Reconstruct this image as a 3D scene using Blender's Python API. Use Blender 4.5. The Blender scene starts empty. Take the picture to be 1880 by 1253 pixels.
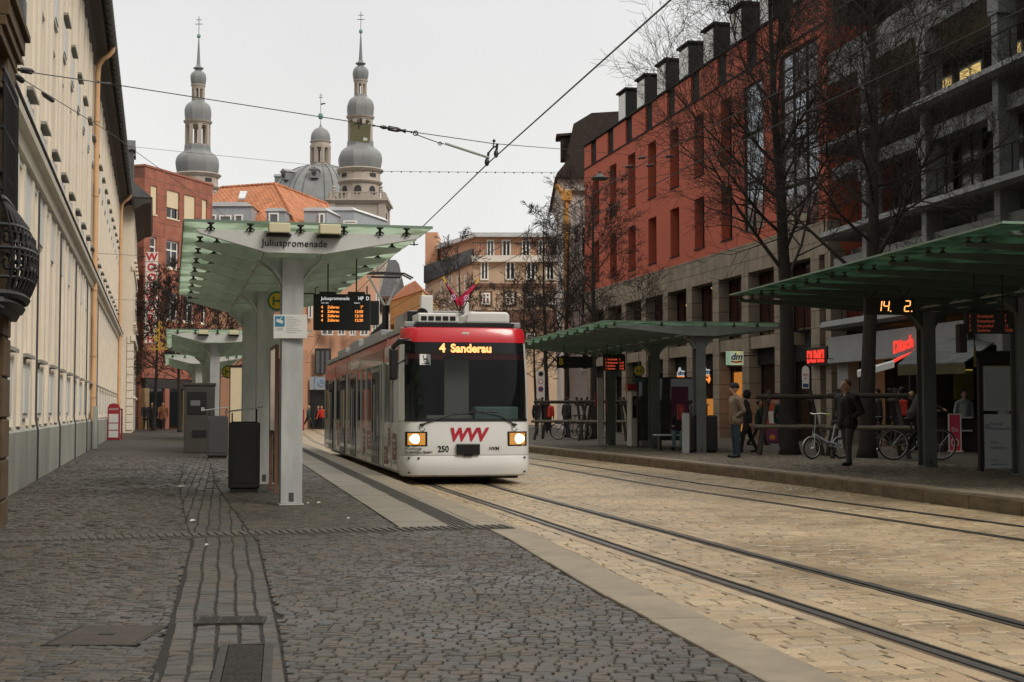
import bpy, math, random
from mathutils import Vector, Matrix
R = math.radians
S = bpy.context.scene
COL = S.collection
PI = math.pi

# ------------------------------------------------------------------ camera, sky, sun, exposure
FPX, TILT, CAMH = 2611.1, math.atan(129.5 / 2611.1), 1.33
cam = bpy.data.objects.new('camera', bpy.data.cameras.new('camera'))
COL.objects.link(cam)
cam.location = (0, 0, CAMH)
cam.rotation_euler = (R(90) + TILT, 0, 0)
cam.data.sensor_width = 36
cam.data.lens = FPX / 1880 * 36
cam.data.clip_start = 0.1
cam.data.clip_end = 3000
S.camera = cam

SUN_EL, SUN_AZ = R(42), R(135)        # azimuth measured clockwise from the street axis (+Y)
world = bpy.data.worlds.new('World')
S.world = world
world.use_nodes = True
wn = world.node_tree.nodes
wl = world.node_tree.links
wn.clear()
wo = wn.new('ShaderNodeOutputWorld')
bg = wn.new('ShaderNodeBackground')
wl.new(bg.outputs[0], wo.inputs[0])
bg.inputs[1].default_value = 0.10
sky = wn.new('ShaderNodeTexSky')
sky.sky_type = 'NISHITA'
sky.sun_disc = False
sky.sun_elevation = SUN_EL
sky.sun_rotation = SUN_AZ
sky.dust_density = 4.0
hs = wn.new('ShaderNodeHueSaturation')
hs.inputs['Saturation'].default_value = 0.12
wl.new(sky.outputs[0], hs.inputs['Color'])
# the closed cloud deck: brighter towards the zenith, soft banks of grey
tc = wn.new('ShaderNodeTexCoord')
sx = wn.new('ShaderNodeSeparateXYZ')
wl.new(tc.outputs['Generated'], sx.inputs[0])
rmp = wn.new('ShaderNodeValToRGB')
wl.new(sx.outputs['Z'], rmp.inputs[0])
e = rmp.color_ramp.elements
e[0].position = 0.0; e[0].color = (7.9, 7.85, 7.6, 1)
e[1].position = 1.0; e[1].color = (17.0, 16.3, 15.0, 1)
k = rmp.color_ramp.elements.new(0.30); k.color = (6.9, 6.95, 6.9, 1)
k = rmp.color_ramp.elements.new(0.55); k.color = (15.0, 14.5, 13.5, 1)
nz = wn.new('ShaderNodeTexNoise')
nz.inputs['Scale'].default_value = 1.6
nz.inputs['Detail'].default_value = 5
wl.new(tc.outputs['Generated'], nz.inputs['Vector'])
nr = wn.new('ShaderNodeMapRange')
nr.inputs[1].default_value = 0.3; nr.inputs[2].default_value = 0.7
nr.inputs[3].default_value = 0.84; nr.inputs[4].default_value = 1.06
wl.new(nz.outputs[0], nr.inputs[0])
cm = wn.new('ShaderNodeMix'); cm.data_type = 'RGBA'; cm.blend_type = 'MULTIPLY'
cm.inputs[0].default_value = 1
wl.new(rmp.outputs[0], cm.inputs[6]); wl.new(nr.outputs[0], cm.inputs[7])
# sky behind the camera dimmed, added to make the street look back-lit
yr = wn.new('ShaderNodeMapRange'); yr.inputs[1].default_value = -0.9; yr.inputs[2].default_value = 0.55; yr.inputs[3].default_value = 0.42; yr.inputs[4].default_value = 1.0
wl.new(sx.outputs['Y'], yr.inputs[0])
cm2 = wn.new('ShaderNodeMix'); cm2.data_type = 'RGBA'; cm2.blend_type = 'MULTIPLY'; cm2.inputs[0].default_value = 1
wl.new(cm.outputs[2], cm2.inputs[6]); wl.new(yr.outputs[0], cm2.inputs[7])
cm = cm2
mx = wn.new('ShaderNodeMix'); mx.data_type = 'RGBA'
mx.inputs[0].default_value = 0.9
wl.new(hs.outputs[0], mx.inputs[6]); wl.new(cm.outputs[2], mx.inputs[7])
wl.new(mx.outputs[2], bg.inputs[0])

sl = bpy.data.lights.new('sun', 'SUN')
sl.energy = 1.5
sl.angle = R(20)
sl.color = (1.0, 0.93, 0.82)
sun = bpy.data.objects.new('sun', sl)
COL.objects.link(sun)
sd = Vector((math.sin(SUN_AZ) * math.cos(SUN_EL), math.cos(SUN_AZ) * math.cos(SUN_EL), math.sin(SUN_EL)))
sun.rotation_euler = sd.to_track_quat('Z', 'Y').to_euler()
sun.location = (40, -20, 60)

S.view_settings.view_transform = 'Standard'
S.view_settings.look = 'None'
S.view_settings.exposure = 0.3
S.view_settings.gamma = 1.0
S.view_settings.use_curve_mapping = False
try:
    S.cycles.max_bounces = 6
    S.cycles.diffuse_bounces = 3
    S.cycles.glossy_bounces = 3
    S.cycles.use_denoising = True
except Exception:
    pass

# ------------------------------------------------------------------ survey: points of the place read off the photograph
def _ray(u, v):
    a = (u - 940) / FPX; b = (626.5 - v) / FPX
    return Vector((a, math.cos(TILT) - b * math.sin(TILT), math.sin(TILT) + b * math.cos(TILT)))
def G(u, v, z=0.0):
    d = _ray(u, v); k = (z - CAMH) / d.z
    return Vector((d.x * k, d.y * k, z))
def D(u, v, Y):
    d = _ray(u, v); k = Y / d.y
    return Vector((d.x * k, Y, CAMH + d.z * k))

# ------------------------------------------------------------------ materials
def mat(name, col, rough=0.7, metal=0.0, var=0.0, scale=3.0, bump=0.0, bscale=40.0, spec=0.5, emit=None, es=0.0,
        col2=None, stretch=None, coat=0.0):
    m = bpy.data.materials.new(name)
    m.use_nodes = True
    n = m.node_tree.nodes; l = m.node_tree.links
    p = n['Principled BSDF']
    p.inputs['Base Color'].default_value = (*col, 1)
    p.inputs['Roughness'].default_value = rough
    p.inputs['Metallic'].default_value = metal
    p.inputs['Specular IOR Level'].default_value = spec
    if coat: p.inputs['Coat Weight'].default_value = coat; p.inputs['Coat Roughness'].default_value = 0.05
    if emit:
        p.inputs['Emission Color'].default_value = (*emit, 1)
        p.inputs['Emission Strength'].default_value = es
    if var or col2 or bump:
        t = n.new('ShaderNodeTexCoord')
        mp = n.new('ShaderNodeMapping')
        l.new(t.outputs['Object'], mp.inputs[0])
        if stretch: mp.inputs['Scale'].default_value = stretch
    if var or col2:
        z = n.new('ShaderNodeTexNoise')
        z.inputs['Scale'].default_value = scale; z.inputs['Detail'].default_value = 6
        z.inputs['Roughness'].default_value = 0.65
        l.new(mp.outputs[0], z.inputs['Vector'])
        r = n.new('ShaderNodeValToRGB')
        l.new(z.outputs[0], r.inputs[0])
        c2 = col2 or tuple(c * (1 - var) for c in col)
        r.color_ramp.elements[0].position = 0.34; r.color_ramp.elements[0].color = (*c2, 1)
        r.color_ramp.elements[1].position = 0.66; r.color_ramp.elements[1].color = (*col, 1)
        l.new(r.outputs[0], p.inputs['Base Color'])
    if bump:
        z = n.new('ShaderNodeTexNoise')
        z.inputs['Scale'].default_value = bscale; z.inputs['Detail'].default_value = 4
        l.new(mp.outputs[0], z.inputs['Vector'])
        b = n.new('ShaderNodeBump'); b.inputs['Strength'].default_value = bump; b.inputs['Distance'].default_value = 0.02
        l.new(z.outputs[0], b.inputs['Height'])
        l.new(b.outputs[0], p.inputs['Normal'])
    return m

def mat_tint(name, cols, rough, bump=0.4, bscale=60, spec=0.5, patch=(0.62, 1.25)):
    """stone whose colour is picked stone by stone from the 'tint' attribute, with speckle and large damp patches"""
    m = bpy.data.materials.new(name); m.use_nodes = True
    n = m.node_tree.nodes; l = m.node_tree.links; p = n['Principled BSDF']
    a = n.new('ShaderNodeAttribute'); a.attribute_name = 'tint'
    r = n.new('ShaderNodeValToRGB'); l.new(a.outputs['Fac'], r.inputs[0])
    els = r.color_ramp.elements
    for i, c in enumerate(cols):
        q = i / (len(cols) - 1)
        if i == 0: el = els[0]
        elif i == len(cols) - 1: el = els[-1]
        else: el = els.new(q)
        el.position = q; el.color = (*c, 1)
    t = n.new('ShaderNodeTexCoord')
    z = n.new('ShaderNodeTexNoise'); z.inputs['Scale'].default_value = 0.55; z.inputs['Detail'].default_value = 7
    l.new(t.outputs['Object'], z.inputs['Vector'])
    z2 = n.new('ShaderNodeTexNoise'); z2.inputs['Scale'].default_value = bscale; z2.inputs['Detail'].default_value = 5
    l.new(t.outputs['Object'], z2.inputs['Vector'])
    m1 = n.new('ShaderNodeMapRange'); l.new(z.outputs[0], m1.inputs[0])
    m1.inputs[1].default_value = 0.3; m1.inputs[2].default_value = 0.7; m1.inputs[3].default_value = patch[0]; m1.inputs[4].default_value = patch[1]
    m2 = n.new('ShaderNodeMapRange'); l.new(z2.outputs[0], m2.inputs[0])
    m2.inputs[1].default_value = 0.3; m2.inputs[2].default_value = 0.7; m2.inputs[3].default_value = 0.72; m2.inputs[4].default_value = 1.22
    mu = n.new('ShaderNodeMath'); mu.operation = 'MULTIPLY'; l.new(m1.outputs[0], mu.inputs[0]); l.new(m2.outputs[0], mu.inputs[1])
    mm = n.new('ShaderNodeMix'); mm.data_type = 'RGBA'; mm.blend_type = 'MULTIPLY'; mm.inputs[0].default_value = 1
    l.new(r.outputs[0], mm.inputs[6]); l.new(mu.outputs[0], mm.inputs[7])
    l.new(mm.outputs[2], p.inputs['Base Color'])
    m3 = n.new('ShaderNodeMapRange'); l.new(z.outputs[0], m3.inputs[0])
    m3.inputs[1].default_value = 0.35; m3.inputs[2].default_value = 0.65; m3.inputs[3].default_value = rough - 0.16; m3.inputs[4].default_value = rough + 0.1
    l.new(m3.outputs[0], p.inputs['Roughness'])
    p.inputs['Specular IOR Level'].default_value = spec
    b = n.new('ShaderNodeBump'); b.inputs['Strength'].default_value = bump; b.inputs['Distance'].default_value = 0.006
    l.new(z2.outputs[0], b.inputs['Height']); l.new(b.outputs[0], p.inputs['Normal'])
    return m

def mat_brick(name, c1, c2, mortar, bw, bh, msize=0.01, rough=0.8, bump=0.5, rotz=0.0, wall=False, spec=0.4, freq=2):
    """courses of stones, tiles or slabs; wall=True lays them in the local x-z plane"""
    m = bpy.data.materials.new(name); m.use_nodes = True
    n = m.node_tree.nodes; l = m.node_tree.links; p = n['Principled BSDF']
    t = n.new('ShaderNodeTexCoord'); mp = n.new('ShaderNodeMapping')
    l.new(t.outputs['Object'], mp.inputs[0])
    mp.inputs['Rotation'].default_value = (R(90), 0, 0) if wall else (0, 0, rotz)
    src = mp.outputs[0]
    b = n.new('ShaderNodeTexBrick'); l.new(src, b.inputs['Vector'])
    b.offset_frequency = freq
    b.inputs['Color1'].default_value = (*c1, 1); b.inputs['Color2'].default_value = (*c2, 1); b.inputs['Mortar'].default_value = (*mortar, 1)
    b.inputs['Scale'].default_value = 1; b.inputs['Mortar Size'].default_value = msize
    b.inputs['Brick Width'].default_value = bw; b.inputs['Row Height'].default_value = bh
    z = n.new('ShaderNodeTexNoise'); z.inputs['Scale'].default_value = 1.3; z.inputs['Detail'].default_value = 8
    l.new(t.outputs['Object'], z.inputs['Vector'])
    mr = n.new('ShaderNodeMapRange'); l.new(z.outputs[0], mr.inputs[0])
    mr.inputs[1].default_value = 0.3; mr.inputs[2].default_value = 0.7; mr.inputs[3].default_value = 0.75; mr.inputs[4].default_value = 1.15
    mm = n.new('ShaderNodeMix'); mm.data_type = 'RGBA'; mm.blend_type = 'MULTIPLY'; mm.inputs[0].default_value = 1
    l.new(b.outputs['Color'], mm.inputs[6]); l.new(mr.outputs[0], mm.inputs[7])
    l.new(mm.outputs[2], p.inputs['Base Color'])
    p.inputs['Roughness'].default_value = rough; p.inputs['Specular IOR Level'].default_value = spec
    bp = n.new('ShaderNodeBump'); bp.inputs['Strength'].default_value = bump; bp.inputs['Distance'].default_value = 0.02; bp.invert = True
    l.new(b.outputs['Fac'], bp.inputs['Height']); l.new(bp.outputs[0], p.inputs['Normal'])
    return m

def mat_glass(name, tint, rough=0.03, opac=0.5, refl=None):
    """see-through tinted pane that still mirrors the sky"""
    m = bpy.data.materials.new(name); m.use_nodes = True
    n = m.node_tree.nodes; l = m.node_tree.links
    out = n['Material Output']; p = n['Principled BSDF']
    p.inputs['Base Color'].default_value = (*tint, 1); p.inputs['Roughness'].default_value = rough
    p.inputs['Specular IOR Level'].default_value = 0.6
    tr = n.new('ShaderNodeBsdfTransparent'); tr.inputs[0].default_value = (*(refl or tint), 1)
    mx = n.new('ShaderNodeMixShader'); mx.inputs[0].default_value = opac
    l.new(tr.outputs[0], mx.inputs[1]); l.new(p.outputs[0], mx.inputs[2]); l.new(mx.outputs[0], out.inputs[0])
    return m

def mat_emit(name, col, s):
    m = bpy.data.materials.new(name); m.use_nodes = True
    p = m.node_tree.nodes['Principled BSDF']
    p.inputs['Base Color'].default_value = (0.02, 0.02, 0.02, 1)
    p.inputs['Emission Color'].default_value = (*col, 1); p.inputs['Emission Strength'].default_value = s
    return m

M = {}
def mk(k, *a, **kw): M[k] = mat(k, *a, **kw)

# ------------------------------------------------------------------ mesh building
class MB:
    def __init__(s): s.v = []; s.f = []; s.m = []
    def add(s, vs, fs, mi=0, T=None):
        b = len(s.v)
        if T is not None: vs = [T @ Vector(q) for q in vs]
        s.v += [tuple(q) for q in vs]
        for f in fs: s.f.append(tuple(i + b for i in f)); s.m.append(mi)
        return s
    def box(s, x0, x1, y0, y1, z0, z1, mi=0, T=None):
        vs = [(x0,y0,z0),(x1,y0,z0),(x1,y1,z0),(x0,y1,z0),(x0,y0,z1),(x1,y0,z1),(x1,y1,z1),(x0,y1,z1)]
        return s.add(vs, [(0,3,2,1),(4,5,6,7),(0,1,5,4),(1,2,6,5),(2,3,7,6),(3,0,4,7)], mi, T)
    def extrude(s, poly, vec, mi=0, T=None):
        """polygon of 3-D points swept along vec"""
        n = len(poly); v = Vector(vec)
        vs = [Vector(q) for q in poly] + [Vector(q) + v for q in poly]
        fs = [tuple(range(n - 1, -1, -1)), tuple(range(n, 2 * n))]
        fs += [(i, (i + 1) % n, n + (i + 1) % n, n + i) for i in range(n)]
        return s.add(vs, fs, mi, T)
    def tube(s, pts, r, n=8, mi=0, T=None, caps=True):
        pts = [Vector(q) for q in pts]
        rs = r if isinstance(r, (list, tuple)) else [r] * len(pts)
        vs = []; fs = []; up = None
        for i, q in enumerate(pts):
            d = (pts[min(i + 1, len(pts) - 1)] - pts[max(i - 1, 0)])
            if d.length < 1e-9: d = Vector((0, 0, 1))
            d.normalize()
            if up is None:
                up = Vector((0, 0, 1)) if abs(d.z) < 0.9 else Vector((1, 0, 0))
            a = d.cross(up)
            if a.length < 1e-6: a = d.orthogonal()
            a.normalize(); c = a.cross(d); up = c
            for k in range(n):
                t = 2 * PI * k / n
                vs.append(q + (a * math.cos(t) + c * math.sin(t)) * rs[i])
        for i in range(len(pts) - 1):
            for k in range(n):
                k2 = (k + 1) % n
                fs.append((i*n+k, i*n+k2, (i+1)*n+k2, (i+1)*n+k))
        if caps:
            fs.append(tuple(range(n - 1, -1, -1))); e = (len(pts) - 1) * n
            fs.append(tuple(e + k for k in range(n)))
        return s.add(vs, fs, mi, T)
    def lathe(s, prof, n=16, c=(0, 0), ph=0.0, mi=0, T=None, sx=1, sy=1):
        vs = []; fs = []
        for (r, z) in prof:
            for k in range(n):
                t = 2 * PI * k / n + ph
                vs.append((c[0] + r * math.cos(t) * sx, c[1] + r * math.sin(t) * sy, z))
        for i in range(len(prof) - 1):
            for k in range(n):
                k2 = (k + 1) % n
                fs.append((i*n+k, i*n+k2, (i+1)*n+k2, (i+1)*n+k))
        if prof[0][0] > 1e-4: fs.append(tuple(range(n - 1, -1, -1)))
        if prof[-1][0] > 1e-4: e = (len(prof) - 1) * n; fs.append(tuple(e + k for k in range(n)))
        return s.add(vs, fs, mi, T)
    def ball(s, c, r, nu=12, nv=8, mi=0, T=None):
        rx, ry, rz = r if isinstance(r, (tuple, list)) else (r, r, r)
        vs = [(c[0], c[1], c[2] - rz)]; fs = []
        for j in range(1, nv):
            a = -PI / 2 + PI * j / nv
            for i in range(nu):
                t = 2 * PI * i / nu
                vs.append((c[0] + rx * math.cos(a) * math.cos(t), c[1] + ry * math.cos(a) * math.sin(t), c[2] + rz * math.sin(a)))
        vs.append((c[0], c[1], c[2] + rz)); top = len(vs) - 1
        for i in range(nu):
            i2 = (i + 1) % nu
            fs.append((0, 1 + i2, 1 + i)); fs.append((top, 1 + (nv - 2) * nu + i, 1 + (nv - 2) * nu + i2))
            for j in range(nv - 2):
                fs.append((1 + j*nu + i, 1 + j*nu + i2, 1 + (j+1)*nu + i2, 1 + (j+1)*nu + i))
        return s.add(vs, fs, mi, T)
    def ring(s, c, r, t, nu=24, nv=6, axis='x', mi=0, T=None):
        """torus round the given axis"""
        vs = []; fs = []
        for i in range(nu):
            a = 2 * PI * i / nu
            for j in range(nv):
                b = 2 * PI * j / nv
                q = r + t * math.cos(b); h = t * math.sin(b)
                x, y = q * math.cos(a), q * math.sin(a)
                p = {'x': (h, x, y), 'y': (x, h, y), 'z': (x, y, h)}[axis]
                vs.append((c[0] + p[0], c[1] + p[1], c[2] + p[2]))
        for i in range(nu):
            for j in range(nv):
                i2 = (i + 1) % nu; j2 = (j + 1) % nv
                fs.append((i*nv+j, i2*nv+j, i2*nv+j2, i*nv+j2))
        return s.add(vs, fs, mi, T)
    def quad(s, a, b, c, d, mi=0): return s.add([a, b, c, d], [(0, 1, 2, 3)], mi)
    def mesh(s, name, mats, smooth=False):
        me = bpy.data.meshes.new(name)
        me.from_pydata(s.v, [], s.f)
        ms = mats if isinstance(mats, (list, tuple)) else [mats]
        for q in ms: me.materials.append(M[q] if isinstance(q, str) else q)
        if len(ms) > 1: me.polygons.foreach_set('material_index', s.m)
        if smooth: me.polygons.foreach_set('use_smooth', [True] * len(me.polygons))
        me.update()
        return me
    def build(s, name, mats, parent=None, smooth=False, bevel=0.0, loc=None, rot=None, seg=2):
        o = bpy.data.objects.new(name, s.mesh(name, mats, smooth))
        COL.objects.link(o)
        if parent is not None: o.parent = parent
        if loc is not None: o.location = loc
        if rot is not None: o.rotation_euler = rot
        if bevel:
            b = o.modifiers.new('bevel', 'BEVEL'); b.width = bevel; b.segments = seg; b.limit_method = 'ANGLE'; b.angle_limit = R(35)
        if smooth and not bevel:
            try: o.data.set_sharp_from_angle(angle=R(38))
            except Exception: pass
        return o

def tag(o, label=None, cat=None, group=None, kind=None):
    if label: o['label'] = label
    if cat: o['category'] = cat
    if group: o['group'] = group
    if kind: o['kind'] = kind
    return o
def root(name, label, cat, loc=(0, 0, 0), rz=0.0, group=None):
    o = bpy.data.objects.new(name, None)
    COL.objects.link(o); o.empty_display_size = 0.3
    o.location = loc; o.rotation_euler = (0, 0, rz)
    return tag(o, label, cat, group)
def part(name, src, parent, loc, rot=(0, 0, 0), scale=None):
    o = bpy.data.objects.new(name, src.data if hasattr(src, 'data') else src)
    COL.objects.link(o); o.parent = parent; o.location = loc; o.rotation_euler = rot
    if scale: o.scale = scale
    return o
KIDS = {}
def copy_tree(o, parent=None):
    c = o.copy(); COL.objects.link(c)
    if parent is not None: c.parent = parent
    for ch in [q for q in bpy.data.objects if q.parent == o]: copy_tree(ch, c)
    return c
def struct(o, label=None):
    o['kind'] = 'structure'
    if label: o['label'] = label
    return o

_TXT = {}
def text(name, body, size, m, parent, loc, rot=(R(90), 0, 0), align='LEFT', ext=0.004, sx=1.0, bold=0.0, space=1.0, shear=0.0):
    """lettering as a mesh; by default it stands upright and faces local -y"""
    cu = bpy.data.curves.new(name, 'FONT')
    cu.body = body; cu.size = size; cu.align_x = align; cu.extrude = ext; cu.offset = bold; cu.space_character = space; cu.shear = shear
    cu.resolution_u = 4
    t = bpy.data.objects.new(name, cu); COL.objects.link(t)
    bpy.context.view_layer.update()
    me = bpy.data.meshes.new_from_object(t.evaluated_get(bpy.context.evaluated_depsgraph_get()))
    bpy.data.objects.remove(t); bpy.data.curves.remove(cu)
    me.name = name; me.materials.clear(); me.materials.append(M[m] if isinstance(m, str) else m)
    o = bpy.data.objects.new(name, me); COL.objects.link(o)
    o.parent = parent; o.location = loc; o.rotation_euler = rot; o.scale = (sx, 1, 1)
    return o

def wall_holes(mb, x0, x1, z0, z1, holes, depth, y=0.0, mi=0):
    """front skin of a wall (facing -y) with rectangular openings and their reveals"""
    xs = sorted({x0, x1, *[h[0] for h in holes], *[h[1] for h in holes]})
    zs = sorted({z0, z1, *[h[2] for h in holes], *[h[3] for h in holes]})
    xs = [q for q in xs if x0 <= q <= x1]; zs = [q for q in zs if z0 <= q <= z1]
    hs_ = list(holes)
    for j in range(len(zs) - 1):
        zc = (zs[j] + zs[j+1]) / 2
        row = [h for h in hs_ if h[2] < zc < h[3]]
        run = None
        for i in range(len(xs) - 1):
            xc = (xs[i] + xs[i+1]) / 2
            solid = not any(h[0] < xc < h[1] for h in row)
            if solid and run is None: run = xs[i]
            if (not solid) and run is not None:
                mb.quad((run, y, zs[j]), (xs[i], y, zs[j]), (xs[i], y, zs[j+1]), (run, y, zs[j+1]), mi); run = None
        if run is not None:
            mb.quad((run, y, zs[j]), (xs[-1], y, zs[j]), (xs[-1], y, zs[j+1]), (run, y, zs[j+1]), mi)
    for (a, b, c, d) in hs_:
        Y = y + depth
        mb.quad((a, y, c), (a, y, d), (a, Y, d), (a, Y, c), mi)
        mb.quad((b, y, d), (b, y, c), (b, Y, c), (b, Y, d), mi)
        mb.quad((a, y, c), (a, Y, c), (b, Y, c), (b, y, c), mi)
        mb.quad((a, Y, d), (a, y, d), (b, y, d), (b, Y, d), mi)

_WIN = {}
def window(parent, x0, x1, z0, z1, y, fm='frame_white', gm='glass_dark', nx=2, nz=1, fw=0.06, ft=0.06, name='window'):
    """frame with mullions and one pane behind them; shared meshes for equal sizes"""
    w, h = x1 - x0, z1 - z0
    key = (round(w, 3), round(h, 3), fm, gm, nx, nz, fw, ft)
    if key not in _WIN:
        f = MB()
        f.box(-w/2, -w/2 + fw, 0, ft, 0, h); f.box(w/2 - fw, w/2, 0, ft, 0, h)
        f.box(-w/2 + fw, w/2 - fw, 0, ft, 0, fw); f.box(-w/2 + fw, w/2 - fw, 0, ft, h - fw, h)
        iw = w - 2 * fw; ih = h - 2 * fw
        for i in range(1, nx):
            cx = -w/2 + fw + iw * i / nx
            f.box(cx - fw * 0.45, cx + fw * 0.45, 0.004, ft - 0.004, fw, h - fw)
        for j in range(1, nz):
            cz = fw + ih * (0.68 if nz == 2 else j / nz)
            f.box(-w/2 + fw, w/2 - fw, 0.008, ft - 0.008, cz - fw * 0.45, cz + fw * 0.45)
        g = MB(); g.box(-w/2 + fw * 0.5, w/2 - fw * 0.5, ft * 0.55, ft * 0.75, fw * 0.5, h - fw * 0.5)
        _WIN[key] = (f.mesh(name, fm), g.mesh('pane', gm))
    o = part(name, _WIN[key][0], parent, ((x0 + x1) / 2, y, z0))
    part('pane', _WIN[key][1], o, (0, 0, 0))
    return o
def fill(name, me, parent, loc, rot=(0, 0, 0)): return part(name, me, parent, loc, rot)
# ------------------------------------------------------------------ palette
mk('cream', (0.76, 0.665, 0.54), 0.85, var=0.14, scale=0.9, bump=0.15, bscale=30, stretch=(1, 1, 0.25))
mk('cream_trim', (0.77, 0.69, 0.58), 0.8, var=0.12, scale=1.5)
mk('cream_panel', (0.64, 0.63, 0.60), 0.8, var=0.10, scale=1.2)
mk('plinth', (0.40, 0.40, 0.36), 0.85, var=0.4, scale=0.8, bump=0.3, stretch=(1, 1, 0.3))
mk('downpipe', (0.70, 0.42, 0.22), 0.55, var=0.15, scale=2)
mk('eave', (0.06, 0.05, 0.042), 0.8, var=0.4, scale=2)
mk('slate', (0.10, 0.105, 0.11), 0.7, var=0.4, scale=3)
mk('stone_brown', (0.115, 0.072, 0.034), 0.85, var=0.45, scale=2.2, bump=0.4)
mk('iron', (0.015, 0.015, 0.016), 0.5, metal=0.3)
mk('sill_dark', (0.05, 0.05, 0.05), 0.7)
mk('sill_grey', (0.30, 0.28, 0.25), 0.8)
mk('reveal', (0.38, 0.36, 0.36), 0.8)
mk('glass_dark', (0.012, 0.014, 0.016), 0.06, spec=0.6)
mk('glass_grey', (0.16, 0.17, 0.18), 0.12, spec=0.6, var=0.3, scale=0.6)
mk('blind', (0.72, 0.60, 0.40), 0.7, var=0.05)
mk('frame_white', (0.78, 0.77, 0.74), 0.5)
mk('frame_dark', (0.03, 0.032, 0.035), 0.5)
mk('steel_grey', (0.36, 0.38, 0.36), 0.5, var=0.12, scale=1.5, bump=0.05)
mk('steel_pale', (0.60, 0.62, 0.60), 0.45, var=0.14, scale=2.0)
mk('shelter_green', (0.17, 0.26, 0.19), 0.5, var=0.35, scale=1.6)
mk('black_paint', (0.012, 0.012, 0.013), 0.35, spec=0.5)
mk('black_matt', (0.010, 0.010, 0.010), 0.8)
mk('rail_steel', (0.16, 0.155, 0.15), 0.36, metal=0.9, var=0.3, scale=6)
mk('rail_rubber', (0.008, 0.008, 0.008), 0.75, var=0.4, scale=8)
mk('rail_rust', (0.10, 0.065, 0.04), 0.8, var=0.5, scale=5)
mk('cast_iron', (0.035, 0.030, 0.027), 0.6, metal=0.4, var=0.4, scale=12, bump=0.6, bscale=50)
mk('rust_plate', (0.055, 0.043, 0.034), 0.65, metal=0.3, var=0.4, scale=6, bump=0.5, bscale=60)
mk('joint', (0.014, 0.013, 0.011), 0.95, var=0.4, scale=5, bump=0.4)
mk('road_joint', (0.070, 0.055, 0.037), 0.95, var=0.4, scale=3, bump=0.4)
mk('slab', (0.19, 0.165, 0.122), 0.55, var=0.22, scale=2.5, bump=0.15, bscale=120)
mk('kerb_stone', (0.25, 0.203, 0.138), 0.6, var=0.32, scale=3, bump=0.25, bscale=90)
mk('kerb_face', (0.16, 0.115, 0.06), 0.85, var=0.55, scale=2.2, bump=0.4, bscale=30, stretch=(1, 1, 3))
mk('tactile', (0.085, 0.078, 0.066), 0.75, var=0.3, scale=6, bump=0.2)
mk('far_asphalt', (0.16, 0.145, 0.12), 0.85, var=0.25, scale=0.2)
M['setts'] = mat_tint('setts', [(0.028, 0.026, 0.021), (0.041, 0.037, 0.029), (0.054, 0.046, 0.034), (0.066, 0.048, 0.032), (0.040, 0.042, 0.043)], 0.60, bump=0.6, bscale=45)
M['road_setts'] = mat_tint('road_setts', [(0.265, 0.198, 0.115), (0.34, 0.258, 0.153), (0.39, 0.30, 0.182), (0.345, 0.24, 0.134), (0.29, 0.236, 0.16)], 0.46, bump=0.45, bscale=60, patch=(0.78, 1.12))
M['mosaic_setts'] = mat_tint('mosaic_setts', [(0.080, 0.066, 0.044), (0.115, 0.094, 0.063), (0.15, 0.12, 0.08), (0.10, 0.086, 0.066)], 0.66, bump=0.6, bscale=50)
M['mosaic'] = mat_brick('mosaic', (0.088, 0.072, 0.047), (0.060, 0.051, 0.036), (0.026, 0.022, 0.016), 0.11, 0.09, 0.012, 0.7, 0.8, rotz=0.2)
M['far_setts'] = mat_brick('far_setts', (0.052, 0.046, 0.036), (0.040, 0.036, 0.028), (0.020, 0.018, 0.015), 0.16, 0.12, 0.012, 0.65, 0.6, rotz=0.24)
M['far_road'] = mat_brick('far_road', (0.36, 0.28, 0.175), (0.31, 0.24, 0.15), (0.20, 0.15, 0.09), 0.24, 0.16, 0.01, 0.5, 0.5, rotz=0.21)

# ------------------------------------------------------------------ ground
def interp(poly, y):
    for (a, b) in zip(poly, poly[1:]):
        if a[1] <= y <= b[1]: return a[0] + (b[0] - a[0]) * (y - a[1]) / (b[1] - a[1])
    return poly[0][0] if y < poly[0][1] else poly[-1][0]
KL = [(2.4, 0.0), (1.9, 3.5), (1.47, 6.27), (0.88, 9.59), (0.28, 13.55), (-2.05, 25.0), (-6.2, 45.5), (-10.3, 66), (-15.3, 92), (-19.2, 112)]
KR = [(9.6, 0.0), (7.6, 12.0), (6.52, 18.2), (5.25, 25.3), (3.2, 34.9), (0.78, 45.3), (-2.1, 58), (-6.2, 78), (-10.0, 98), (-12.5, 112)]
T1 = [(4.6, 0.0), (3.08, 7.08), (1.76, 13.1), (0.63, 18.49), (-0.60, 24.24), (-4.75, 45.0), (-8.3, 63.4), (-15.4, 105.6), (-19, 130)]
T2 = [(9.2, 0.0), (5.85, 14.72), (3.02, 26.16), (1.15, 35.6), (-2.0, 50.0), (-5.6, 67), (-12.5, 105), (-16, 130)]
Z_L, Z_R = 0.15, 0.22

g = MB(); g.quad((-900, -60, -0.05), (900, -60, -0.05), (900, 1500, -0.05), (-900, 1500, -0.05))
struct(g.build('ground', 'far_asphalt'))
g = MB(); g.quad((-40, -20, -0.0075), (40, -20, -0.0075), (40, 130, -0.0075), (-40, 130, -0.0075))
struct(g.build('road_bed', 'road_joint'))
g = MB(); g.quad((-40, 40.6, -0.0035), (40, 40.6, -0.0035), (40, 130, -0.0035), (-40, 130, -0.0035))
struct(g.build('road_far', 'far_road'))

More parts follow.
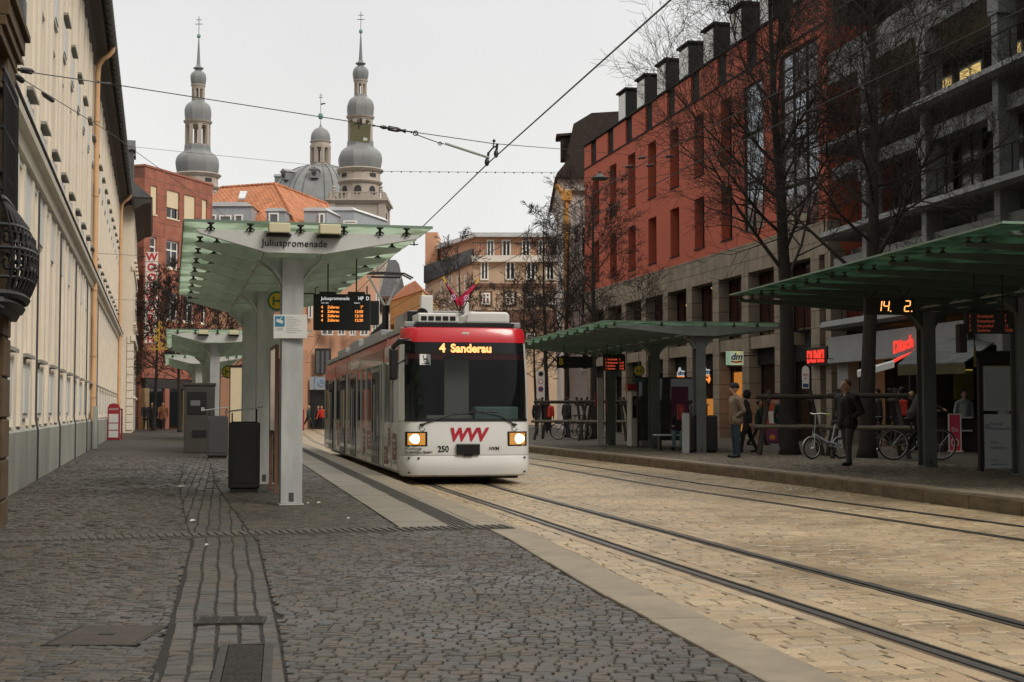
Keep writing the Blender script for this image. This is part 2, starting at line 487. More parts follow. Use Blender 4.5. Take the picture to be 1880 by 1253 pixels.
def strip(mb, poly, d0, d1, z, y0, y1, n=60, z0=None, mi=0):
    """ribbon between two sideways offsets of a plan line, optionally with depth"""
    ys = [y0 + (y1 - y0) * i / n for i in range(n + 1)]
    L = [(interp(poly, y) + d0, y) for y in ys]; Rr = [(interp(poly, y) + d1, y) for y in ys]
    b = [(*p, z) for p in L] + [(*p, z) for p in Rr]
    fs = [(i, n + 1 + i, n + 2 + i, i + 1) for i in range(n)]
    mb.add(b, fs, mi)
    if z0 is not None:
        b = [(*p, z) for p in L] + [(*p, z0) for p in L]
        mb.add(b, [(i, i + 1, n + 2 + i, n + 1 + i) for i in range(n)], mi)
        b = [(*p, z) for p in Rr] + [(*p, z0) for p in Rr]
        mb.add(b, [(i, n + 1 + i, n + 2 + i, i + 1) for i in range(n)], mi)

def setts(name, m, inside, bands, xr, yr, w, h, ang, z, seed, gap=0.008, bev=0.014, drop=0.016, wave=0.02, jit=0.18, zj=0.006):
    """individually laid stones: every one its own size, height, tilt and tint"""
    rnd = random.Random(seed)
    ca, sa = math.cos(ang), math.sin(ang)
    V = []; Fc = []; tint = []
    cx, cy = (xr[0] + xr[1]) / 2, (yr[0] + yr[1]) / 2
    rad = math.hypot(xr[1] - xr[0], yr[1] - yr[0]) / 2
    nrow = int(2 * rad / h)
    for j in range(nrow):
        v0 = -rad + j * h
        u = -rad + rnd.uniform(0, w); ph = rnd.uniform(0, 6.28)
        hh = h
        while u < rad:
            ww = w * rnd.uniform(1 - jit * 1.4, 1 + jit * 1.4)
            uc, vc = u + ww / 2, v0 + h / 2
            x = cx + uc * ca - vc * sa; y = cy + uc * sa + vc * ca
            u += ww
            if not (xr[0] <= x <= xr[1] and yr[0] <= y <= yr[1]) or not inside(x, y): continue
            ext = 0.5 * (abs(ww * ca) + abs(h * sa)); lohi = None
            for (lo, hi) in bands:
                l_, h_ = lo(y), hi(y)
                if l_ - ext + 0.045 < x < h_ + ext - 0.045: lohi = (lo, hi, h_ - l_ )
                if l_ < x < h_: lohi = (lo, hi, h_ - l_); break
            if lohi is None: continue
            wv = wave * (math.sin(uc * 2.3 + vc * 0.7) + 0.6 * math.sin(uc * 5.1 + 1.3 * vc)) 
            a2 = ww / 2 - gap / 2 * rnd.uniform(0.7, 1.3); b2 = hh / 2 - gap / 2 * rnd.uniform(0.7, 1.3)
            zz = z + rnd.uniform(-zj, zj); tx = rnd.uniform(-1, 1) * zj; ty = rnd.uniform(-1, 1) * zj
            base = len(V)
            for (s, q, dz) in ((1.0, 0, -drop), (0, bev, 0)):
                for (sx_, sy_) in ((-1, -1), (1, -1), (1, 1), (-1, 1)):
                    jx = rnd.uniform(-1, 1) * 0.02 * w; jy = rnd.uniform(-1, 1) * 0.02 * h
                    du = sx_ * (a2 - q) + (jx if q else jx * 0.5); dv = sy_ * (b2 - q) + wv + (jy if q else jy * 0.5)
                    zt = zz + dz + (sx_ * tx + sy_ * ty if dz == 0 else 0)
                    px_ = cx + (uc + du) * ca - (vc + dv) * sa; py_ = cy + (uc + du) * sa + (vc + dv) * ca
                    mg = gap * 0.6 + q * 0.8
                    px_ = min(max(px_, lohi[0](py_) + mg), lohi[1](py_) - mg)
                    V.append((px_, py_, zt))
            Fc.append((base+4, base+5, base+6, base+7))
            for k in range(4):
                k2 = (k + 1) % 4
                Fc.append((base+k, base+k2, base+4+k2, base+4+k))
            t = rnd.random(); tint += [t] * 8
    me = bpy.data.meshes.new(name); me.from_pydata(V, [], Fc); me.materials.append(M[m])
    at = me.attributes.new('tint', 'FLOAT', 'POINT'); at.data.foreach_set('value', tint)
    o = bpy.data.objects.new(name, me); COL.objects.link(o)
    return struct(o)

WALL_L = lambda y: -7.51 - 0.2497 * (y - 21.42)
# left pavement: body, then stones laid on it
def prism_strip(name, m, polyL, polyR, z0, z1, y0, y1, n=80):
    ys = [y0 + (y1 - y0) * i / n for i in range(n + 1)]
    mb = MB(); a = []; 
    for y in ys: a += [(polyL(y), y, z1), (polyR(y), y, z1), (polyL(y), y, z0), (polyR(y), y, z0)]
    fs = []
    for i in range(n):
        p, q = 4 * i, 4 * i + 4
        fs += [(p, p+1, q+1, q), (p+1, p+3, q+3, q+1), (p+2, p, q, q+2)]
    fs += [(0, 2, 3, 1), (4*n, 4*n+1, 4*n+3, 4*n+2)]
    mb.add(a, fs)
    return struct(mb.build(name, m))
STRIP_Y = 14.35
inner = lambda y: interp(KL, y) - (0.36 if y < STRIP_Y else 1.22)
prism_strip('pavement', 'joint', lambda y: WALL_L(y) - 3, lambda y: inner(y) , -0.05, Z_L - 0.012, -6, 38)
prism_strip('pavement_far', 'far_setts', lambda y: -90 if y > 80 else WALL_L(y) - 6, lambda y: inner(y), -0.05, Z_L - 0.002, 38, 112)
# lines of the gutter and the cross strip of the tactile paving
GUT = [(-1.08, 5.2), (-1.55, 7.7), (-2.6, 12.95), (-3.26, 15.6), (-5.07, 23.0), (-7.4, 33.5), (-8.5, 38.0)]
cs_a, cs_b = Vector((-5.6, 12.78)), Vector((-0.02, 14.62))
cs_d = (cs_b - cs_a).normalized(); cs_n = Vector((-cs_d.y, cs_d.x))
def in_cross(x, y, pad=0.0):
    r = Vector((x, y)) - cs_a
    return -0.1 < r.dot(cs_d) < (cs_b - cs_a).length + 0.02 and abs(r.dot(cs_n)) < 0.19 + pad
PLATES = []          # lids and gratings let into the paving: (centre, half length, half width, angle)
lid_c = G(196, 1167, Z_L); slot_c = G(424, 1139, Z_L); grate_c = G(447, 1222, Z_L)
PLATES += [(lid_c.xy, 0.23, 0.33, 0.0), (slot_c.xy, 0.19, 0.13, 0.10), (grate_c.xy, 0.13, 0.60, 0.16)]
def in_plate(x, y):
    for (c, a, b, t) in PLATES:
        dx, dy = x - c[0], y - c[1]
        u = dx * math.cos(t) + dy * math.sin(t); w = -dx * math.sin(t) + dy * math.cos(t)
        if abs(u) < a - 0.02 and abs(w) < b - 0.02: return True
    return False
def in_gut(x, y): return abs(x - interp(GUT, y)) < 0.31
def left_ok(x, y): return not in_cross(x, y) and not in_plate(x, y)
gl, gr_ = (lambda y: interp(GUT, y) - 0.30), (lambda y: interp(GUT, y) + 0.30)
setts('pavement_setts', 'setts', left_ok, [(lambda y: WALL_L(y) + 0.01, gl), (gr_, lambda y: inner(y) - 0.006)], (-13, 2.2), (4.6, 38), 0.090, 0.082, -0.06, Z_L, 5,
      wave=0.008, bev=0.008, drop=0.007, gap=0.003, zj=0.003, jit=0.15)
setts('gutter_setts', 'setts', left_ok, [(gl, gr_)], (-9, 0), (5.0, 38), 0.125, 0.118, 0.2 + PI / 2, Z_L - 0.006, 8, wave=0.006, gap=0.007, bev=0.009, drop=0.010, zj=0.003, jit=0.12)
# cross strip: ribbed slabs
g = MB()
L = (cs_b - cs_a).length; Tm = Matrix.Translation((cs_a.x, cs_a.y, 0)) @ Matrix.Rotation(math.atan2(cs_d.y, cs_d.x), 4, 'Z')
g.box(0, L, -0.185, 0.185, Z_L - 0.05, Z_L + 0.006, T=Tm)
q = 0.03
while q < L - 0.02:
    g.box(q, q + 0.045, -0.18, 0.18, Z_L - 0.02, Z_L + 0.017, T=Tm); q += 0.078
struct(g.build('tactile_paving', 'tactile'))
# platform edge: granite kerb, slabs and the guidance strip
def blocks(name, m, poly, d0, d1, z0, z1, y0, y1, step, gap=0.014, bevel=0.012, seed=1):
    mb = MB(); rnd = random.Random(seed); y = y0
    while y < y1 - 0.01:
        yb = min(y + step, y1)
        a, b = y + gap / 2, yb - gap / 2
        xa, xb = interp(poly, a), interp(poly, b)
        sk = 0.2 * (d1 - d0)
        dz = rnd.uniform(-0.003, 0.003)
        pts = [(xa + d0, a), (xa + d1, a + sk), (xb + d1, b + sk), (xb + d0, b)]
        vs = [(*p, z0) for p in pts] + [(*p, z1 + dz) for p in pts]
        mb.add(vs, [(0,3,2,1),(4,5,6,7),(0,1,5,4),(1,2,6,5),(2,3,7,6),(3,0,4,7)])
        y = yb
    o = mb.build(name, m, bevel=bevel)
    return struct(o)
blocks('kerb', 'kerb_stone', KL, -0.345, 0.0, -0.05, Z_L, -2, 30, 1.02)
blocks('kerb', 'kerb_stone', KL, -0.345, 0.0, -0.05, Z_L, 30, 110, 2.0, bevel=0)
blocks('platform_slab', 'slab', KL, -1.21, -0.69, -0.05, Z_L + 0.002, STRIP_Y + 0.15, 60, 0.8, gap=0.006, bevel=0.004, seed=3)
blocks('platform_slab', 'slab', KL, -0.41, -0.352, -0.05, Z_L + 0.002, STRIP_Y + 0.15, 60, 1.4, gap=0.006, bevel=0.004, seed=4)
g = MB()
strip(g, KL, -0.69, -0.41, Z_L - 0.004, STRIP_Y + 0.1, 60)
for i in range(6): strip(g, KL, -0.67 + i * 0.045, -0.67 + i * 0.045 + 0.022, Z_L + 0.006, STRIP_Y + 0.15, 60, z0=Z_L - 0.01)
struct(g.build('tactile_paving', 'tactile'))

# tram tracks let into the road
def track(poly, y0, y1, half=0.535):
    for s in (-1, 1):
        c = s * half * 1.02
        hd = MB(); strip(hd, poly, c - 0.032, c + 0.032, 0.004, y0, y1, 160, z0=-0.03)
        struct(hd.build('tram_rail', 'rail_steel'))
        gr = MB(); a = -s
        lo, hi = sorted((c + a * 0.032, c + a * 0.09)); strip(gr, poly, lo, hi, -0.018, y0, y1, 160)
        lo, hi = sorted((c + a * 0.085, c + a * 0.105)); strip(gr, poly, lo, hi, 0.0, y0, y1, 160, z0=-0.03)
        lo, hi = sorted((c - a * 0.032, c - a * 0.065)); strip(gr, poly, lo, hi, -0.004, y0, y1, 160, z0=-0.03, mi=1)
        struct(gr.build('rail_groove', ['rail_rubber', 'rail_rust']))
track(T1, 0, 120); track(T2, 0, 120)
def near_rail(x, y, pad=0.0):
    for T_ in (T1, T2):
        c = interp(T_, y)
        for s in (-1, 1):
            if -0.075 - pad < (x - c - s * 0.546) * s * -1 < 0.115 + pad: return True
    return False
CL = lambda T_, d: (lambda y: interp(T_, y) + d)
ro, ri = 0.546 + 0.075, 0.546 - 0.115
kl_, kr_ = (lambda y: interp(KL, y) + 0.31), (lambda y: interp(KR, y) - 0.005)
ok_ = lambda x, y: True
setts('road_setts', 'road_setts', ok_, [(kl_, CL(T1, -ro - 0.125)), (CL(T1, -ri + 0.125), CL(T1, ri - 0.125)), (CL(T1, ro + 0.25), CL(T2, -ro - 0.125)), (CL(T2, -ri + 0.125), CL(T2, ri - 0.125)), (CL(T2, ro + 0.125), kr_)],
      (-6.2, 10), (4.8, 41), 0.215, 0.142, 0.21, 0.0, 21, gap=0.009, bev=0.007, drop=0.007, wave=0.003, jit=0.10, zj=0.0022)
def rows_along(name, specs, seed):
    rnd = random.Random(seed); V = []; Fc = []; tint = []
    for (T_, d0, d1, step) in specs:
        y = 4.8 + rnd.random() * 0.2
        while y < 41:
            L_ = step * rnd.uniform(0.8, 1.2); a, b = y + 0.002, y + L_ - 0.002; zz = rnd.uniform(-0.002, 0.002); base = len(V); t = rnd.random()
            for (q, dz) in ((0.0, -0.006), (0.005, 0.0)):
                for (yy, dd) in ((a + q, d0 + 0.002 + q), (a + q, d1 - 0.002 - q), (b - q, d1 - 0.002 - q), (b - q, d0 + 0.002 + q)): V.append((interp(T_, yy) + dd, yy, zz + dz))
            Fc.append((base+4, base+5, base+6, base+7))
            for k in range(4): k2 = (k + 1) % 4; Fc.append((base+k, base+k2, base+4+k2, base+4+k))
            tint += [t] * 8; y += L_
    me = bpy.data.meshes.new(name); me.from_pydata(V, [], Fc); me.materials.append(M['road_setts'])
    at = me.attributes.new('tint', 'FLOAT', 'POINT'); at.data.foreach_set('value', tint)
    o = bpy.data.objects.new(name, me); COL.objects.link(o); return struct(o)
sp = []
for T_ in (T1, T2): sp += [(T_, -ro - 0.125, -ro, 0.26), (T_, ro, ro + 0.125, 0.26), (T_, -ri, -ri + 0.125, 0.24), (T_, ri - 0.125, ri, 0.24)]
sp.append((T1, ro + 0.125, ro + 0.25, 0.26))
rows_along('road_border_setts', sp, 22)
blocks('gutter_stone', 'kerb_stone', KL, 0.01, 0.30, -0.05, 0.004, -2, 60, 0.9, gap=0.008, bevel=0.006, seed=9)

# right pavement and its kerb
prism_strip('pavement', 'mosaic', lambda y: interp(KR, y) + 0.29, lambda y: 90, -0.05, Z_R - 0.006, -6, 112)
setts('pavement_setts', 'mosaic_setts', lambda x, y: True, [(lambda y: interp(KR, y) + 0.30, lambda y: interp(KR, y) + 5.0)], (-0.5, 13), (16, 44), 0.105, 0.095, -0.2, Z_R, 31, gap=0.006, bev=0.010, drop=0.009, zj=0.004, wave=0.01)
blocks('kerb', 'kerb_stone', KR, 0.035, 0.30, -0.05, Z_R + 0.004, -2, 70, 1.35, gap=0.01, bevel=0.014, seed=12)
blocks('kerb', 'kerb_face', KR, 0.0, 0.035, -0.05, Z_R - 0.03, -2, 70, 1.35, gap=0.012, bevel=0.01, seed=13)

# lids and gratings, scraps of paper
r = root('access_cover', 'rusty rectangular access cover with a hand slot set in the dark setts', 'cover', (lid_c.x, lid_c.y, Z_L), 0.0)
g = MB(); g.box(-0.215, 0.215, -0.315, 0.315, -0.04, 0.006); g.build('plate', 'rust_plate', r, bevel=0.006)
g = MB(); g.box(-0.24, 0.24, -0.335, -0.32, -0.03, 0.004); g.box(-0.24, 0.24, 0.32, 0.335, -0.03, 0.004)
g.box(-0.24, -0.22, -0.32, 0.32, -0.03, 0.004); g.box(0.22, 0.24, -0.32, 0.32, -0.03, 0.004); g.build('frame', 'cast_iron', r)
g = MB(); g.box(-0.04, 0.04, -0.03, 0.03, 0.004, 0.009); g.build('hand_slot', 'black_matt', r)
r = root('drain_grate', 'narrow dark drain grate across the end of the paved gutter', 'drain', (slot_c.x, slot_c.y, Z_L), 0.10)
g = MB(); g.box(-0.19, 0.19, -0.13, 0.13, -0.05, -0.02); g.build('sump', 'black_matt', r)
g = MB()
for i in range(11): g.box(-0.19, 0.19, -0.13 + i * 0.0245, -0.13 + i * 0.0245 + 0.013, -0.02, 0.004)
for i in range(4): g.box(-0.19 + i * 0.1233, -0.178 + i * 0.1233, -0.131, 0.131, -0.021, 0.005)
g.build('bars', 'cast_iron', r)
r = root('drain_grate', 'large slatted iron drain grate at the bottom edge of the pavement', 'drain', (grate_c.x, grate_c.y, Z_L), 0.16)
g = MB(); g.box(-0.13, 0.13, -0.6, 0.6, -0.06, -0.03); g.build('sump', 'black_matt', r)
g = MB()
for i in range(40):
    y = -0.585 + i * 0.0296
    g.extrude([(-0.085, y, -0.03), (0.085, y - 0.03, -0.03), (0.085, y - 0.03, 0.003), (-0.085, y, 0.003)], (0, 0.015, 0))
g.build('bars', 'cast_iron', r)
g = MB(); g.box(-0.13, -0.09, -0.62, 0.60, -0.03, 0.005); g.box(0.09, 0.13, -0.62, 0.60, -0.03, 0.005)
g.box(-0.09, 0.09, 0.585, 0.60, -0.03, 0.005); g.box(-0.09, 0.09, -0.63, -0.615, -0.03, 0.005); g.build('frame', 'cast_iron', r)
mk('paper', (0.72, 0.72, 0.70), 0.8)
for i, (u, v, w) in enumerate([(586, 924, 0.05), (566, 925, 0.03), (355, 957, 0.07), (335, 894, 0.14), (640, 953, 0.03), (380, 1002, 0.035)]):
    p = G(u, v, Z_L + 0.012); rnd = random.Random(i)
    g = MB(); g.add([(-w/2, -w/3, 0), (w/2, -w/2, 0.012), (w/2 * .8, w/3, 0.004), (-w/2, w/2, 0.016), (0, 0, 0.02)], [(0,1,4),(1,2,4),(2,3,4),(3,0,4)])
    tag(g.build('paper_scrap', 'paper', None, loc=p), None, 'litter', 'scraps of litter on the dark setts')['label'] = [
        'white scrap of paper just right of the foot of the nearest shelter column', 'tiny white scrap touching the foot of the nearest shelter column',
        'curled white scrap lying on the gutter stones above the ribbed strip', 'long flat white scrap on the setts below the dark bins',
        'small white fleck on the setts between column and platform slabs', 'white fleck lying on the ribbed tactile strip'][i]
# ------------------------------------------------------------------ left side of the street
def frame_rz(dx, dy): return math.atan2(dy, dx)

# long cream office block: local x runs away from the camera, the street side faces local -y
LB_Y0, LB_Y1 = 14.2, 78.7
lb = root('office_building', 'long cream plastered building with tall narrow windows and dark eaves along the left pavement', 'building',
          (WALL_L(LB_Y0), LB_Y0, 0.0), frame_rz(-0.2497, 1))
kL = math.sqrt(1 + 0.2497 ** 2)
LW = (LB_Y1 - LB_Y0) * kL
sY = lambda Y: (Y - LB_Y0) * kL
wins = []
for i in range(-4, 20):
    s0 = sY(25.15 + 2.72 * i)
    if s0 > 0.6 and s0 < LW - 1.6: wins.append(s0)
holes = []
for s0 in wins:
    holes += [(s0, s0 + 1.0, 2.25, 4.3), (s0, s0 + 1.0, 6.5, 8.6), (s0, s0 + 1.0, 10.0, 11.9)]
g = MB()
wall_holes(g, 0, LW, 1.05, 12.75, holes, 0.22)
g.box(0, LW, 0.221, 12, 0.0, 12.7)
g.quad((0, 0, 1.05), (0, 0.221, 1.05), (0, 0.221, 12.7), (0, 0, 12.7)); g.quad((LW, 0, 1.05), (LW, 0, 12.7), (LW, 0.221, 12.7), (LW, 0.221, 1.05))
g.build('wall', 'cream', lb)
g = MB(); g.box(-0.01, LW + 0.01, -0.10, 0.20, -0.1, 1.02)
g.extrude([(-0.01, -0.10, 1.02), (-0.01, 0.0, 1.06), (-0.01, 0.05, 1.02)], (LW + 0.02, 0, 0)); g.build('plinth', 'plinth', lb)
# storey cornice
g = MB(); g.extrude([(0, 0.0, 5.20), (0, -0.10, 5.24), (0, -0.13, 5.42), (0, -0.24, 5.46), (0, -0.26, 5.55), (0, 0.0, 5.60)], (LW, 0, 0)); g.build('string_course', 'cream_trim', lb)
g = MB(); g.box(0, LW, -0.28, -0.02, 5.605, 5.63); g.build('flashing', 'sill_dark', lb)
# pilaster strips and panels, one set of each kind for the whole front
g = MB()
for i, s0 in enumerate(wins):
    g.box(s0 - 0.55, s0 - 0.20, -0.045, 0.02, 5.64, 12.5); g.box(s0 + 1.20, s0 + 1.55, -0.045, 0.02, 5.64, 12.5)
    g.box(s0 - 0.50, s0 - 0.17, -0.06, 0.02, 1.1, 5.18); g.box(s0 + 1.17, s0 + 1.50, -0.06, 0.02, 1.1, 5.18)
g.build('pilaster_strips', 'cream_trim', lb)
g = MB()
for s0 in wins: g.box(s0 - 0.12, s0 + 1.12, -0.03, 0.02, 4.35, 5.18); g.box(s0 - 0.3, s0 - 0.21, -0.045, 0.02, 1.06, 5.18)
g.box(0, LW, -0.03, 0.02, 5.10, 5.19)
g.build('wall_panels', 'cream_panel', lb)
sill_m = MB(); sill_m.box(-0.58, 0.58, -0.24, 0.10, -0.06, -0.002); sill_m.box(-0.60, 0.60, -0.26, -0.24, -0.065, -0.01); sill_m = sill_m.mesh('sill', 'sill_grey')
apr_m = {}
for k_, h_ in ((0, 0.86), (1, 0.55), (2, 0.73)):
    q = MB(); q.box(-0.54, 0.54, -0.165, -0.09, -0.17 - h_, -0.17); q.box(-0.40, 0.40, -0.185, -0.165, -0.09 - h_, -0.25); apr_m[k_] = q.mesh('apron', 'cream_panel')
for s0 in wins:
    for k_, (a, b) in enumerate(((2.25, 4.3), (6.5, 8.6), (10.0, 11.9))):
        w_ = window(lb, s0 + 0.001, s0 + 0.999, a + 0.001, b - 0.001, 0.12, 'frame_white', 'glass_grey', 2, 2, 0.07)
        part('sill', sill_m, w_, (0, 0, 0)); part('apron', apr_m[k_], w_, (0, 0, 0))
# eave soffit, gutter and roof
g = MB(); g.extrude([(0, 0.0, 12.5), (0, -0.16, 12.72), (0, -0.42, 12.84), (0, -0.46, 13.1), (0, 0.3, 13.15), (0, 0.3, 12.5)], (LW + 0.2, 0, 0)); g.build('eave', 'eave', lb)
g = MB(); pr = [(a_ + 0.54, b_) for a_, b_ in [(-1.03, 13.22), (-1.02, 13.08), (-1.09, 13.0), (-1.18, 12.99), (-1.25, 13.08), (-1.26, 13.24), (-1.23, 13.24), (-1.22, 13.10), (-1.17, 13.03), (-1.1, 13.03), (-1.05, 13.1), (-1.05, 13.22)]]
g.extrude([(0, a, b) for a, b in pr], (LW + 0.3, 0, 0))
q = 0.4
while q < LW: g.box(q, q + 0.04, -0.74, -0.46, 12.97, 13.0); q += 0.75
g.build('gutter', 'slate', lb)
g = MB(); g.extrude([(0, -0.48, 13.16), (0, 5.5, 17.0), (0, 12, 13.16)], (LW + 0.2, 0, 0)); g.build('roof', 'slate', lb)
for Yp in (45.0, 75.9):
    s = sY(Yp); g = MB()
    g.tube([(s, -0.60, 13.02), (s, -0.58, 12.88), (s, -0.48, 12.74), (s, -0.30, 12.62), (s, -0.17, 12.4), (s, -0.14, 12.0), (s, -0.14, 1.2), (s, -0.2, 0.95), (s, -0.2, 0.16)], 0.085, 10)
    for z in (10.6, 8.2, 5.2, 3.1, 1.8): g.tube([(s, -0.14, z - 0.03), (s, -0.14, z + 0.03)], 0.105, 10)
    dp = g.build('downpipe', 'downpipe', lb, smooth=True)
    g = MB(); g.tube([(s, -0.205, 0.16), (s, -0.205, 1.5)], 0.098, 10); g.build('pipe_boot', 'steel_grey', dp, smooth=True)
for Yp in (24.3, 29.9, 35.6, 41.5, 49.0):          # thin cable conduits down the wall
    s = sY(Yp); g = MB(); g.tube([(s, -0.10, 5.1), (s, -0.10, 1.2), (s, -0.14, 1.0), (s, -0.14, 0.16)], 0.018, 6); g.build('conduit', 'sill_dark', lb)

# brown stone house at the left edge: rusticated corner, capital, bulging window grille
SH1 = 15.1
sh = root('stone_house', 'dark brown rusticated stone house with iron window grilles at the left edge', 'building', (-5.33, SH1, 0.0), frame_rz(0.2497, -1) )
# local x runs towards the camera, so the street side faces local +y; build with +y outwards
g = MB()
z = 0.0; i = 0
while z < 5.0:
    h = 0.42; off = 0.12 if i % 2 else 0.0
    g.box(-0.02, 0.62 + off, -0.2, 0.0, z + 0.012, z + h - 0.012)
    g.box(0.0, 0.6 + off, -0.2, -0.02, z + h - 0.012, z + h + 0.012)
    z += h; i += 1
g.box(0.0, 6.5, -8, -0.2, 0, 15)
g.box(0.75, 6.5, -0.2, -0.1, 0, 15)
g.box(-0.01, 0.52, -0.2, -0.015, 5.05, 15)
g.build('wall', 'stone_brown', sh, bevel=0.02)
g = MB()
for (a, b, o) in ((4.95, 5.06, 0.02), (5.06, 5.16, 0.06), (5.16, 5.32, 0.09), (5.32, 5.40, 0.14), (5.40, 5.50, 0.07)):
    g.box(-o, 1.6, -0.25, o, a, b)
g.build('cornice', 'stone_brown', sh, bevel=0.012)
g = MB(); g.box(-0.06, 0.25, -0.1, 0.1, 5.51, 5.75); g.build('flashing', 'slate', sh, bevel=0.01)
g = MB(); g.box(0.3, 2.6, -0.14, -0.09, 2.2, 4.6); g.build('pane', 'glass_dark', sh)
# bellied iron grille
gr = MB()
def belly(z):   # how far the basket bulges at a height
    t = (z - 2.32) / 1.05
    return 0.04 + 0.29 * math.sin(min(1, max(0, t)) * PI) ** 0.75 * (1.0 - 0.25 * t)
def plan(t, b):   # rounded plan of the basket, t 0..1
    a = PI * t
    return (0.92 - 0.70 * math.cos(a), b * math.sin(a) ** 0.6 + 0.03)
for k in range(15):
    t = k / 14
    pts = []
    for j in range(11):
        z = 2.32 + 1.05 * j / 10
        x, y = plan(t, belly(z)); pts.append((x, y, z))
    gr.tube(pts, 0.021, 5)
    gr.tube([pts[-1], (pts[-1][0], 0.06, 3.45), (pts[-1][0], 0.05, 4.62)], 0.012, 5)
for z, rr in ((2.32, 0.06), (2.38, 0.055), (2.46, 0.045), (2.62, 0.02), (2.9, 0.025), (3.12, 0.025), (3.37, 0.04)):
    gr.tube([(*plan(j / 20, belly(z)), z) for j in range(21)], rr, 6)
for z in (3.46, 3.62, 4.05, 4.5, 4.62): gr.box(0.22, 1.65, 0.03, 0.06, z, z + 0.035)
for k in range(14):        # scrolls between the bars
    t = (k + 0.5) / 14
    for zc, rad in ((2.76, 0.07), (3.0, 0.05)):
        x, y = plan(t, belly(zc)); x2, y2 = plan(t + 0.01, belly(zc))
        d = Vector((x2 - x, y2 - y, 0)).normalized()
        gr.tube([(x + d.x * rad * math.cos(a) * (1 - a / 12), y + d.y * rad * math.cos(a) * (1 - a / 12), zc + rad * 1.5 * math.sin(a) * (1 - a / 12)) for a in [q * 0.55 for q in range(14)]], 0.015, 4)
gr.build('window_grille', 'iron', sh)
g = MB(); g.add([(*plan(j / 12, belly(2.36) * 1.0), 2.30) for j in range(13)] + [(*plan(j / 12, belly(2.36) + 0.03), 2.35) for j in range(13)],
      [tuple(range(13)), tuple(range(25, 12, -1))] + [(j, 13 + j, 14 + j, j + 1) for j in range(12)]); g.build('grille_base', 'iron', sh)

# second cream building, stepping forward beyond the first
E0, E1 = (-21.15, 79.2), (-24.75, 93.5)
sb = root('corner_building', 'cream corner building with slate mansard and rusticated edge behind the long cream building', 'building', (E0[0], E0[1], 0), frame_rz(E1[0] - E0[0], E1[1] - E0[1]))
SW = math.hypot(E1[0] - E0[0], E1[1] - E0[1])
h2 = []
for i in range(5):
    x = 1.7 + i * 2.6
    h2 += [(x, x + 1.0, 2.2, 4.3), (x, x + 1.0, 6.4, 8.6), (x, x + 1.0, 10.0, 11.7)]
g = MB(); wall_holes(g, 0, SW, 0, 13.0, h2, 0.2); g.box(0, SW, 0.201, 8, 0, 13.0)
g.quad((0, 0, 0), (0, 0.201, 0), (0, 0.201, 13), (0, 0, 13)); g.quad((SW, 0, 0), (SW, 0, 13), (SW, 0.201, 13), (SW, 0.201, 0))
g.build('wall', 'cream', sb)
for h in h2: window(sb, h[0], h[1], h[2], h[3], 0.1, 'frame_white', 'glass_grey', 2, 2, 0.07)
g = MB(); z = 0.3; i = 0
while z < 5.2:
    g.box(-0.06, 0.75 + 0.15 * (i % 2), -0.06, 0.3, z, z + 0.40); z += 0.44; i += 1
for (x0, x1, a, b, o) in ((0, SW, 5.25, 5.6, 0.14), (0, 0.8, 9.3, 9.5, 0.1), (0, SW, 9.2, 9.4, 0.08)): g.box(x0 - o, x1, -o, 0.1, a, b)
for h in h2: g.box(h[0] - 0.1, h[1] + 0.1, -0.16, 0.1, h[2] - 0.14, h[2] - 0.01)
g.build('stone_trim', 'cream_trim', sb, bevel=0.015)
g = MB(); g.extrude([(-0.8, 0.0, 12.5), (-0.8, -0.5, 12.85), (-0.8, -0.9, 12.95), (-0.8, -0.95, 13.2), (-0.8, 0.2, 13.3)], (SW + 1.2, 0, 0)); g.box(-0.8, 0, 0.0, 8, 12.9, 13.25); g.build('eave', 'eave', sb)
g = MB(); g.extrude([(-0.85, -0.98, 13.21), (-0.85, 0.2, 14.2), (-0.85, 0.9, 16.3), (-0.85, 8, 16.5), (-0.85, 8, 13.21)], (SW + 1.3, 0, 0)); rf = g.build('roof', 'slate', sb)
for x in (0.6, 2.6):
    g = MB(); g.box(x, x + 1.1, 0.1, 2.0, 14.3, 16.1); g.extrude([(x - 0.15, 0.0, 16.1), (x + 1.25, 0.0, 16.1), (x + 0.55, 0.0, 16.75)], (0, 2, 0)); g.build('dormer', 'slate', rf)

# red brick department store with its vertical letter sign
B0, B1 = (-24.75, 95.2), (-21.95, 103.6)
wb = root('brick_building', 'red brick department store with cream blinds and a vertical letter sign', 'building', (B0[0], B0[1], 0), frame_rz(B1[0] - B0[0], B1[1] - B0[1]))
BW = math.hypot(B1[0] - B0[0], B1[1] - B0[1])
M['red_panel'] = mat_brick('red_panel', (0.37, 0.135, 0.085), (0.33, 0.115, 0.075), (0.20, 0.085, 0.06), 1.25, 0.95, 0.03, 0.75, 0.3, wall=True)
mk('red_plain', (0.36, 0.13, 0.085), 0.75, var=0.15, scale=2)
rows = [(14.75, 16.7, 'b'), (11.25, 13.2, 'w'), (7.65, 9.6, 'w'), (4.6, 6.4, 'w')]
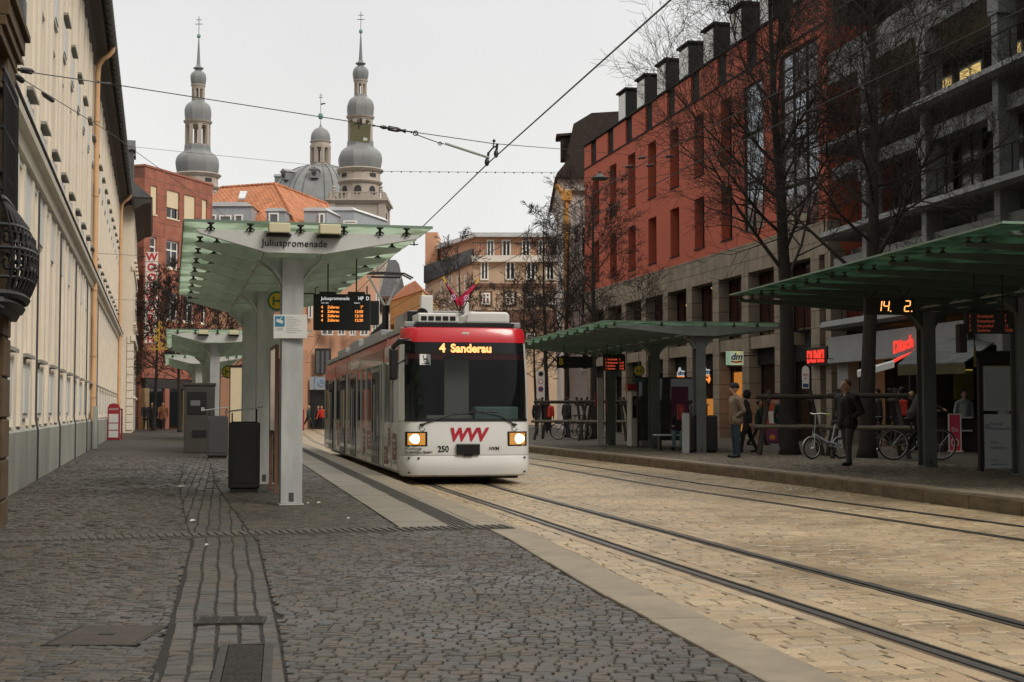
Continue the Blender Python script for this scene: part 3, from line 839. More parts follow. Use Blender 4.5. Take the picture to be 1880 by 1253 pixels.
# column positions along the front measured from the corner
cols = [(0.75, 1.55), (2.75, 4.35), (5.0, 6.5), (7.4, 8.1)]
h3 = [(a, b, r[0], r[1]) for r in rows for (a, b) in cols if not (r[0] < 8 and b < 2)]
g = MB(); wall_holes(g, 0, BW, 3.6, 17.9, h3, 0.25); g.box(0, BW, 0.251, 9, 0.0, 17.85)
g.quad((0, 0, 3.6), (0, 0.251, 3.6), (0, 0.251, 17.85), (0, 0, 17.85)); g.quad((BW, 0, 3.6), (BW, 0, 17.85), (BW, 0.251, 17.85), (BW, 0.251, 3.6))
g.build('wall', 'red_panel', wb)
g = MB(); g.box(-0.05, BW + 0.05, -0.06, 9, 17.86, 18.0); g.build('coping', 'red_plain', wb)
for h in h3:
    if h[2] > 14:
        top = h[3]; w = h[1] - h[0]
        part_blind = 2.5 < h[0] < 3
        window(wb, h[0], h[1], h[2], h[3], 0.14, 'frame_white', 'glass_dark', 2 if w > 1 else 1, 1, 0.07)
        g = MB(); g.box(h[0] + 0.03, h[1] - 0.03, 0.08, 0.12, h[2] + (0.75 if part_blind else 0.04), h[3]); g.build('blind', 'blind', wb)
    else:
        window(wb, h[0], h[1], h[2], h[3], 0.12, 'frame_white', 'glass_dark', 2 if h[1] - h[0] > 1 else 1, 2, 0.12)
    g = MB(); g.box(h[0] - 0.03, h[1] + 0.03, -0.04, 0.12, h[2] - 0.1, h[2] - 0.002); g.build('sill', 'blind', wb)
# shopfront at street level
mk('shop_beige', (0.36, 0.25, 0.12), 0.8, var=0.2); mk('shop_dark', (0.03, 0.025, 0.025), 0.4)
g = MB(); g.box(0.3, BW - 0.2, -0.05, 0.25, 2.9, 3.55); g.build('fascia', 'shop_dark', wb)
for i in range(4):
    g = MB(); x = 0.2 + i * 2.5; g.box(x, x + 0.55, -0.08, 0.25, 0, 2.9); g.build('pier', 'shop_beige' if i != 1 else 'red_plain', wb)
    g = MB(); g.box(x + 0.56, x + 2.48, 0.05, 0.12, 0.3, 2.88); g.build('shop_window', 'glass_dark', wb)
g = MB(); g.box(-1.6, -0.05, 0.4, 2, 0, 11.0); g.build('glazed_link', 'glass_grey', wb)
mk('sign_white', (0.78, 0.76, 0.72), 0.6); mk('sign_red', (0.52, 0.02, 0.03), 0.5); M['sign_red_lit'] = mat_emit('sign_red_lit', (0.65, 0.03, 0.03), 0.55)
ws = root('shop_sign', 'vertical shop sign of red capital letters on white square panels on the brick building', 'sign', (D(266, 600, 94.3).x, 94.3, 0), R(8))
for i, ch in enumerate('WOOLWORTH'):
    zt = D(266, 463, 94.3).z - i * 0.68
    g = MB(); g.box(0, 0.80, -0.06, 0.06, zt - 0.63, zt); p = g.build('panel', 'sign_white', ws)
    text('letter', ch, 0.70, 'sign_red', p, (0.40, -0.065, zt - 0.565), align='CENTER', ext=0.02, bold=0.022)
    g = MB(); g.tube([(0.0, 0, zt - 0.3), (-0.35, 0.1, zt - 0.3)], 0.03, 6); g.tube([(0.5, 0.06, zt - 0.3), (0.5, 0.7, zt - 0.3)], 0.03, 6); g.build('bracket', 'iron', p)

# ------------------------------------------------------------------ backdrop of the street: roofs, church, facades
mk('roof_orange', (0.56, 0.20, 0.085), 0.85, var=0.35, scale=1.2)
M['roof_orange'] = mat_brick('roof_orange', (0.54, 0.215, 0.10), (0.44, 0.16, 0.07), (0.26, 0.09, 0.04), 0.30, 0.36, 0.03, 0.85, 0.5, wall=False)
mk('zinc', (0.34, 0.37, 0.40), 0.5, var=0.15, scale=1, stretch=(4, 1, 1)); mk('zinc_pale', (0.56, 0.58, 0.60), 0.5, var=0.15, scale=1)
mk('peach', (0.56, 0.31, 0.195), 0.85, var=0.10, scale=0.6); mk('peach_pale', (0.52, 0.38, 0.27), 0.85, var=0.10, scale=0.6)
mk('yellow_wall', (0.68, 0.50, 0.25), 0.85, var=0.12, scale=0.6); mk('trim_pale', (0.66, 0.62, 0.56), 0.8)
mk('brown_trim', (0.15, 0.075, 0.05), 0.85); mk('tile_dark', (0.042, 0.028, 0.022), 0.85, var=0.5, scale=4)

# house with the big orange hipped roof behind the first shelter
Yo = 118.0
oh = root('tiled_house', 'salmon corner house under a large orange hipped tile roof with zinc dormers', 'building', (0, 0, 0))
def P(u, v, Y): q = D(u, v, Y); return (q.x, q.y, q.z)
eL, eR, eM = D(380, 425, Yo + 6), D(655, 425, Yo + 8), D(560, 425, Yo - 5)
ez = eM.z - 0.6
ridgeA, ridgeB, ridgeC = D(405, 345, Yo + 8), D(505, 338, Yo + 4), D(600, 375, Yo + 13)
g = MB()
A = (eL.x - 2, Yo - 1.5, ez); Bc = (eM.x, Yo - 6, ez); Cc = (eR.x, Yo + 4, ez)
vs = [A, Bc, Cc, ridgeA, ridgeB, ridgeC, (eR.x + 0.3, Yo + 22, ez), (eL.x - 2, Yo + 22, ez)]
g.add(vs, [(0, 1, 4, 3), (1, 2, 5, 4), (2, 6, 5), (3, 4, 5, 6, 7), (0, 3, 7), (0, 7, 6, 2, 1)])
orf = g.build('roof', 'roof_orange', oh)
for (a, b) in ((ridgeA, ridgeB), (ridgeB, ridgeC), (Bc, ridgeB), (Vector(Cc), ridgeC)):
    g = MB(); a = Vector(a); b = Vector(b); n = 14
    for i in range(n): g.tube([a.lerp(b, i / n), a.lerp(b, (i + 1) / n)], [0.13, 0.17], 6)
    g.build('ridge_tiles', 'roof_orange', orf)
g = MB(); w = [(A[0] + 0.5, A[1] + 0.5), (Bc[0], Bc[1] + 0.7), (Cc[0] - 0.5, Cc[1] + 0.4), (Cc[0] - 0.3, Yo + 21), (A[0] + 0.5, Yo + 21)]
g.extrude([(x, y, 0) for x, y in w], (0, 0, ez - 0.02)); g.build('wall', 'peach', oh)
def dormer(u0, u1, v0, v1, Y, depth, skew=0.0, name='dormer'):
    a = D(u0, v1, Y); b = D(u1, v1, Y); t = D(u0, v0, Y)
    d = root(name, None, None); d.parent = oh
    for k in ('label', 'category'):
        if k in d: del d[k]
    W = b.x - a.x; Hh = t.z - a.z
    g = MB()
    g.extrude([(a.x, Y, a.z - 1), (b.x, Y, a.z - 1), (b.x, Y, t.z - 0.12 * Hh), (b.x - 0.12 * W, Y, t.z), (a.x + 0.12 * W, Y, t.z), (a.x, Y, t.z - 0.12 * Hh)], (skew, depth, 0))
    bd = g.build('dormer', 'zinc', orf)
    g = MB(); g.extrude([(a.x - 0.12, Y - 0.15, t.z - 0.16 * Hh), (b.x + 0.12, Y - 0.15, t.z - 0.16 * Hh), (b.x - 0.1 * W, Y - 0.15, t.z + 0.06), (a.x + 0.1 * W, Y - 0.15, t.z + 0.06)], (skew, depth, 0)); g.build('dormer_hood', 'zinc_pale', orf)
    bpy.data.objects.remove(d)
    return a, b, t
dormer(372, 462, 373, 412, Yo - 3, 6)
dormer(489, 524, 384, 412, Yo - 5, 6)
dormer(558, 600, 383, 412, Yo - 2.5, 6, 1.0)
dormer(598, 650, 382, 412, Yo + 1, 7, 2.2)
for (u0, u1, v0, v1, Y) in ((384, 397, 394, 412, Yo - 3.2), (402, 425, 395, 412, Yo - 3.2), (430, 446, 394, 412, Yo - 3.2), (493, 512, 391, 412, Yo - 5.2), (585, 596, 392, 412, Yo - 2.7), (630, 655, 405, 412, Yo + 0.7)):
    a = D(u0, v1, Y); b = D(u1, v0, Y)
    window(orf, a.x, b.x, a.z, b.z, Y, 'frame_white', 'glass_grey', 1, 1, 0.12, 0.1)
a, b = D(438, 367, Yo + 0.5), D(448, 354, Yo + 2.5)
g = MB(); g.add([(a.x, a.y, a.z), (a.x + 0.5, a.y, a.z), (b.x + 0.3, b.y, b.z), (b.x - 0.3, b.y, b.z)], [(0, 1, 2, 3)]); g.extrude([(a.x, a.y, a.z + 0.02), (a.x + 0.5, a.y, a.z + 0.02), (b.x + 0.3, b.y, b.z + 0.02), (b.x - 0.3, b.y, b.z + 0.02)], (0, -0.12, 0.1)); g.build('skylight', 'zinc_pale', orf)
# its street front beside the tram: windows and shop
def front(rt, x0, x1, Y, rows, cols, w, fm='frame_white', gm='glass_dark', nx=2, nz=2):
    for (a, b) in rows:
        for i in range(cols):
            c = x0 + (x1 - x0) * (i + 0.5) / cols
            window(rt, c - w/2, c + w/2, a, b, Y, fm, gm, nx, nz, 0.12, 0.12)

# salmon shop building behind the rear of the tram
pb = root('shop_building', 'salmon pink building with a big dark shop window behind the rear of the tram', 'building', (0, 0, 0))
Yp = 108.0
xa, xb = D(556, 600, Yp).x, D(702, 600, Yp).x
g = MB(); g.extrude([(xa, Yp, 0), (xb - 1.5, Yp + 2, 0), (xb - 1.2, Yp + 10, 0), (xa, Yp + 10, 0)], (0, 0, 12.6)); g.build('wall', 'peach', pb)
pts = [(578, 608, 640, 688), (648, 676, 632, 676)]
for (u0, u1, v0, v1) in pts:
    a, b = D(u0, v1, Yp), D(u1, v0, Yp); window(pb, a.x, b.x, a.z, b.z, Yp - 0.1, 'frame_dark', 'glass_grey', 3, 1, 0.1, 0.14, name='shop_window')
for (u0, u1) in ((590, 612), (620, 634), (640, 652), (660, 676), (682, 694)):
    a, b = D(u0, 616, Yp), D(u1, 592, Yp); window(pb, a.x, b.x, a.z, b.z, Yp - 0.1 if u0 < 640 else Yp + 0.4, 'frame_white', 'glass_grey', 2, 1, 0.1, 0.14)
for (u0, u1) in ((566, 574), (690, 697)):
    a, b = D(u0, 585, Yp), D(u1, 540, Yp); window(pb, a.x, b.x, a.z, b.z, Yp - 0.1, 'frame_white', 'glass_grey', 1, 2, 0.1, 0.14)
a, b = D(569, 716, Yp), D(600, 692, Yp); g = MB(); g.box(a.x, b.x + 2, Yp - 0.2, Yp - 0.05, a.z, b.z); g.build('fascia', 'zinc', pb)
g = MB(); g.box(a.x, b.x + 6, Yp - 0.12, Yp - 0.02, 0.1, a.z - 0.02); g.build('shopfront', 'glass_dark', pb)
g = MB(); g.box(xa - 0.3, xa + 0.4, Yp - 0.18, Yp, 0, a.z + 3); g.build('pier', 'peach', pb)
jb = root('shop_sign', 'pale lettering on the grey fascia of the salmon shop building', 'sign', (a.x, Yp - 0.2, a.z))
mk('letter_blue', (0.25, 0.38, 0.55), 0.5)
text('letters', 'jeans', 1.15, 'letter_blue', jb, (0.35, -0.03, 0.3), ext=0.03)

# street of yellow and grey houses beyond the pantograph
def block(name, label, poly, zt, wm, wins_=(), Yw=0, roofp=None, rm='tile_dark', rh=3.0):
    r_ = root(name, label, 'building', (0, 0, 0))
    g = MB(); g.extrude([(x, y, 0) for x, y in poly], (0, 0, zt)); g.build('wall', wm, r_)
    cx = sum(p[0] for p in poly) / len(poly); cy = sum(p[1] for p in poly) / len(poly)
    g = MB(); n = len(poly)
    vs = [(cx + (x - cx) * 1.04, cy + (y - cy) * 1.04, zt + 0.01) for x, y in poly] + [(cx + (x - cx) * 0.35, cy + (y - cy) * 0.45, zt + rh) for x, y in poly]
    g.add(vs, [tuple(range(n, 2 * n)), tuple(range(n - 1, -1, -1))] + [(i, (i + 1) % n, n + (i + 1) % n, n + i) for i in range(n)]); g.build('roof', rm, r_)
    return r_
Yy = 135.0
yq = [(D(716, 600, Yy).x, Yy), (D(775, 600, Yy - 12).x, Yy - 12), (D(800, 600, Yy).x, Yy + 6), (D(716, 600, Yy).x, Yy + 14)]
yh = block('yellow_house', 'yellow terraced house with brick red roof behind the pantograph', yq, 11.8, 'yellow_wall', rm='roof_orange', rh=1.6)
a0, a1 = Vector((*yq[0], 0)), Vector((*yq[1], 0))
rzq = math.atan2(a1.y - a0.y, a1.x - a0.x)
sub = MB()
for rowz in (7.6, 4.4):
    for i in range(6):
        t = (i + 0.5) / 6; q = a0.lerp(a1, t)
        w_ = window(yh, -0.55, 0.55, 0, 1.9, 0, 'brown_trim', 'glass_dark', 2, 2, 0.12, 0.2)
        w_.location = (q.x - 0.04 * math.sin(-rzq), q.y - 0.12, rowz); w_.rotation_euler = (0, 0, rzq)
g0 = [(D(696, 600, 150).x, 150), (D(735, 600, 150).x, 150), (D(735, 600, 150).x, 160), (D(696, 600, 150).x, 160)]
gh = block('gabled_house', 'pale house with a steep grey slate roof behind the departure display', g0, D(0, 545, 150).z, 'trim_pale', rm='slate', rh=4.2)
for i, u in enumerate((702, 716, 728)):
    a = D(u, 575, 150); window(gh, a.x - 0.5, a.x + 0.5, a.z, a.z + 1.6, 149.9, 'brown_trim', 'glass_dark', 2, 2, 0.12, 0.15)

# peach corner building with roof terrace in the middle of the picture
Yc = 140.0
pc = root('apartment_building', 'peach apartment building with a long dark roof terrace parapet above the tram', 'building', (0, 0, 0))
def X(u, Y=Yc): return D(u, 700, Y).x
def Z(v, Y=Yc): return D(900, v, Y).z
bend = X(868)
g = MB(); lf = [(X(780, Yc + 12), Yc + 12), (bend, Yc), (X(1060), Yc), (X(1060), Yc + 16), (X(780, Yc + 12), Yc + 20)]
g.extrude([(x, y, 0) for x, y in lf], (0, 0, Z(478))); g.build('wall', 'peach_pale', pc)
up = [(X(802, Yc + 12), Yc + 13), (bend + 0.4, Yc + 1.6), (X(1060), Yc + 1.6), (X(1060), Yc + 15), (X(802, Yc + 12), Yc + 20)]
g = MB(); g.extrude([(x, y, Z(477)) for x, y in up], (0, 0, Z(433) - Z(477))); g.build('top_storey', 'peach', pc)
g = MB(); up2 = [(x - 0.3, y - 0.7) for x, y in up]; g.extrude([(x, y, Z(433) + 0.01) for x, y in up2], (0, 0, 0.42)); g.build('roof', 'zinc_pale', pc)
g = MB(); g.box(X(780, Yc + 12), X(803, Yc + 12), Yc + 11.9, Yc + 18, Z(478), Z(427, Yc + 12)); g.build('stair_tower', 'peach', pc)
g = MB(); L0 = Vector((X(778, Yc + 12), Yc + 11.4, 0)); L1 = Vector((bend - 0.1, Yc - 0.5, 0)); L2 = Vector((X(1062), Yc - 0.5, 0))
g.extrude([(L0.x, L0.y, Z(490) - 0.6), (L1.x, L1.y, Z(483)), (L1.x, L1.y, Z(458)), (L0.x, L0.y, Z(467) )], (0.2, 0.35, 0))
g.build('terrace_parapet', 'frame_dark', pc)
g = MB(); g.box(L1.x, L2.x, Yc - 0.5, Yc - 0.42, Z(478), Z(470)); g.box(L1.x, L2.x, Yc - 0.55, Yc + 0.3, Z(482), Z(478)); g.build('balcony_slab', 'trim_pale', pc)
g = MB()
for i in range(60): g.box(L1.x + (L2.x - L1.x) * i / 60, L1.x + (L2.x - L1.x) * i / 60 + 0.03, Yc - 0.46, Yc - 0.43, Z(470), Z(448))
g.box(L1.x, L2.x, Yc - 0.48, Yc - 0.41, Z(448), Z(446.5)); g.build('railing', 'frame_dark', pc)
for (u0, u1) in ((893, 907), (921, 938), (958, 974), (989, 1003), (1010, 1026)):
    a = X(u0); b = X(u1); window(pc, a, b, Z(469), Z(437), Yc + 1.45, 'frame_white', 'glass_dark', 2, 1, 0.14, 0.2)
for (u0, u1) in ((882, 897), (928, 946), (966, 984), (1002, 1018)):
    window(pc, X(u0), X(u1), Z(515), Z(480.5), Yc - 0.12, 'frame_white', 'glass_dark', 2, 1, 0.14, 0.16)
for (u0, u1) in ((884, 900), (928, 944), (966, 983), (1006, 1022)):
    for (v0, v1) in ((560, 538), (598, 576), (634, 612)):
        window(pc, X(u0), X(u1), Z(v0), Z(v1), Yc - 0.12, 'frame_white', 'glass_dark', 2, 2, 0.16, 0.16)
        g = MB(); g.box(X(u0) - 0.2, X(u1) + 0.2, Yc - 0.08, Yc + 0.05, Z(v0 + 3), Z(v1 - 3)); g.build('window_surround', 'brown_trim', pc)
g = MB(); g.box(bend, X(1060), Yc - 0.25, Yc + 0.1, Z(528), Z(521)); g.box(bend, X(1060), Yc - 0.25, Yc + 0.1, Z(600), Z(566 + 4)) ; g.build('brick_band', 'brown_trim', pc)
for (u, Y) in ((812, 6.6), (826, 4.6), (842, 2.9), (856, 1.4)):
    for (v0, v1) in ((535, 505), (575, 552)):
        w_ = window(pc, -0.5, 0.5, 0, Z(v1) - Z(v0), 0, 'frame_white', 'glass_dark', 1, 1, 0.14, 0.16)
        q = D(u, v0, Yc + Y + 0.0); t = (q.x - lf[0][0]) / (lf[1][0] - lf[0][0])
        w_.location = (q.x, lf[0][1] + (lf[1][1] - lf[0][1]) * t - 0.14, q.z); w_.rotation_euler = (0, 0, math.atan2(-12, lf[1][0] - lf[0][0]))
g = MB(); g.tube([(X(866), Yc + 3, Z(433)), (X(866), Yc + 3, Z(428))], 0.6, 8); g.tube([(X(866), Yc + 3, Z(428)), (X(866), Yc + 3, Z(420))], 0.25, 8); g.build('chimney', 'zinc_pale', pc)

# old house with a dark mansard between the peach and the red building
om = root('mansard_house', 'old white house with dark tiled mansard and yellow corner pipe beside the red building', 'building', (0, 0, 0))
Ym = 86.0
x0, x1 = D(1036, 700, Ym).x, D(1085, 700, Ym).x
zt = D(1036, 330, Ym).z
mk('white_wall', (0.62, 0.58, 0.55), 0.85, var=0.15)
g = MB(); g.box(x0, x1 + 4, Ym, Ym + 14, 0, zt); g.build('wall', 'white_wall', om)
g = MB(); ex = D(1018, 330, Ym).x
prof = [(ex, zt), (ex + 0.15, zt + 0.3), (ex + 0.95, zt + 1.3), (D(1040, 285, Ym).x, D(0, 285, Ym).z), (D(1048, 250, Ym).x, D(0, 250, Ym).z), (D(1052, 232, Ym).x, D(0, 232, Ym).z), (D(1085, 212, Ym).x, D(0, 212, Ym).z), (x1 + 4, D(0, 205, Ym).z), (x1 + 4, zt)]
g.extrude([(a, Ym - 0.7, b) for a, b in prof], (0, 15, 0)); mr_ = g.build('roof', 'tile_dark', om)
for i in range(3):
    a = D(1030, 275, Ym + 2 + i * 4); g = MB(); g.box(a.x, a.x + 1.6, a.y, a.y + 1.3, a.z - 0.6, a.z + 0.8); g.extrude([(a.x - 0.3, a.y - 0.2, a.z + 0.8), (a.x + 1.6, a.y - 0.2, a.z + 0.95), (a.x + 1.6, a.y - 0.2, a.z + 1.1), (a.x - 0.3, a.y - 0.2, a.z + 0.95)], (0, 1.7, 0)); g.build('dormer', 'tile_dark', mr_)
g = MB(); g.extrude([(x0 - 0.02, Ym - 0.3, zt - 0.7), (ex + 0.2, Ym - 0.3, zt - 0.05), (ex + 0.2, Ym - 0.3, zt), (x1 + 2, Ym - 0.3, zt), (x1 + 2, Ym - 0.3, zt - 0.7)], (0, 14, 0)); g.build('eave', 'trim_pale', om)
mk('yellow_pipe', (0.62, 0.30, 0.07), 0.5)
g = MB(); a = D(1039, 375, Ym - 0.3); g.tube([(a.x - 0.6, a.y, a.z + 1.2), (a.x, a.y, a.z + 0.4), (a.x, a.y, a.z), (a.x, a.y, 0)], 0.16, 8); g.box(a.x - 0.25, a.x + 0.35, a.y - 0.25, a.y + 0.25, a.z + 0.2, a.z + 0.8); g.build('downpipe', 'yellow_pipe', om)
for zz in (3.8, 7.2, 10.6):
    window(om, x0 + 1.0, x0 + 1.75, zz, zz + 2.0, Ym - 0.1, 'frame_white', 'glass_dark', 1, 2, 0.1, 0.14)

# ------------------------------------------------------------------ twin-towered church
mk('church_stone', (0.45, 0.39, 0.335), 0.85, var=0.22, scale=0.5); mk('church_stone_dark', (0.40, 0.31, 0.27), 0.85, var=0.25, scale=0.6)
mk('lead', (0.225, 0.235, 0.24), 0.55, var=0.25, scale=0.35, stretch=(1, 1, 0.4)); mk('copper', (0.16, 0.33, 0.25), 0.6, var=0.2); mk('louvre', (0.035, 0.035, 0.035), 0.8)
Ych = 250.0
kpx = Ych / FPX
ch = root('church', 'baroque church with two onion domed towers and a grey dome behind the orange roof', 'church', (0, 0, 0))
def tower(u, ytop, Yt, sc=1.0):
    c = D(u, 300, Yt); cx, cy = c.x, Yt + 5.5
    zz = lambda v: D(u, ytop + (v - 43) * sc, Yt).z
    k = Yt / FPX * sc
    tw = root('t', None, None); tw.name = 'tower'; tw.parent = ch
    def lt(name, prof, m, n=16, ph=PI / 8, smooth=True):
        if name == 'onion_dome':                     # eight leaded faces meeting in ridges
            fine = []
            for i in range(len(prof) - 1):
                p0 = prof[max(i - 1, 0)]; p1 = prof[i]; p2 = prof[i + 1]; p3 = prof[min(i + 2, len(prof) - 1)]
                for q in (0.0, 0.33, 0.66):
                    fine.append(tuple(0.5 * (2 * b + (c - a) * q + (2*a - 5*b + 4*c - d) * q * q + (3*b - a - 3*c + d) * q ** 3) for a, b, c, d in zip(p0, p1, p2, p3)))
            fine.append(prof[-1]); prof = [(r_ * 1.05, v) for r_, v in fine]; n = 8; ph = PI / 8 + 0.2; smooth = False
        g = MB(); g.lathe([(max(r_, 0.0) * k, zz(v)) for (r_, v) in prof], n, (cx, cy), ph); return g.build(name, m, tw, smooth=smooth)
    # square shaft
    g = MB(); g.box(cx - 50*k, cx + 50*k, cy - 50*k, cy + 50*k, 0, zz(370)); g.build('shaft', 'church_stone', tw)
    g = MB()
    for s in (-1, 1):
        g.box(cx + s*46*k - 6*k, cx + s*46*k + 6*k, cy - 52.5*k, cy - 49*k, 0, zz(370)); g.box(cx + 49*k, cx + 52.5*k, cy + s*44*k - 6*k, cy + s*44*k + 6*k, 0, zz(370))
    for (v0, v1, o) in ((372, 368, 54), (368, 364.5, 58), (430, 426, 54)): g.box(cx - o*k, cx + o*k, cy - o*k, cy + o*k, zz(v0), zz(v1))
    for i in range(13):
        a = PI * i / 12; a2 = PI * (i + 1) / 12
        if i < 12: g.extrude([(cx - 5*k + 20*k*math.cos(a), cy - 51*k, zz(392) + 13*k*math.sin(a)), (cx - 5*k + 20*k*math.cos(a2), cy - 51*k, zz(392) + 13*k*math.sin(a2)), (cx - 5*k + 17*k*math.cos(a2), cy - 51*k, zz(392) + 10.5*k*math.sin(a2)), (cx - 5*k + 17*k*math.cos(a), cy - 51*k, zz(392) + 10.5*k*math.sin(a))], (0, -1.2*k, 0))
    g.box(cx - 27*k, cx + 17*k, cy - 52.5*k, cy - 50*k, zz(394), zz(391.5))
    g.build('shaft_trim', 'church_stone', tw)
    g = MB(); g.box(cx - 14*k, cx + 2*k, cy - 50.6*k, cy - 49*k, zz(426), zz(400)); g.box(cx + 8*k, cx + 20*k, cy - 50.6*k, cy - 49*k, zz(426), zz(408)); g.box(cx + 49*k, cx + 50.6*k, cy - 12*k, cy + 12*k, zz(420), zz(384)); g.build('sound_openings', 'louvre', tw)
    # balustrade
    g = MB(); o = 49
    for s in (-1, 1):
        g.box(cx - o*k, cx + o*k, cy + s*o*k - 2*k, cy + s*o*k + 2*k, zz(353), zz(351)); g.box(cx + s*o*k - 2*k, cx + s*o*k + 2*k, cy - (o-2)*k, cy + (o-2)*k, zz(353), zz(351))
        for i in range(15):
            q = -o + 2 * o * i / 14; w = 4 if i % 5 == 0 or i == 14 else 1.1
            g.box(cx + (q - w)*k, cx + (q + w)*k, cy + s*o*k - 1.7*k, cy + s*o*k + 1.7*k, zz(364.6), zz(353)); g.box(cx + s*o*k - 1.7*k, cx + s*o*k + 1.7*k, cy + (q - w)*k, cy + (q + w)*k, zz(364.6), zz(353))
    for sx_ in (-1, 1):
        for sy_ in (-1, 1): g.lathe([(3*k, zz(351)), (4*k, zz(347)), (1.5*k, zz(345)), (3.6*k, zz(342)), (0, zz(338))], 8, (cx + sx_*44*k, cy + sy_*44*k))
    g.build('balustrade', 'church_stone', tw)
    lt('drum', [(37, 366), (37, 331), (41, 330), (43, 327), (42, 325.5), (39, 324.5), (38, 310), (41, 308.5), (45, 304.5), (44, 302.5), (38, 302)], 'church_stone', 16, PI/16, smooth=False)
    g = MB()
    for i in range(8):
        t = 2 * PI * i / 8 + PI / 8 * 0
        T = Matrix.Translation((cx, cy, 0)) @ Matrix.Rotation(t, 4, 'Z')
        ar = [(37.4*k, (-6.5)*k, zz(352)), (37.4*k, 6.5*k, zz(352))] + [(37.4*k, 6.5*k*math.cos(a), zz(343) + 6.5*k*math.sin(a)) for a in [PI*j/8 for j in range(9)]]
        g.extrude(ar, (-1.5*k, 0, 0), T=T)
        g.box(37*k, 38.6*k, -7*k, 7*k, zz(320), zz(313), T=T) if i % 2 else None
    g.build('arched_openings', 'louvre', tw)
    lt('onion_dome', [(38, 302), (39.5, 297), (41, 288), (41, 281), (38.5, 273), (33, 266.5), (27, 262), (25, 258), (24.6, 250), (23, 249.8)], 'lead', 16, PI/16)
    def lantern(v0, v1, r_, n=8, pw=0.34):
        g = MB()
        g.lathe([(r_*k, zz(v0)), (r_*k, zz(v0) + 2.2*k)], n, (cx, cy), PI/8)
        for i in range(n):
            t = 2 * PI * i / n + PI / 8
            T = Matrix.Translation((cx, cy, 0)) @ Matrix.Rotation(t, 4, 'Z')
            w = r_ * math.sin(PI / n) * pw * 2
            g.box((r_ - 4)*k, r_*k, -w*k/2, w*k/2, zz(v0) + 2*k, zz(v1) - 4*k, T=T)
            # arch heads between the piers
            T2 = Matrix.Translation((cx, cy, 0)) @ Matrix.Rotation(t + PI / n, 4, 'Z')
            ap = r_ * math.cos(PI / n); hw = r_ * math.sin(PI / n)
            iw = hw * (1 - pw); zc = zz(v1) - (5.0 + iw) * k
            top = zz(v1) - 3.0*k
            arc = [(iw*math.cos(a), iw*math.sin(a)) for a in [PI*j/8 for j in range(9)]]
            for (p, q) in zip(arc, arc[1:]):
                g.extrude([((ap - 3)*k, p[0]*k, zc + p[1]*k), ((ap - 3)*k, q[0]*k, zc + q[1]*k), ((ap - 3)*k, q[0]*k, top), ((ap - 3)*k, p[0]*k, top)], (3*k, 0, 0), T=T2)
        g.lathe([((r_ - 5)*k, zz(v1) - 3.2*k), (r_*k, zz(v1) - 3.2*k), (r_*1.02*k, zz(v1)), (r_*1.1*k, zz(v1)), (r_*1.16*k, zz(v1) + 3.4*k), (r_*0.9*k, zz(v1) + 3.6*k)], n * 2, (cx, cy), PI/16)
        g.build('lantern', 'church_stone', tw)
    lantern(250, 206.5, 23.5)
    lt('onion_dome', [(24, 202.5), (25, 195), (25.5, 187), (24.5, 180), (21, 173), (15, 168), (12.5, 166), (12.2, 163)], 'lead', 16, PI/16)
    lantern(164, 137.5, 12)
    lt('onion_dome', [(13, 133.5), (14.5, 128), (15, 121), (13.5, 115), (9.5, 110.5), (6, 108), (5.5, 106.5), (9.5, 104), (9, 102.5), (4.5, 99), (3.2, 90), (1.8, 62), (0.9, 48)], 'lead', 16, PI/16)
    g = MB(); g.ball((cx, cy, zz(43)), (3.6*k, 3.6*k, 4.6*k), 12, 8); g.build('orb', 'copper', tw, smooth=True)
    g = MB(); w = 0.45*k
    g.box(cx - w, cx + w, cy - w, cy + w, zz(39), zz(6)); g.box(cx - 7*k, cx + 7*k, cy - w, cy + w, zz(21), zz(20)); g.box(cx - 5*k, cx + 5*k, cy - w, cy + w, zz(13), zz(12)); g.build('cross', 'iron', tw)
    return tw
tower(655, 43, 250.0); tower(350, 52, 254.0)
# central dome
cu, Yd = 576, 290.0
kd = Yd / FPX; c = D(cu, 300, Yd); cx, cy = c.x, Yd + 10
zv = lambda v: D(cu, v, Yd).z
g = MB(); g.lathe([(115*kd, 0), (115*kd, zv(432)), (119*kd, zv(428)), (112*kd, zv(420))], 8, (cx, cy), PI/8); g.build('drum', 'church_stone', ch)
dp = [(113, 421), (111, 400), (108, 380), (104, 362), (97, 346), (88, 330), (76, 316), (61, 304), (42, 295), (21, 289)]
g = MB(); g.lathe([(r_*kd, zv(v)) for r_, v in dp], 8, (cx, cy), PI/8); dm = g.build('dome', 'lead', ch)
g = MB()
for i in range(8):
    t = 2*PI*i/8 + PI/8
    g.tube([(cx + r_*kd*1.005*math.cos(t), cy + r_*kd*1.005*math.sin(t), zv(v)) for r_, v in dp], 0.9*kd, 5)
    for q in (-0.22, 0.22):
        t2 = 2*PI*i/8 + q
        g.tube([(cx + r_*kd*0.955*math.cos(t2), cy + r_*kd*0.955*math.sin(t2), zv(v)) for r_, v in dp], 0.5*kd, 4)
g.build('dome_ribs', 'slate', dm)
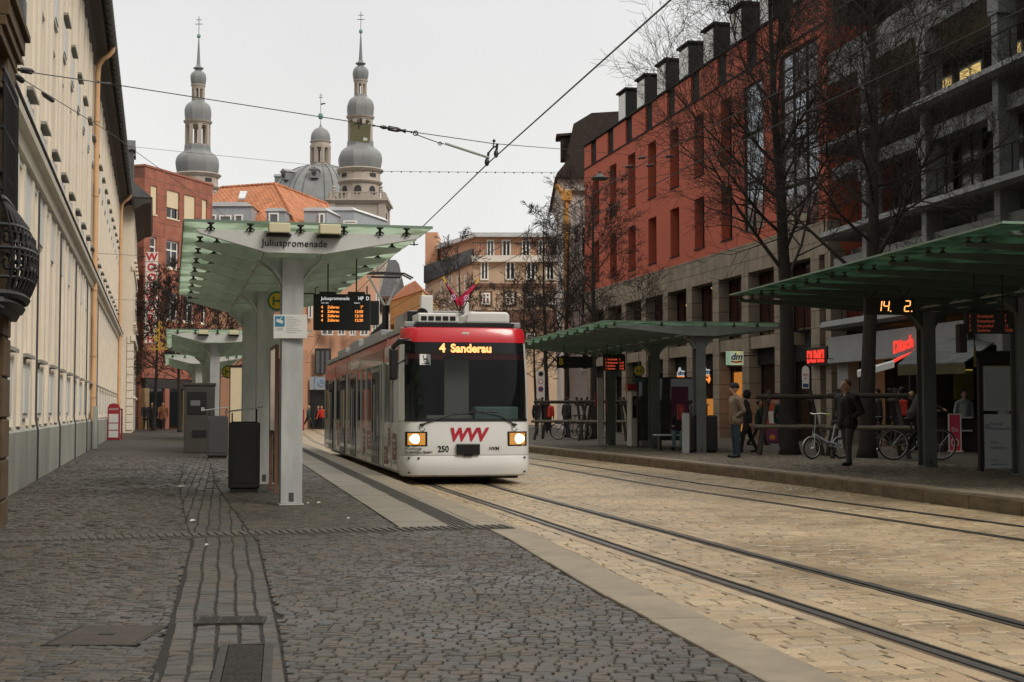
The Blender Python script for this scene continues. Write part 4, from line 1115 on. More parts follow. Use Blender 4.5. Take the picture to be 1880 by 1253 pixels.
for i in range(8):
    t = 2*PI*i/8; T = Matrix.Translation((cx, cy, 0)) @ Matrix.Rotation(t, 4, 'Z')
    g = MB(); g.box(60*kd, 86*kd, -8*kd, 8*kd, zv(326), zv(310), T=T); g.extrude([(88*kd, -10*kd, zv(311)), (88*kd, 10*kd, zv(311)), (88*kd, 0, zv(305))], (-30*kd, 0, 0), T=T); o = g.build('dome_dormer', 'lead', dm)
    g = MB(); g.lathe([(0, 86.3*kd), (4.5*kd, 86.3*kd), (4.5*kd, 86.5*kd), (0, 86.5*kd)], 12, T=T @ Matrix.Translation((0, 0, zv(318))) @ Matrix.Rotation(PI/2, 4, 'Y')); g.build('oculus', 'louvre', dm)
g = MB(); g.lathe([(19*kd, zv(291)), (19*kd, zv(286))], 8, (cx, cy), PI/8)
for i in range(8):
    T = Matrix.Translation((cx, cy, 0)) @ Matrix.Rotation(2*PI*i/8 + PI/8, 4, 'Z')
    g.box(13*kd, 19*kd, -3.2*kd, 3.2*kd, zv(286), zv(256), T=T); g.box(18*kd, 20*kd, -1.4*kd, 1.4*kd, zv(286), zv(256), T=T)
g.lathe([(14*kd, zv(257)), (20*kd, zv(257)), (20.5*kd, zv(252)), (18.5*kd, zv(251)), (18.5*kd, zv(246)), (21*kd, zv(244.5)), (19*kd, zv(243.5))], 16, (cx, cy)); g.build('dome_lantern', 'church_stone', dm)
g = MB(); g.lathe([(18.6*kd, zv(243.6)), (19*kd, zv(237)), (17.5*kd, zv(229)), (13*kd, zv(222)), (7*kd, zv(218)), (3*kd, zv(216)), (0.8*kd, zv(210)), (0.6*kd, zv(203))], 16, (cx, cy)); g.build('lantern_cap', 'lead', dm, smooth=True)
g = MB(); g.lathe([(0, zv(202)), (4*kd, zv(200)), (4.8*kd, zv(195.5)), (4*kd, zv(191)), (0, zv(189))], 12, (cx, cy)); g.build('orb', 'copper', dm, smooth=True)
w = 0.4*kd; g = MB(); g.box(cx - w, cx + w, cy - w, cy + w, zv(190), zv(152)); g.box(cx - 4*kd, cx + 4*kd, cy - w, cy + w, zv(160), zv(159)); g.box(cx - 3*kd, cx + 3*kd, cy - w, cy + w, zv(155.5), zv(155)); g.extrude([(cx, cy, zv(171)), (cx + 9*kd, cy, zv(170)), (cx + 9*kd, cy, zv(172)), (cx, cy, zv(174))], (0, w, 0)); g.build('weather_vane', 'iron', dm)
# ------------------------------------------------------------------ right side of the street
mk('red_render', (0.42, 0.092, 0.050), 0.88, var=0.07, scale=0.7, bump=0.1, bscale=25)
mk('anthracite', (0.014, 0.015, 0.016), 0.85, spec=0.2); mk('blind_white', (0.62, 0.63, 0.62), 0.5)
M['sandstone'] = mat_brick('sandstone', (0.25, 0.21, 0.16), (0.215, 0.18, 0.135), (0.09, 0.075, 0.058), 0.95, 0.62, 0.018, 0.85, 0.3, wall=True)
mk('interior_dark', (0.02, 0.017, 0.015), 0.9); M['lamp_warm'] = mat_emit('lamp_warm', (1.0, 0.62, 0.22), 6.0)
M['interior_lit'] = mat_emit('interior_lit', (0.95, 0.36, 0.07), 1.3); M['interior_dim'] = mat_emit('interior_dim', (0.30, 0.22, 0.09), 0.35)
mk('mirror_glass', (0.05, 0.055, 0.06), 0.03, metal=0.0, spec=1.0); mk('mirror_bright', (0.42, 0.46, 0.50), 0.08, metal=0.85, var=0.5, scale=0.7)
M['shop_glass'] = mat_glass('shop_glass', (0.02, 0.022, 0.024), 0.04, 0.30, (0.75, 0.74, 0.70))
YR = lambda u: 22.6 / (0.226 + (u - 940) / FPX)
RB0, RB1 = 81.5, 50.3
rb = root('red_building', 'red rendered building with tall slot windows, dark dormers and a sandstone shop arcade', 'building', (22.6 - 0.226 * RB0, RB0, 0.0), frame_rz(0.226, -1))
kR = math.sqrt(1 + 0.226 ** 2)
sR = lambda Y: (RB0 - Y) * kR
RW = sR(RB1)
wl_ = [sR(79.8 - 3.23 * i) for i in range(7)]
holes = []
for w0 in wl_: holes += [(w0, w0 + 1.25, 11.85, 14.6), (w0, w0 + 1.25, 8.6, 10.85)]
gx0, gx1 = sR(57.9), sR(55.9)
holes.append((gx0, gx1, 8.6, 14.6))
cx0, cx1 = sR(54.4), sR(51.0)
holes.append((cx0, cx1, 8.15, 15.0))
g = MB(); wall_holes(g, 0, RW, 8.15, 15.25, holes, 0.5)
g.box(0, RW, 0.501, 14, 4.5, 15.2)
g.quad((0, 0, 8.15), (0, 0.501, 8.15), (0, 0.501, 15.25), (0, 0, 15.25)); g.quad((RW, 0, 8.15), (RW, 0, 15.25), (RW, 0.501, 15.25), (RW, 0.501, 8.15))
g.quad((0, 0, 15.25), (RW, 0, 15.25), (RW, 0.6, 15.25), (0, 0.6, 15.25))
g.build('wall', 'red_render', rb)
for h in holes[:-2]:
    window(rb, h[0] + 0.002, h[1] - 0.002, h[2] + 0.002, h[3] - 0.002, 0.40, 'red_frame' if 'red_frame' in M else 'anthracite', 'glass_dark', 1, 1, 0.05)
    g = MB(); g.box(h[0] - 0.03, h[1] + 0.03, -0.04, 0.4, h[2] - 0.06, h[2] - 0.001); g.build('sill', 'anthracite', rb)
for (a, b) in ((8.6, 10.6), (10.6, 12.6), (12.6, 14.6)): window(rb, gx0 + 0.01, gx1 - 0.01, a + 0.002, b - 0.002, 0.05, 'anthracite', 'mirror_bright', 1, 1, 0.06)
for i in range(3):
    for j in range(4):
        x = cx0 + (cx1 - cx0) * i / 3; z = 8.16 + 6.8 * j / 4
        window(rb, x + 0.004, x + (cx1 - cx0) / 3 - 0.004, z + 0.004, z + 1.69, 0.1, 'anthracite', 'mirror_glass' if (i + j) % 3 else 'mirror_bright', 1, 2, 0.06)
# parapet: red panels between dark ones, coping rails
g = MB(); gd = None; grille_parts = []
for i in range(10):
    x0 = sR(79.2 - 3.23 * i) - 1.0
    if x0 + 1.1 > RW: break
    grille_parts.append((max(0.02, x0), x0 + 1.1))
    if i: g.box(xp, x0, 0.0, 0.3, 15.252, 16.55)
    else: g.box(0, max(0.02, x0), 0.0, 0.3, 15.252, 16.55)
    xp = x0 + 1.1
g.box(xp, RW, 0.0, 0.3, 15.252, 16.55)
g.build('parapet', 'red_render', rb)
g = MB(); g.box(-0.05, RW, -0.08, 0.36, 16.6, 16.68); g.box(-0.05, RW, -0.05, 0.08, 15.24, 15.30); g.build('coping', 'anthracite', rb)
for (a, b) in grille_parts: gd = MB(); gd.box(a, b, 0.10, 0.3, 15.0, 16.6); gd.build('parapet_grille', 'anthracite', rb)
g = MB(); g.extrude([(0.3, 0.9, 16.0), (0.3, 3.2, 18.0), (0.3, 12, 18.2), (0.3, 12, 15.2), (0.3, 0.9, 15.2)], (RW - 0.5, 0, 0)); rroof = g.build('roof', 'anthracite', rb)
d_m = MB(); d_m.box(-0.75, 0.75, 0, 2.4, 0, 2.35); d_m.box(-0.85, 0.85, -0.12, 2.4, 2.351, 2.45); d_m = d_m.mesh('dormer', 'anthracite')
dw_m = MB(); dw_m.box(-0.60, 0.60, -0.05, -0.01, 0.15, 2.2); dw_m = dw_m.mesh('blind', 'blind_white')
for i in range(9):
    x = sR(76.9 - 3.23 * i) + 0.35
    if x > RW - 0.5: break
    d = part('dormer', d_m, rroof, (x, 0.75, 16.35)); part('blind', dw_m, d, (0, 0, 0))
# sandstone band, pillars, beam and shop fronts
piers = [sR(77.7 - 3.25 * i) for i in range(-1, 9)]
g = MB(); g.box(0, RW - 0.002, -0.03, 0.5, 6.95, 8.145)
g.build('stone_band', 'sandstone', rb)
for x in piers:
    if 0 <= x < RW: g = MB(); g.box(x, x + 0.72, -0.028, 0.75, 0.2, 6.948); g.build('pillar', 'sandstone', rb)
g = MB(); g.box(0, RW - 3.6, 0.03, 0.7, 3.85, 4.35); g.build('stone_beam', 'sandstone', rb)
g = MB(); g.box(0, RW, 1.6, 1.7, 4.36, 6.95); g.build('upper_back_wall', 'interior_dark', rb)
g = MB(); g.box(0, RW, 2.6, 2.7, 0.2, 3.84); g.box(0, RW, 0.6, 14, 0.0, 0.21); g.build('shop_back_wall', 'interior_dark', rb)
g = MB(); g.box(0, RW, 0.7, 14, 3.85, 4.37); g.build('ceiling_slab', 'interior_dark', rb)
for a, b in zip(piers, piers[1:]):
    if a < 0 or b > RW: continue
    window(rb, a + 0.73, b - 0.01, 4.37, 6.94, 0.45, 'anthracite', 'shop_glass', 3, 1, 0.05)
    window(rb, a + 0.73, b - 0.01, 0.25, 3.2, 0.5, 'anthracite', 'shop_glass', 2, 1, 0.05, name='shop_window')
    g = MB(); g.box(a + 0.73, b - 0.01, 0.35, 0.6, 3.21, 3.84); g.build('sign_band', 'anthracite', rb)
rnd = random.Random(4)
for (u, v) in ((1254, 523), (1289, 523), (1288, 533), (1242, 564), (1305, 520), (1268, 560)):      # pendant lamps on the first floor
    q = D(u, v, YR(u) + 1.2)
    g = MB(); g.ball((0, 0, 0), 0.09, 8, 6); o = g.build('pendant_lamp', 'lamp_warm', rb); 
    o.location = (sR(YR(u)), 0.58, q.z)
for i, a in enumerate(piers[:-1]):
    if a < 0 or a > RW - 4: continue
    if i in (3, 4, 5, 6, 7):
        g = MB(); g.box(a + 0.8, a + 3.2, 0.62, 0.68, 0.5, 1.9 if i != 6 else 3.0); g.build('lit_shelves', 'interior_lit', rb)
        g = MB(); g.ball((a + 2.6, 0.62, 2.9), 0.10, 8, 6); g.build('pendant_lamp', 'lamp_warm', rb)
        g = MB(); g.ball((a + 3.0, 0.60, 2.75), 0.07, 8, 6); g.build('pendant_lamp', 'lamp_warm', rb)
    g = MB(); g.box(a + 0.8, a + 3.2, 0.62, 0.68, 4.4, 4.8 + 0.5 * rnd.random()); g.build('lit_shelves', 'interior_dim', rb)

# concrete office block with balconies at the right edge
mk('concrete', (0.21, 0.22, 0.225), 0.85, var=0.28, scale=0.9, bump=0.2, bscale=18)
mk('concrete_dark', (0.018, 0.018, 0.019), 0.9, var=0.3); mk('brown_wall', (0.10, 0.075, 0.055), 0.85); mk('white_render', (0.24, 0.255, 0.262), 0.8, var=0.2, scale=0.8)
M['window_lit'] = mat_emit('window_lit', (1.0, 0.70, 0.25), 0.55)
CB0 = 50.9
cb = root('concrete_building', 'dark concrete office block with projecting columns, balconies and a few lit windows', 'building', (20.2 - 0.178 * CB0, CB0, 0.0), frame_rz(0.178, -1))
kC = math.sqrt(1 + 0.178 ** 2); CWd = 33 * kC
bay = 4.22 * kC
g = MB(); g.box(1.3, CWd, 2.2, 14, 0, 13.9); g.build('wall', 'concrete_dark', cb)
g = MB(); g.box(1.3, CWd, 2.6, 14, 13.91, 17.2); g.build('setback_storey', 'brown_wall', cb)
g = MB(); g.box(1.2, CWd, -0.15, 3.2, 17.21, 17.45); g.build('roof', 'anthracite', cb)
for i in range(1, 8):
    x = i * bay
    g = MB(); g.box(x - 0.16, x + 0.16, -0.30, 0.30, 0.2, 12.8); g.box(x - 0.30, x + 0.30, -0.34, 0.2, 12.1, 12.8); g.box(x - 0.32, x - 0.10, -0.36, 0.2, 8.95, 9.5); g.box(x - 0.32, x - 0.10, -0.36, 0.2, 5.75, 6.3)
    g.build('column', 'concrete', cb, bevel=0.02)
for z in (3.15, 6.25, 9.45): g = MB(); g.box(1.2, CWd, -0.06, 0.5, z, z + 0.42); g.build('beam', 'concrete', cb)
g = MB(); g.box(1.2, CWd, -0.2, 2.5, 12.8, 13.9); g.box(1.2, CWd, -0.23, -0.18, 13.25, 13.3, 0); g.build('roof_beam', 'concrete', cb)
for z in (4.15, 7.30, 10.35):
    g = MB(); pr = [(-0.62, z + 0.10), (-0.55, z + 0.28), (-0.42, z + 0.32), (-0.34, z + 0.22), (2.2, z + 0.2), (2.2, z), (-0.45, z)]
    g.extrude([(1.2, a, b) for a, b in pr], (CWd - 1.3, 0, 0)); sbm = g.build('balcony_slab', 'concrete', cb)
    g = MB(); g.box(1.2, CWd, -0.50, -0.47, z + 1.06, z + 1.10)
    for i in range(1, int(CWd / 1.4)): g.box(i * 1.4, i * 1.4 + 0.03, -0.5, -0.47, z + 0.3, z + 1.06)
    g.build('railing', 'anthracite', sbm)
    for i in range(7):
        x = i * bay
        for (a, b, ht) in ((0.5, 1.6, 1.5), (2.0, 3.5, 1.9)):
            if i == 0 and a < 1: continue
            lit = (i, z, a) in ((1, 10.35, 2.0), (2, 10.35, 0.5), (1, 10.35, 0.5))
            window(cb, x + a, x + b, z + 0.95 if not lit else z + 0.4, z + 0.95 + ht if not lit else z + 1.9, 2.08, 'frame_dark' if not lit else 'blind_white', 'glass_grey' if not lit else 'window_lit', 2, 1, 0.06)
    for i in range(7):
        x = i * bay
        g = MB(); g.box(x + 1.3, x + 1.5, 0.55, 0.62, z - 0.52, z - 0.28); g.box(x + 1.6, x + 2.9, 0.55, 0.62, z - 0.52, z - 0.28); g.build('vent_window', 'glass_grey', cb)
for (i, a) in ((2, 0.6), (3, 2.2)): window(cb, i * bay + a, i * bay + a + 1.2, 14.2, 16.2, 2.5, 'blind_white', 'window_lit', 2, 1, 0.07)
# low white shop parapet and its ground floor
g = MB(); g.box(1.4, bay * 2.6, -0.42, 0.0, 3.0, 3.14); g.box(1.4, bay * 2.6, -0.38, -0.30, 3.141, 3.9); g.build('shop_parapet', 'white_render', cb)
g = MB(); g.box(1.5, 2.4, -0.1, 0.3, 0.2, 3.1); g.build('white_pier', 'white_render', cb)
g = MB(); g.box(2.5, bay * 3.4, 1.5, 1.6, 0.2, 3.0); g.build('shopfront', 'interior_dark', cb)
g = MB(); g.box(bay + 0.3, bay + 1.9, 1.3, 1.45, 1.3, 2.5); g.build('lit_counter', 'interior_lit', cb)
g = MB(); g.box(bay + 2.1, bay + 2.6, 1.3, 1.45, 0.9, 2.5); g.build('lit_counter', 'interior_lit', cb)

# ------------------------------------------------------------------ shop signs of the right side
def at_red(u, v, off=-0.1):
    """point on the red building's front seen at a pixel, in world space"""
    Y = YR(u); q = D(u, v, Y); n = Vector((-1, -0.226, 0)).normalized()
    return q - n * off
RZR = frame_rz(0.226, -1); RZC = frame_rz(0.178, -1)
mk('dm_green', (0.25, 0.42, 0.30), 0.4); mk('dm_yellow', (0.62, 0.50, 0.12), 0.4); mk('dm_blue', (0.03, 0.07, 0.22), 0.4); mk('sign_red2', (0.55, 0.04, 0.03), 0.4)
M['sign_glow'] = mat_emit('sign_glow', (0.9, 0.95, 0.95), 0.35); M['red_glow'] = mat_emit('red_glow', (1.0, 0.05, 0.03), 0.75); M['orange_glow'] = mat_emit('orange_glow', (1.0, 0.30, 0.06), 0.8)
m = bpy.data.materials.new('dm_gradient'); m.use_nodes = True       # printed panel: green, white, yellow, blue
n_ = m.node_tree.nodes; l_ = m.node_tree.links
t_ = n_.new('ShaderNodeTexCoord'); s_ = n_.new('ShaderNodeSeparateXYZ'); l_.new(t_.outputs['Object'], s_.inputs[0])
mr = n_.new('ShaderNodeMapRange'); mr.inputs[1].default_value = -0.5; mr.inputs[2].default_value = 0.5; l_.new(s_.outputs['X'], mr.inputs[0])
cr = n_.new('ShaderNodeValToRGB'); l_.new(mr.outputs[0], cr.inputs[0])
for i, (p_, c_) in enumerate(((0.0, (0.10, 0.30, 0.20)), (0.35, (0.42, 0.55, 0.40)), (0.65, (0.60, 0.58, 0.25)), (1.0, (0.10, 0.18, 0.42)))):
    el = cr.color_ramp.elements[i] if i < 1 else (cr.color_ramp.elements.new(p_) if i < 3 else cr.color_ramp.elements[-1])
    el.position = p_; el.color = (*c_, 1)
l_.new(cr.outputs[0], n_['Principled BSDF'].inputs['Base Color']); l_.new(cr.outputs[0], n_['Principled BSDF'].inputs['Emission Color']); n_['Principled BSDF'].inputs['Emission Strength'].default_value = 0.35
M['dm_gradient'] = m
# projecting box sign facing up the street
q = D(1349, 658, 55.5)
s1 = root('shop_sign', 'projecting box sign shaded green to blue with dark blue letters over the shop arcade', 'sign', (q.x, q.y, q.z), R(4))
g = MB(); g.box(-0.33, 0.33, -0.1, 0.1, -0.27, 0.27); g.build('panel', 'dm_gradient', s1, bevel=0.01)
text('letters', 'dm', 0.36, 'dm_blue', s1, (0.04, -0.108, -0.06), align='CENTER', bold=0.012, shear=0.25)
g = MB(); g.extrude([(-0.18, -0.112, -0.10), (0.0, -0.112, -0.13), (0.26, -0.112, -0.09), (0.25, -0.112, -0.17), (0.0, -0.112, -0.19), (-0.18, -0.112, -0.16)], (0, 0.01, 0)); g.build('swoosh', 'sign_red2', s1)
g = MB(); g.tube([(0.33, 0, 0.1), (0.9, 0.05, 0.1)], 0.03, 6); g.build('bracket', 'iron', s1)
for k_, (u, v, Y, lab) in enumerate(((1250, 690, 60.5, 'left cut-out blade sign with white lettering in the shop window'), (1296, 688, 57.0, 'cut-out blade sign with white lettering right beside the pale shelter column'))):
    q = D(u, v, Y); s1 = root('blade_sign', lab, 'sign', (q.x, q.y, q.z), R(6))
    o = [(-0.16, -0.02), (-0.16, 0.12), (-0.12, 0.2), (-0.08, 0.34), (-0.02, 0.36), (0.02, 0.22), (0.17, 0.2), (0.15, -0.02)]
    g = MB(); g.extrude([(a, -0.02, b) for a, b in o], (0, 0.04, 0)); g.build('panel', 'sign_glow', s1)
    g = MB(); g.extrude([(-0.17, -0.02, -0.03), (0.15, -0.02, -0.03), (0.19, -0.02, -0.2), (0.12, -0.02, -0.36), (0.05, -0.02, -0.24), (-0.08, -0.02, -0.22), (-0.16, -0.02, -0.3)], (0, 0.04, 0)); g.build('lower_panel', 'orange_glow', s1)
    text('letters', 'dm', 0.24, 'dm_blue', s1, (0.0, -0.03, 0.03), align='CENTER', bold=0.012, shear=0.2)
    g = MB(); g.extrude([(-0.08, -0.028, -0.08), (0.1, -0.028, -0.08), (0.08, -0.028, -0.16), (-0.06, -0.028, -0.16)], (0, 0.006, 0)); g.build('swoosh', 'sign_red2', s1)
    g = MB(); g.tube([(0.1, 0.03, 0.1), (0.3, 0.9, 0.1)], 0.02, 6); g.build('bracket', 'iron', s1)
q = at_red(1496, 667, -0.3)
s1 = root('shop_sign', 'red glowing capital letters on the dark front left of the pale pillar', 'sign', (q.x, q.y, q.z), RZR)
text('letters', 'DUNKI', 0.62, 'red_glow', s1, (0, 0, 0.0), bold=0.012, ext=0.02, sx=0.72)
g = MB(); g.box(-0.1, 1.5, 0.05, 0.12, -0.12, 0.55); g.build('backing', 'interior_dark', s1)
g = MB(); q = D(1536, 700, 50.4)
pp = root('stone_pillar', 'pale sandstone pillar beside the red glowing letters', 'pillar', (q.x, q.y, 0.2), RZR)
g.box(-0.22, 0.22, -0.3, 0.3, 0, 6.9); g.build('shaft', 'sandstone', pp); g = MB(); g.box(-0.27, 0.27, -0.35, 0.35, 0, 0.25); g.build('base', 'sandstone', pp)
q = D(1440, 395, 52.6)
s1 = root('shop_sign', 'dim grey script lettering on the dark glass front of the red building', 'sign', (q.x, q.y, q.z), RZR)
mk('letter_grey', (0.12, 0.12, 0.115), 0.5); text('letters', 'alpha', 1.0, 'letter_grey', s1, (0, 0, 0), ext=0.02, shear=0.25, sx=1.25)
q = D(1640, 650, 43.7)
s1 = root('shop_sign', 'red glowing slanted script with an underline on the white shop parapet', 'sign', (q.x, q.y, q.z), RZC)
text('letters', 'Ditsch', 0.52, 'red_glow', s1, (0.0, 0, 0.0), (R(90), R(-7), 0), bold=0.016, ext=0.02, sx=1.0, shear=0.15)
g = MB(); g.tube([(-0.02, 0, -0.24), (0.60, 0, -0.12), (1.25, 0, 0.0)], [0.05, 0.04, 0.02], 6); g.build('underline', 'red_glow', s1)
g = MB(); g.ring((1.42, 0, -0.02), 0.09, 0.018, 12, 5, 'y'); g.build('emblem', 'red_glow', s1)
# white cloth blind and the bakery stall with its grey awning
mk('awning', (0.14, 0.155, 0.16), 0.9, var=0.45, scale=3); mk('awning_moss', (0.13, 0.115, 0.06), 0.95, var=0.4, scale=4); mk('green_yellow', (0.22, 0.20, 0.03), 0.8)
q0, q1 = D(1575, 690, 42.5), D(1642, 672, 41.0)
g = MB(); g.extrude([(q0.x, q0.y, q0.z - 0.05), (q1.x, q1.y, q1.z - 0.05), (q1.x, q1.y, q1.z + 0.12), (q0.x, q0.y, q0.z + 0.12)], (0.1, 0.5, 0.06)); tag(g.build('awning', 'blind_white'), 'thin white fabric awning under the red script sign', 'awning')
st = root('market_stall', 'dark food stall under a sloping grey awning behind the right shelter', 'stall', (0, 0, 0))
a, b, c, d = D(1640, 672, 38.5), D(1762, 660, 37.0), D(1838, 592, 38.5), D(1716, 622, 40.5)
a, b = D(1648, 672, 38.5), D(1770, 668, 37.2); c, d = D(1838, 622, 39.5), D(1702, 624, 41.0)
g = MB(); g.extrude([tuple(a), tuple(b), tuple(c), tuple(d)], (0, 0, 0.04)); g.build('awning_cloth', 'awning', st)
g = MB(); g.extrude([tuple(a), tuple(b), tuple(b - Vector((0, 0, 0.26))), tuple(a - Vector((0, 0, 0.26)))], (0.02, -0.03, 0)); g.build('valance', 'awning_moss', st)
g = MB(); e1, e2 = D(1690, 800, 40.5), D(1862, 800, 39.0)
g.box(e1.x, e2.x, 39.8, 41.6, 2.9, 3.0); g.box(e1.x, e2.x, 41.5, 41.6, 0.2, 2.9); g.box(e1.x, e2.x, 39.6, 40.2, 0.2, 1.15); g.box(e2.x - 0.1, e2.x, 39.8, 41.6, 0.2, 2.9); g.build('stall_body', 'interior_dark', st)
mk('stall_green', (0.16, 0.15, 0.02), 0.8); a_, b_ = D(1752, 735, 41.4), D(1786, 682, 41.4); g = MB(); g.box(a_.x, b_.x, 41.3, 41.45, a_.z, b_.z); g.build('back_panel', 'stall_green', st)
M['stall_lamp'] = mat_emit('stall_lamp', (0.55, 0.40, 0.06), 0.4)
g = MB(); g.box(a_.x + 0.05, b_.x - 0.05, 41.25, 41.29, b_.z + 0.02, b_.z + 0.05); g.build('lamp_strip', 'stall_lamp', st)
for v in (767, 791): p0, p1 = D(1763, v, 39.5), D(1785, v, 39.5); g = MB(); g.box(p0.x, p1.x, 39.48, 39.52, p0.z - 0.02, p0.z + 0.02); g.build('shelf_edge', 'zinc_pale', st)
# boards standing on the right pavement
def board(label, cat, name, u0, u1, v0, v1, zb, panel, rz=0.0, lines=(), frame='iron', tilt=0.0):
    b = G((u0 + u1) / 2, v1, zb); Y = b.y; w = (u1 - u0) / FPX * Y; h = (v1 - v0) / FPX * Y
    r_ = root(name, label, cat, (b.x, b.y, zb), rz)
    g = MB(); g.box(-w/2, w/2, -0.02, 0.02, 0.0, h); p = g.build('panel', panel, r_, bevel=0.006); p.rotation_euler = (-tilt, 0, 0)
    g = MB(); g.box(-w/2 - 0.03, -w/2, -0.03, 0.03, 0, h + 0.03); g.box(w/2, w/2 + 0.03, -0.03, 0.03, 0, h + 0.03); g.box(-w/2, w/2, -0.03, 0.03, h, h + 0.03); f = g.build('frame', frame, r_); f.rotation_euler = (-tilt, 0, 0)
    g = MB(); g.box(-w/2 + 0.05, w/2 - 0.05, 0.35, 0.39, 0.0, h * 0.9) if tilt else g.box(-w/2 - 0.05, w/2 + 0.05, -0.16, 0.16, 0.0, 0.03); g.build('stand', frame, r_)
    for (tx, sz, zz, mt, al) in lines:
        if tx: text('letters', tx, sz, mt, p, (0 if al == 'CENTER' else -w/2 + 0.05, -0.026, h * zz), align=al, ext=0.002)
    return r_, p, w, h
mk('coffee_red', (0.42, 0.07, 0.035), 0.5); mk('coffee_orange', (0.55, 0.22, 0.04), 0.5); mk('coffee_violet', (0.16, 0.03, 0.09), 0.5); mk('pink_board', (0.50, 0.02, 0.07), 0.5); mk('cup_white', (0.62, 0.58, 0.52), 0.5)
r_, p, w, h = board('red coffee advertising board with a paper cup standing by the sandstone pillars', 'board', 'advertising_board', 1406, 1430, 724, 814, Z_R, 'coffee_red', R(-6), [('COFFEE', 0.15, 0.90, 'cup_white', 'CENTER'), ('& MORE', 0.13, 0.82, 'cup_white', 'CENTER')])
g = MB(); g.box(-w/2 + 0.01, w/2 - 0.01, -0.027, -0.022, h * 0.02, h * 0.36); g.build('lower_print', 'coffee_violet', p)
g = MB(); g.extrude([(-0.10, -0.03, h * 0.40), (0.10, -0.03, h * 0.40), (0.14, -0.03, h * 0.62), (-0.14, -0.03, h * 0.62)], (0, -0.006, 0)); g.box(-0.16, 0.16, -0.036, -0.03, h * 0.62, h * 0.65); g.build('cup_print', 'cup_white', p)
g = MB(); g.box(-0.2, 0.2, -0.034, -0.028, h * 0.28, h * 0.34); g.ball((0, -0.03, h * 0.12), (0.11, 0.005, 0.09), 10, 6); g.build('orange_print', 'coffee_orange', p)
r_, p, w, h = board('pink red framed board standing behind the wheel of the rider at right', 'board', 'advertising_board', 1744, 1763, 762, 830, Z_R, 'pink_board', R(-8), [('Eis', 0.17, 0.55, 'cup_white', 'CENTER')], frame='cup_white')
g = MB(); g.ring((0.0, -0.03, h * 0.25), 0.1, 0.015, 14, 5, 'y'); g.build('ring_print', 'cup_white', p)
q = D(1479, 690, 46.0)
s1 = root('hanging_sign', 'white rounded drinks sign with pink print hanging behind the big tree trunk', 'sign', (q.x, q.y, q.z), R(-10))
o = [(-0.11, -0.42), (0.11, -0.42), (0.12, 0.15), (0.09, 0.27), (0, 0.33), (-0.09, 0.27), (-0.12, 0.15)]
g = MB(); g.extrude([(a, -0.015, b) for a, b in o], (0, 0.03, 0)); g.build('panel', 'sign_white', s1)
text('letters', 'Milch', 0.085, 'pink_board', s1, (0, -0.02, 0.0), align='CENTER'); text('letters', 'bar', 0.085, 'pink_board', s1, (0, -0.02, -0.11), align='CENTER')
g = MB(); g.box(-0.09, 0.09, -0.02, -0.016, -0.38, -0.26); g.build('print', 'dm_blue', s1)
g = MB(); g.tube([(0, 0, 0.3), (0, 0, 0.55), (0.9, 0.3, 0.55)], 0.015, 6); g.build('bracket', 'iron', s1)
# ------------------------------------------------------------------ glass-roofed tram shelters
m = bpy.data.materials.new('roof_glass'); m.use_nodes = True          # frosted green safety glass: lets light through, mirrors a little
n_ = m.node_tree.nodes; l_ = m.node_tree.links; p_ = n_['Principled BSDF']
p_.inputs['Base Color'].default_value = (0.34, 0.42, 0.35, 1); p_.inputs['Roughness'].default_value = 0.25
tl = n_.new('ShaderNodeBsdfTranslucent'); tl.inputs[0].default_value = (0.42, 0.66, 0.48, 1)
tn = n_.new('ShaderNodeTexCoord'); tz = n_.new('ShaderNodeTexNoise'); tz.inputs['Scale'].default_value = 2.4; tz.inputs['Detail'].default_value = 8; l_.new(tn.outputs['Object'], tz.inputs[0])
tr_ = n_.new('ShaderNodeValToRGB'); l_.new(tz.outputs[0], tr_.inputs[0])
tr_.color_ramp.elements[0].position = 0.35; tr_.color_ramp.elements[0].color = (0.42, 0.50, 0.40, 1); tr_.color_ramp.elements[1].position = 0.6; tr_.color_ramp.elements[1].color = (0.78, 0.88, 0.77, 1)
l_.new(tr_.outputs[0], tl.inputs[0])
mx_ = n_.new('ShaderNodeMixShader'); mx_.inputs[0].default_value = 0.68
l_.new(p_.outputs[0], mx_.inputs[1]); l_.new(tl.outputs[0], mx_.inputs[2]); l_.new(mx_.outputs[0], n_['Material Output'].inputs[0])
M['roof_glass'] = m
m2 = m.copy(); m2.name = 'roof_glass_dirty_shaded'                      # soiled, and the dark building behind painted into its colour
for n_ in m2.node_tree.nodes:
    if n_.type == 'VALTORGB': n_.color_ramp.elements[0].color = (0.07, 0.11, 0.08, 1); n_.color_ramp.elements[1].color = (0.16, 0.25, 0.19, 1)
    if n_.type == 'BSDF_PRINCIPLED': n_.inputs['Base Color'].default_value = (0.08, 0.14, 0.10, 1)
M['roof_glass_dirty_shaded'] = m2
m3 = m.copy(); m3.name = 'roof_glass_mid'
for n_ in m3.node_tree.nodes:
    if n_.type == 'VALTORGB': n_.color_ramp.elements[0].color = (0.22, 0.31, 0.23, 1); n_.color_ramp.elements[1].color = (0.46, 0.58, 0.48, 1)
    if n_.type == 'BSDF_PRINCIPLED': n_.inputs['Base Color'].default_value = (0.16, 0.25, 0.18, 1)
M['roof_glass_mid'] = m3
mk('rib_paint', (0.46, 0.49, 0.45), 0.5, var=0.35, scale=2.5); mk('fascia_paint', (0.58, 0.59, 0.57), 0.5, var=0.18, scale=1.8)
mk('column_paint', (0.43, 0.44, 0.43), 0.5, var=0.30, scale=1.6, stretch=(3, 3, 0.6)); mk('lamp_box', (0.60, 0.54, 0.36), 0.5)
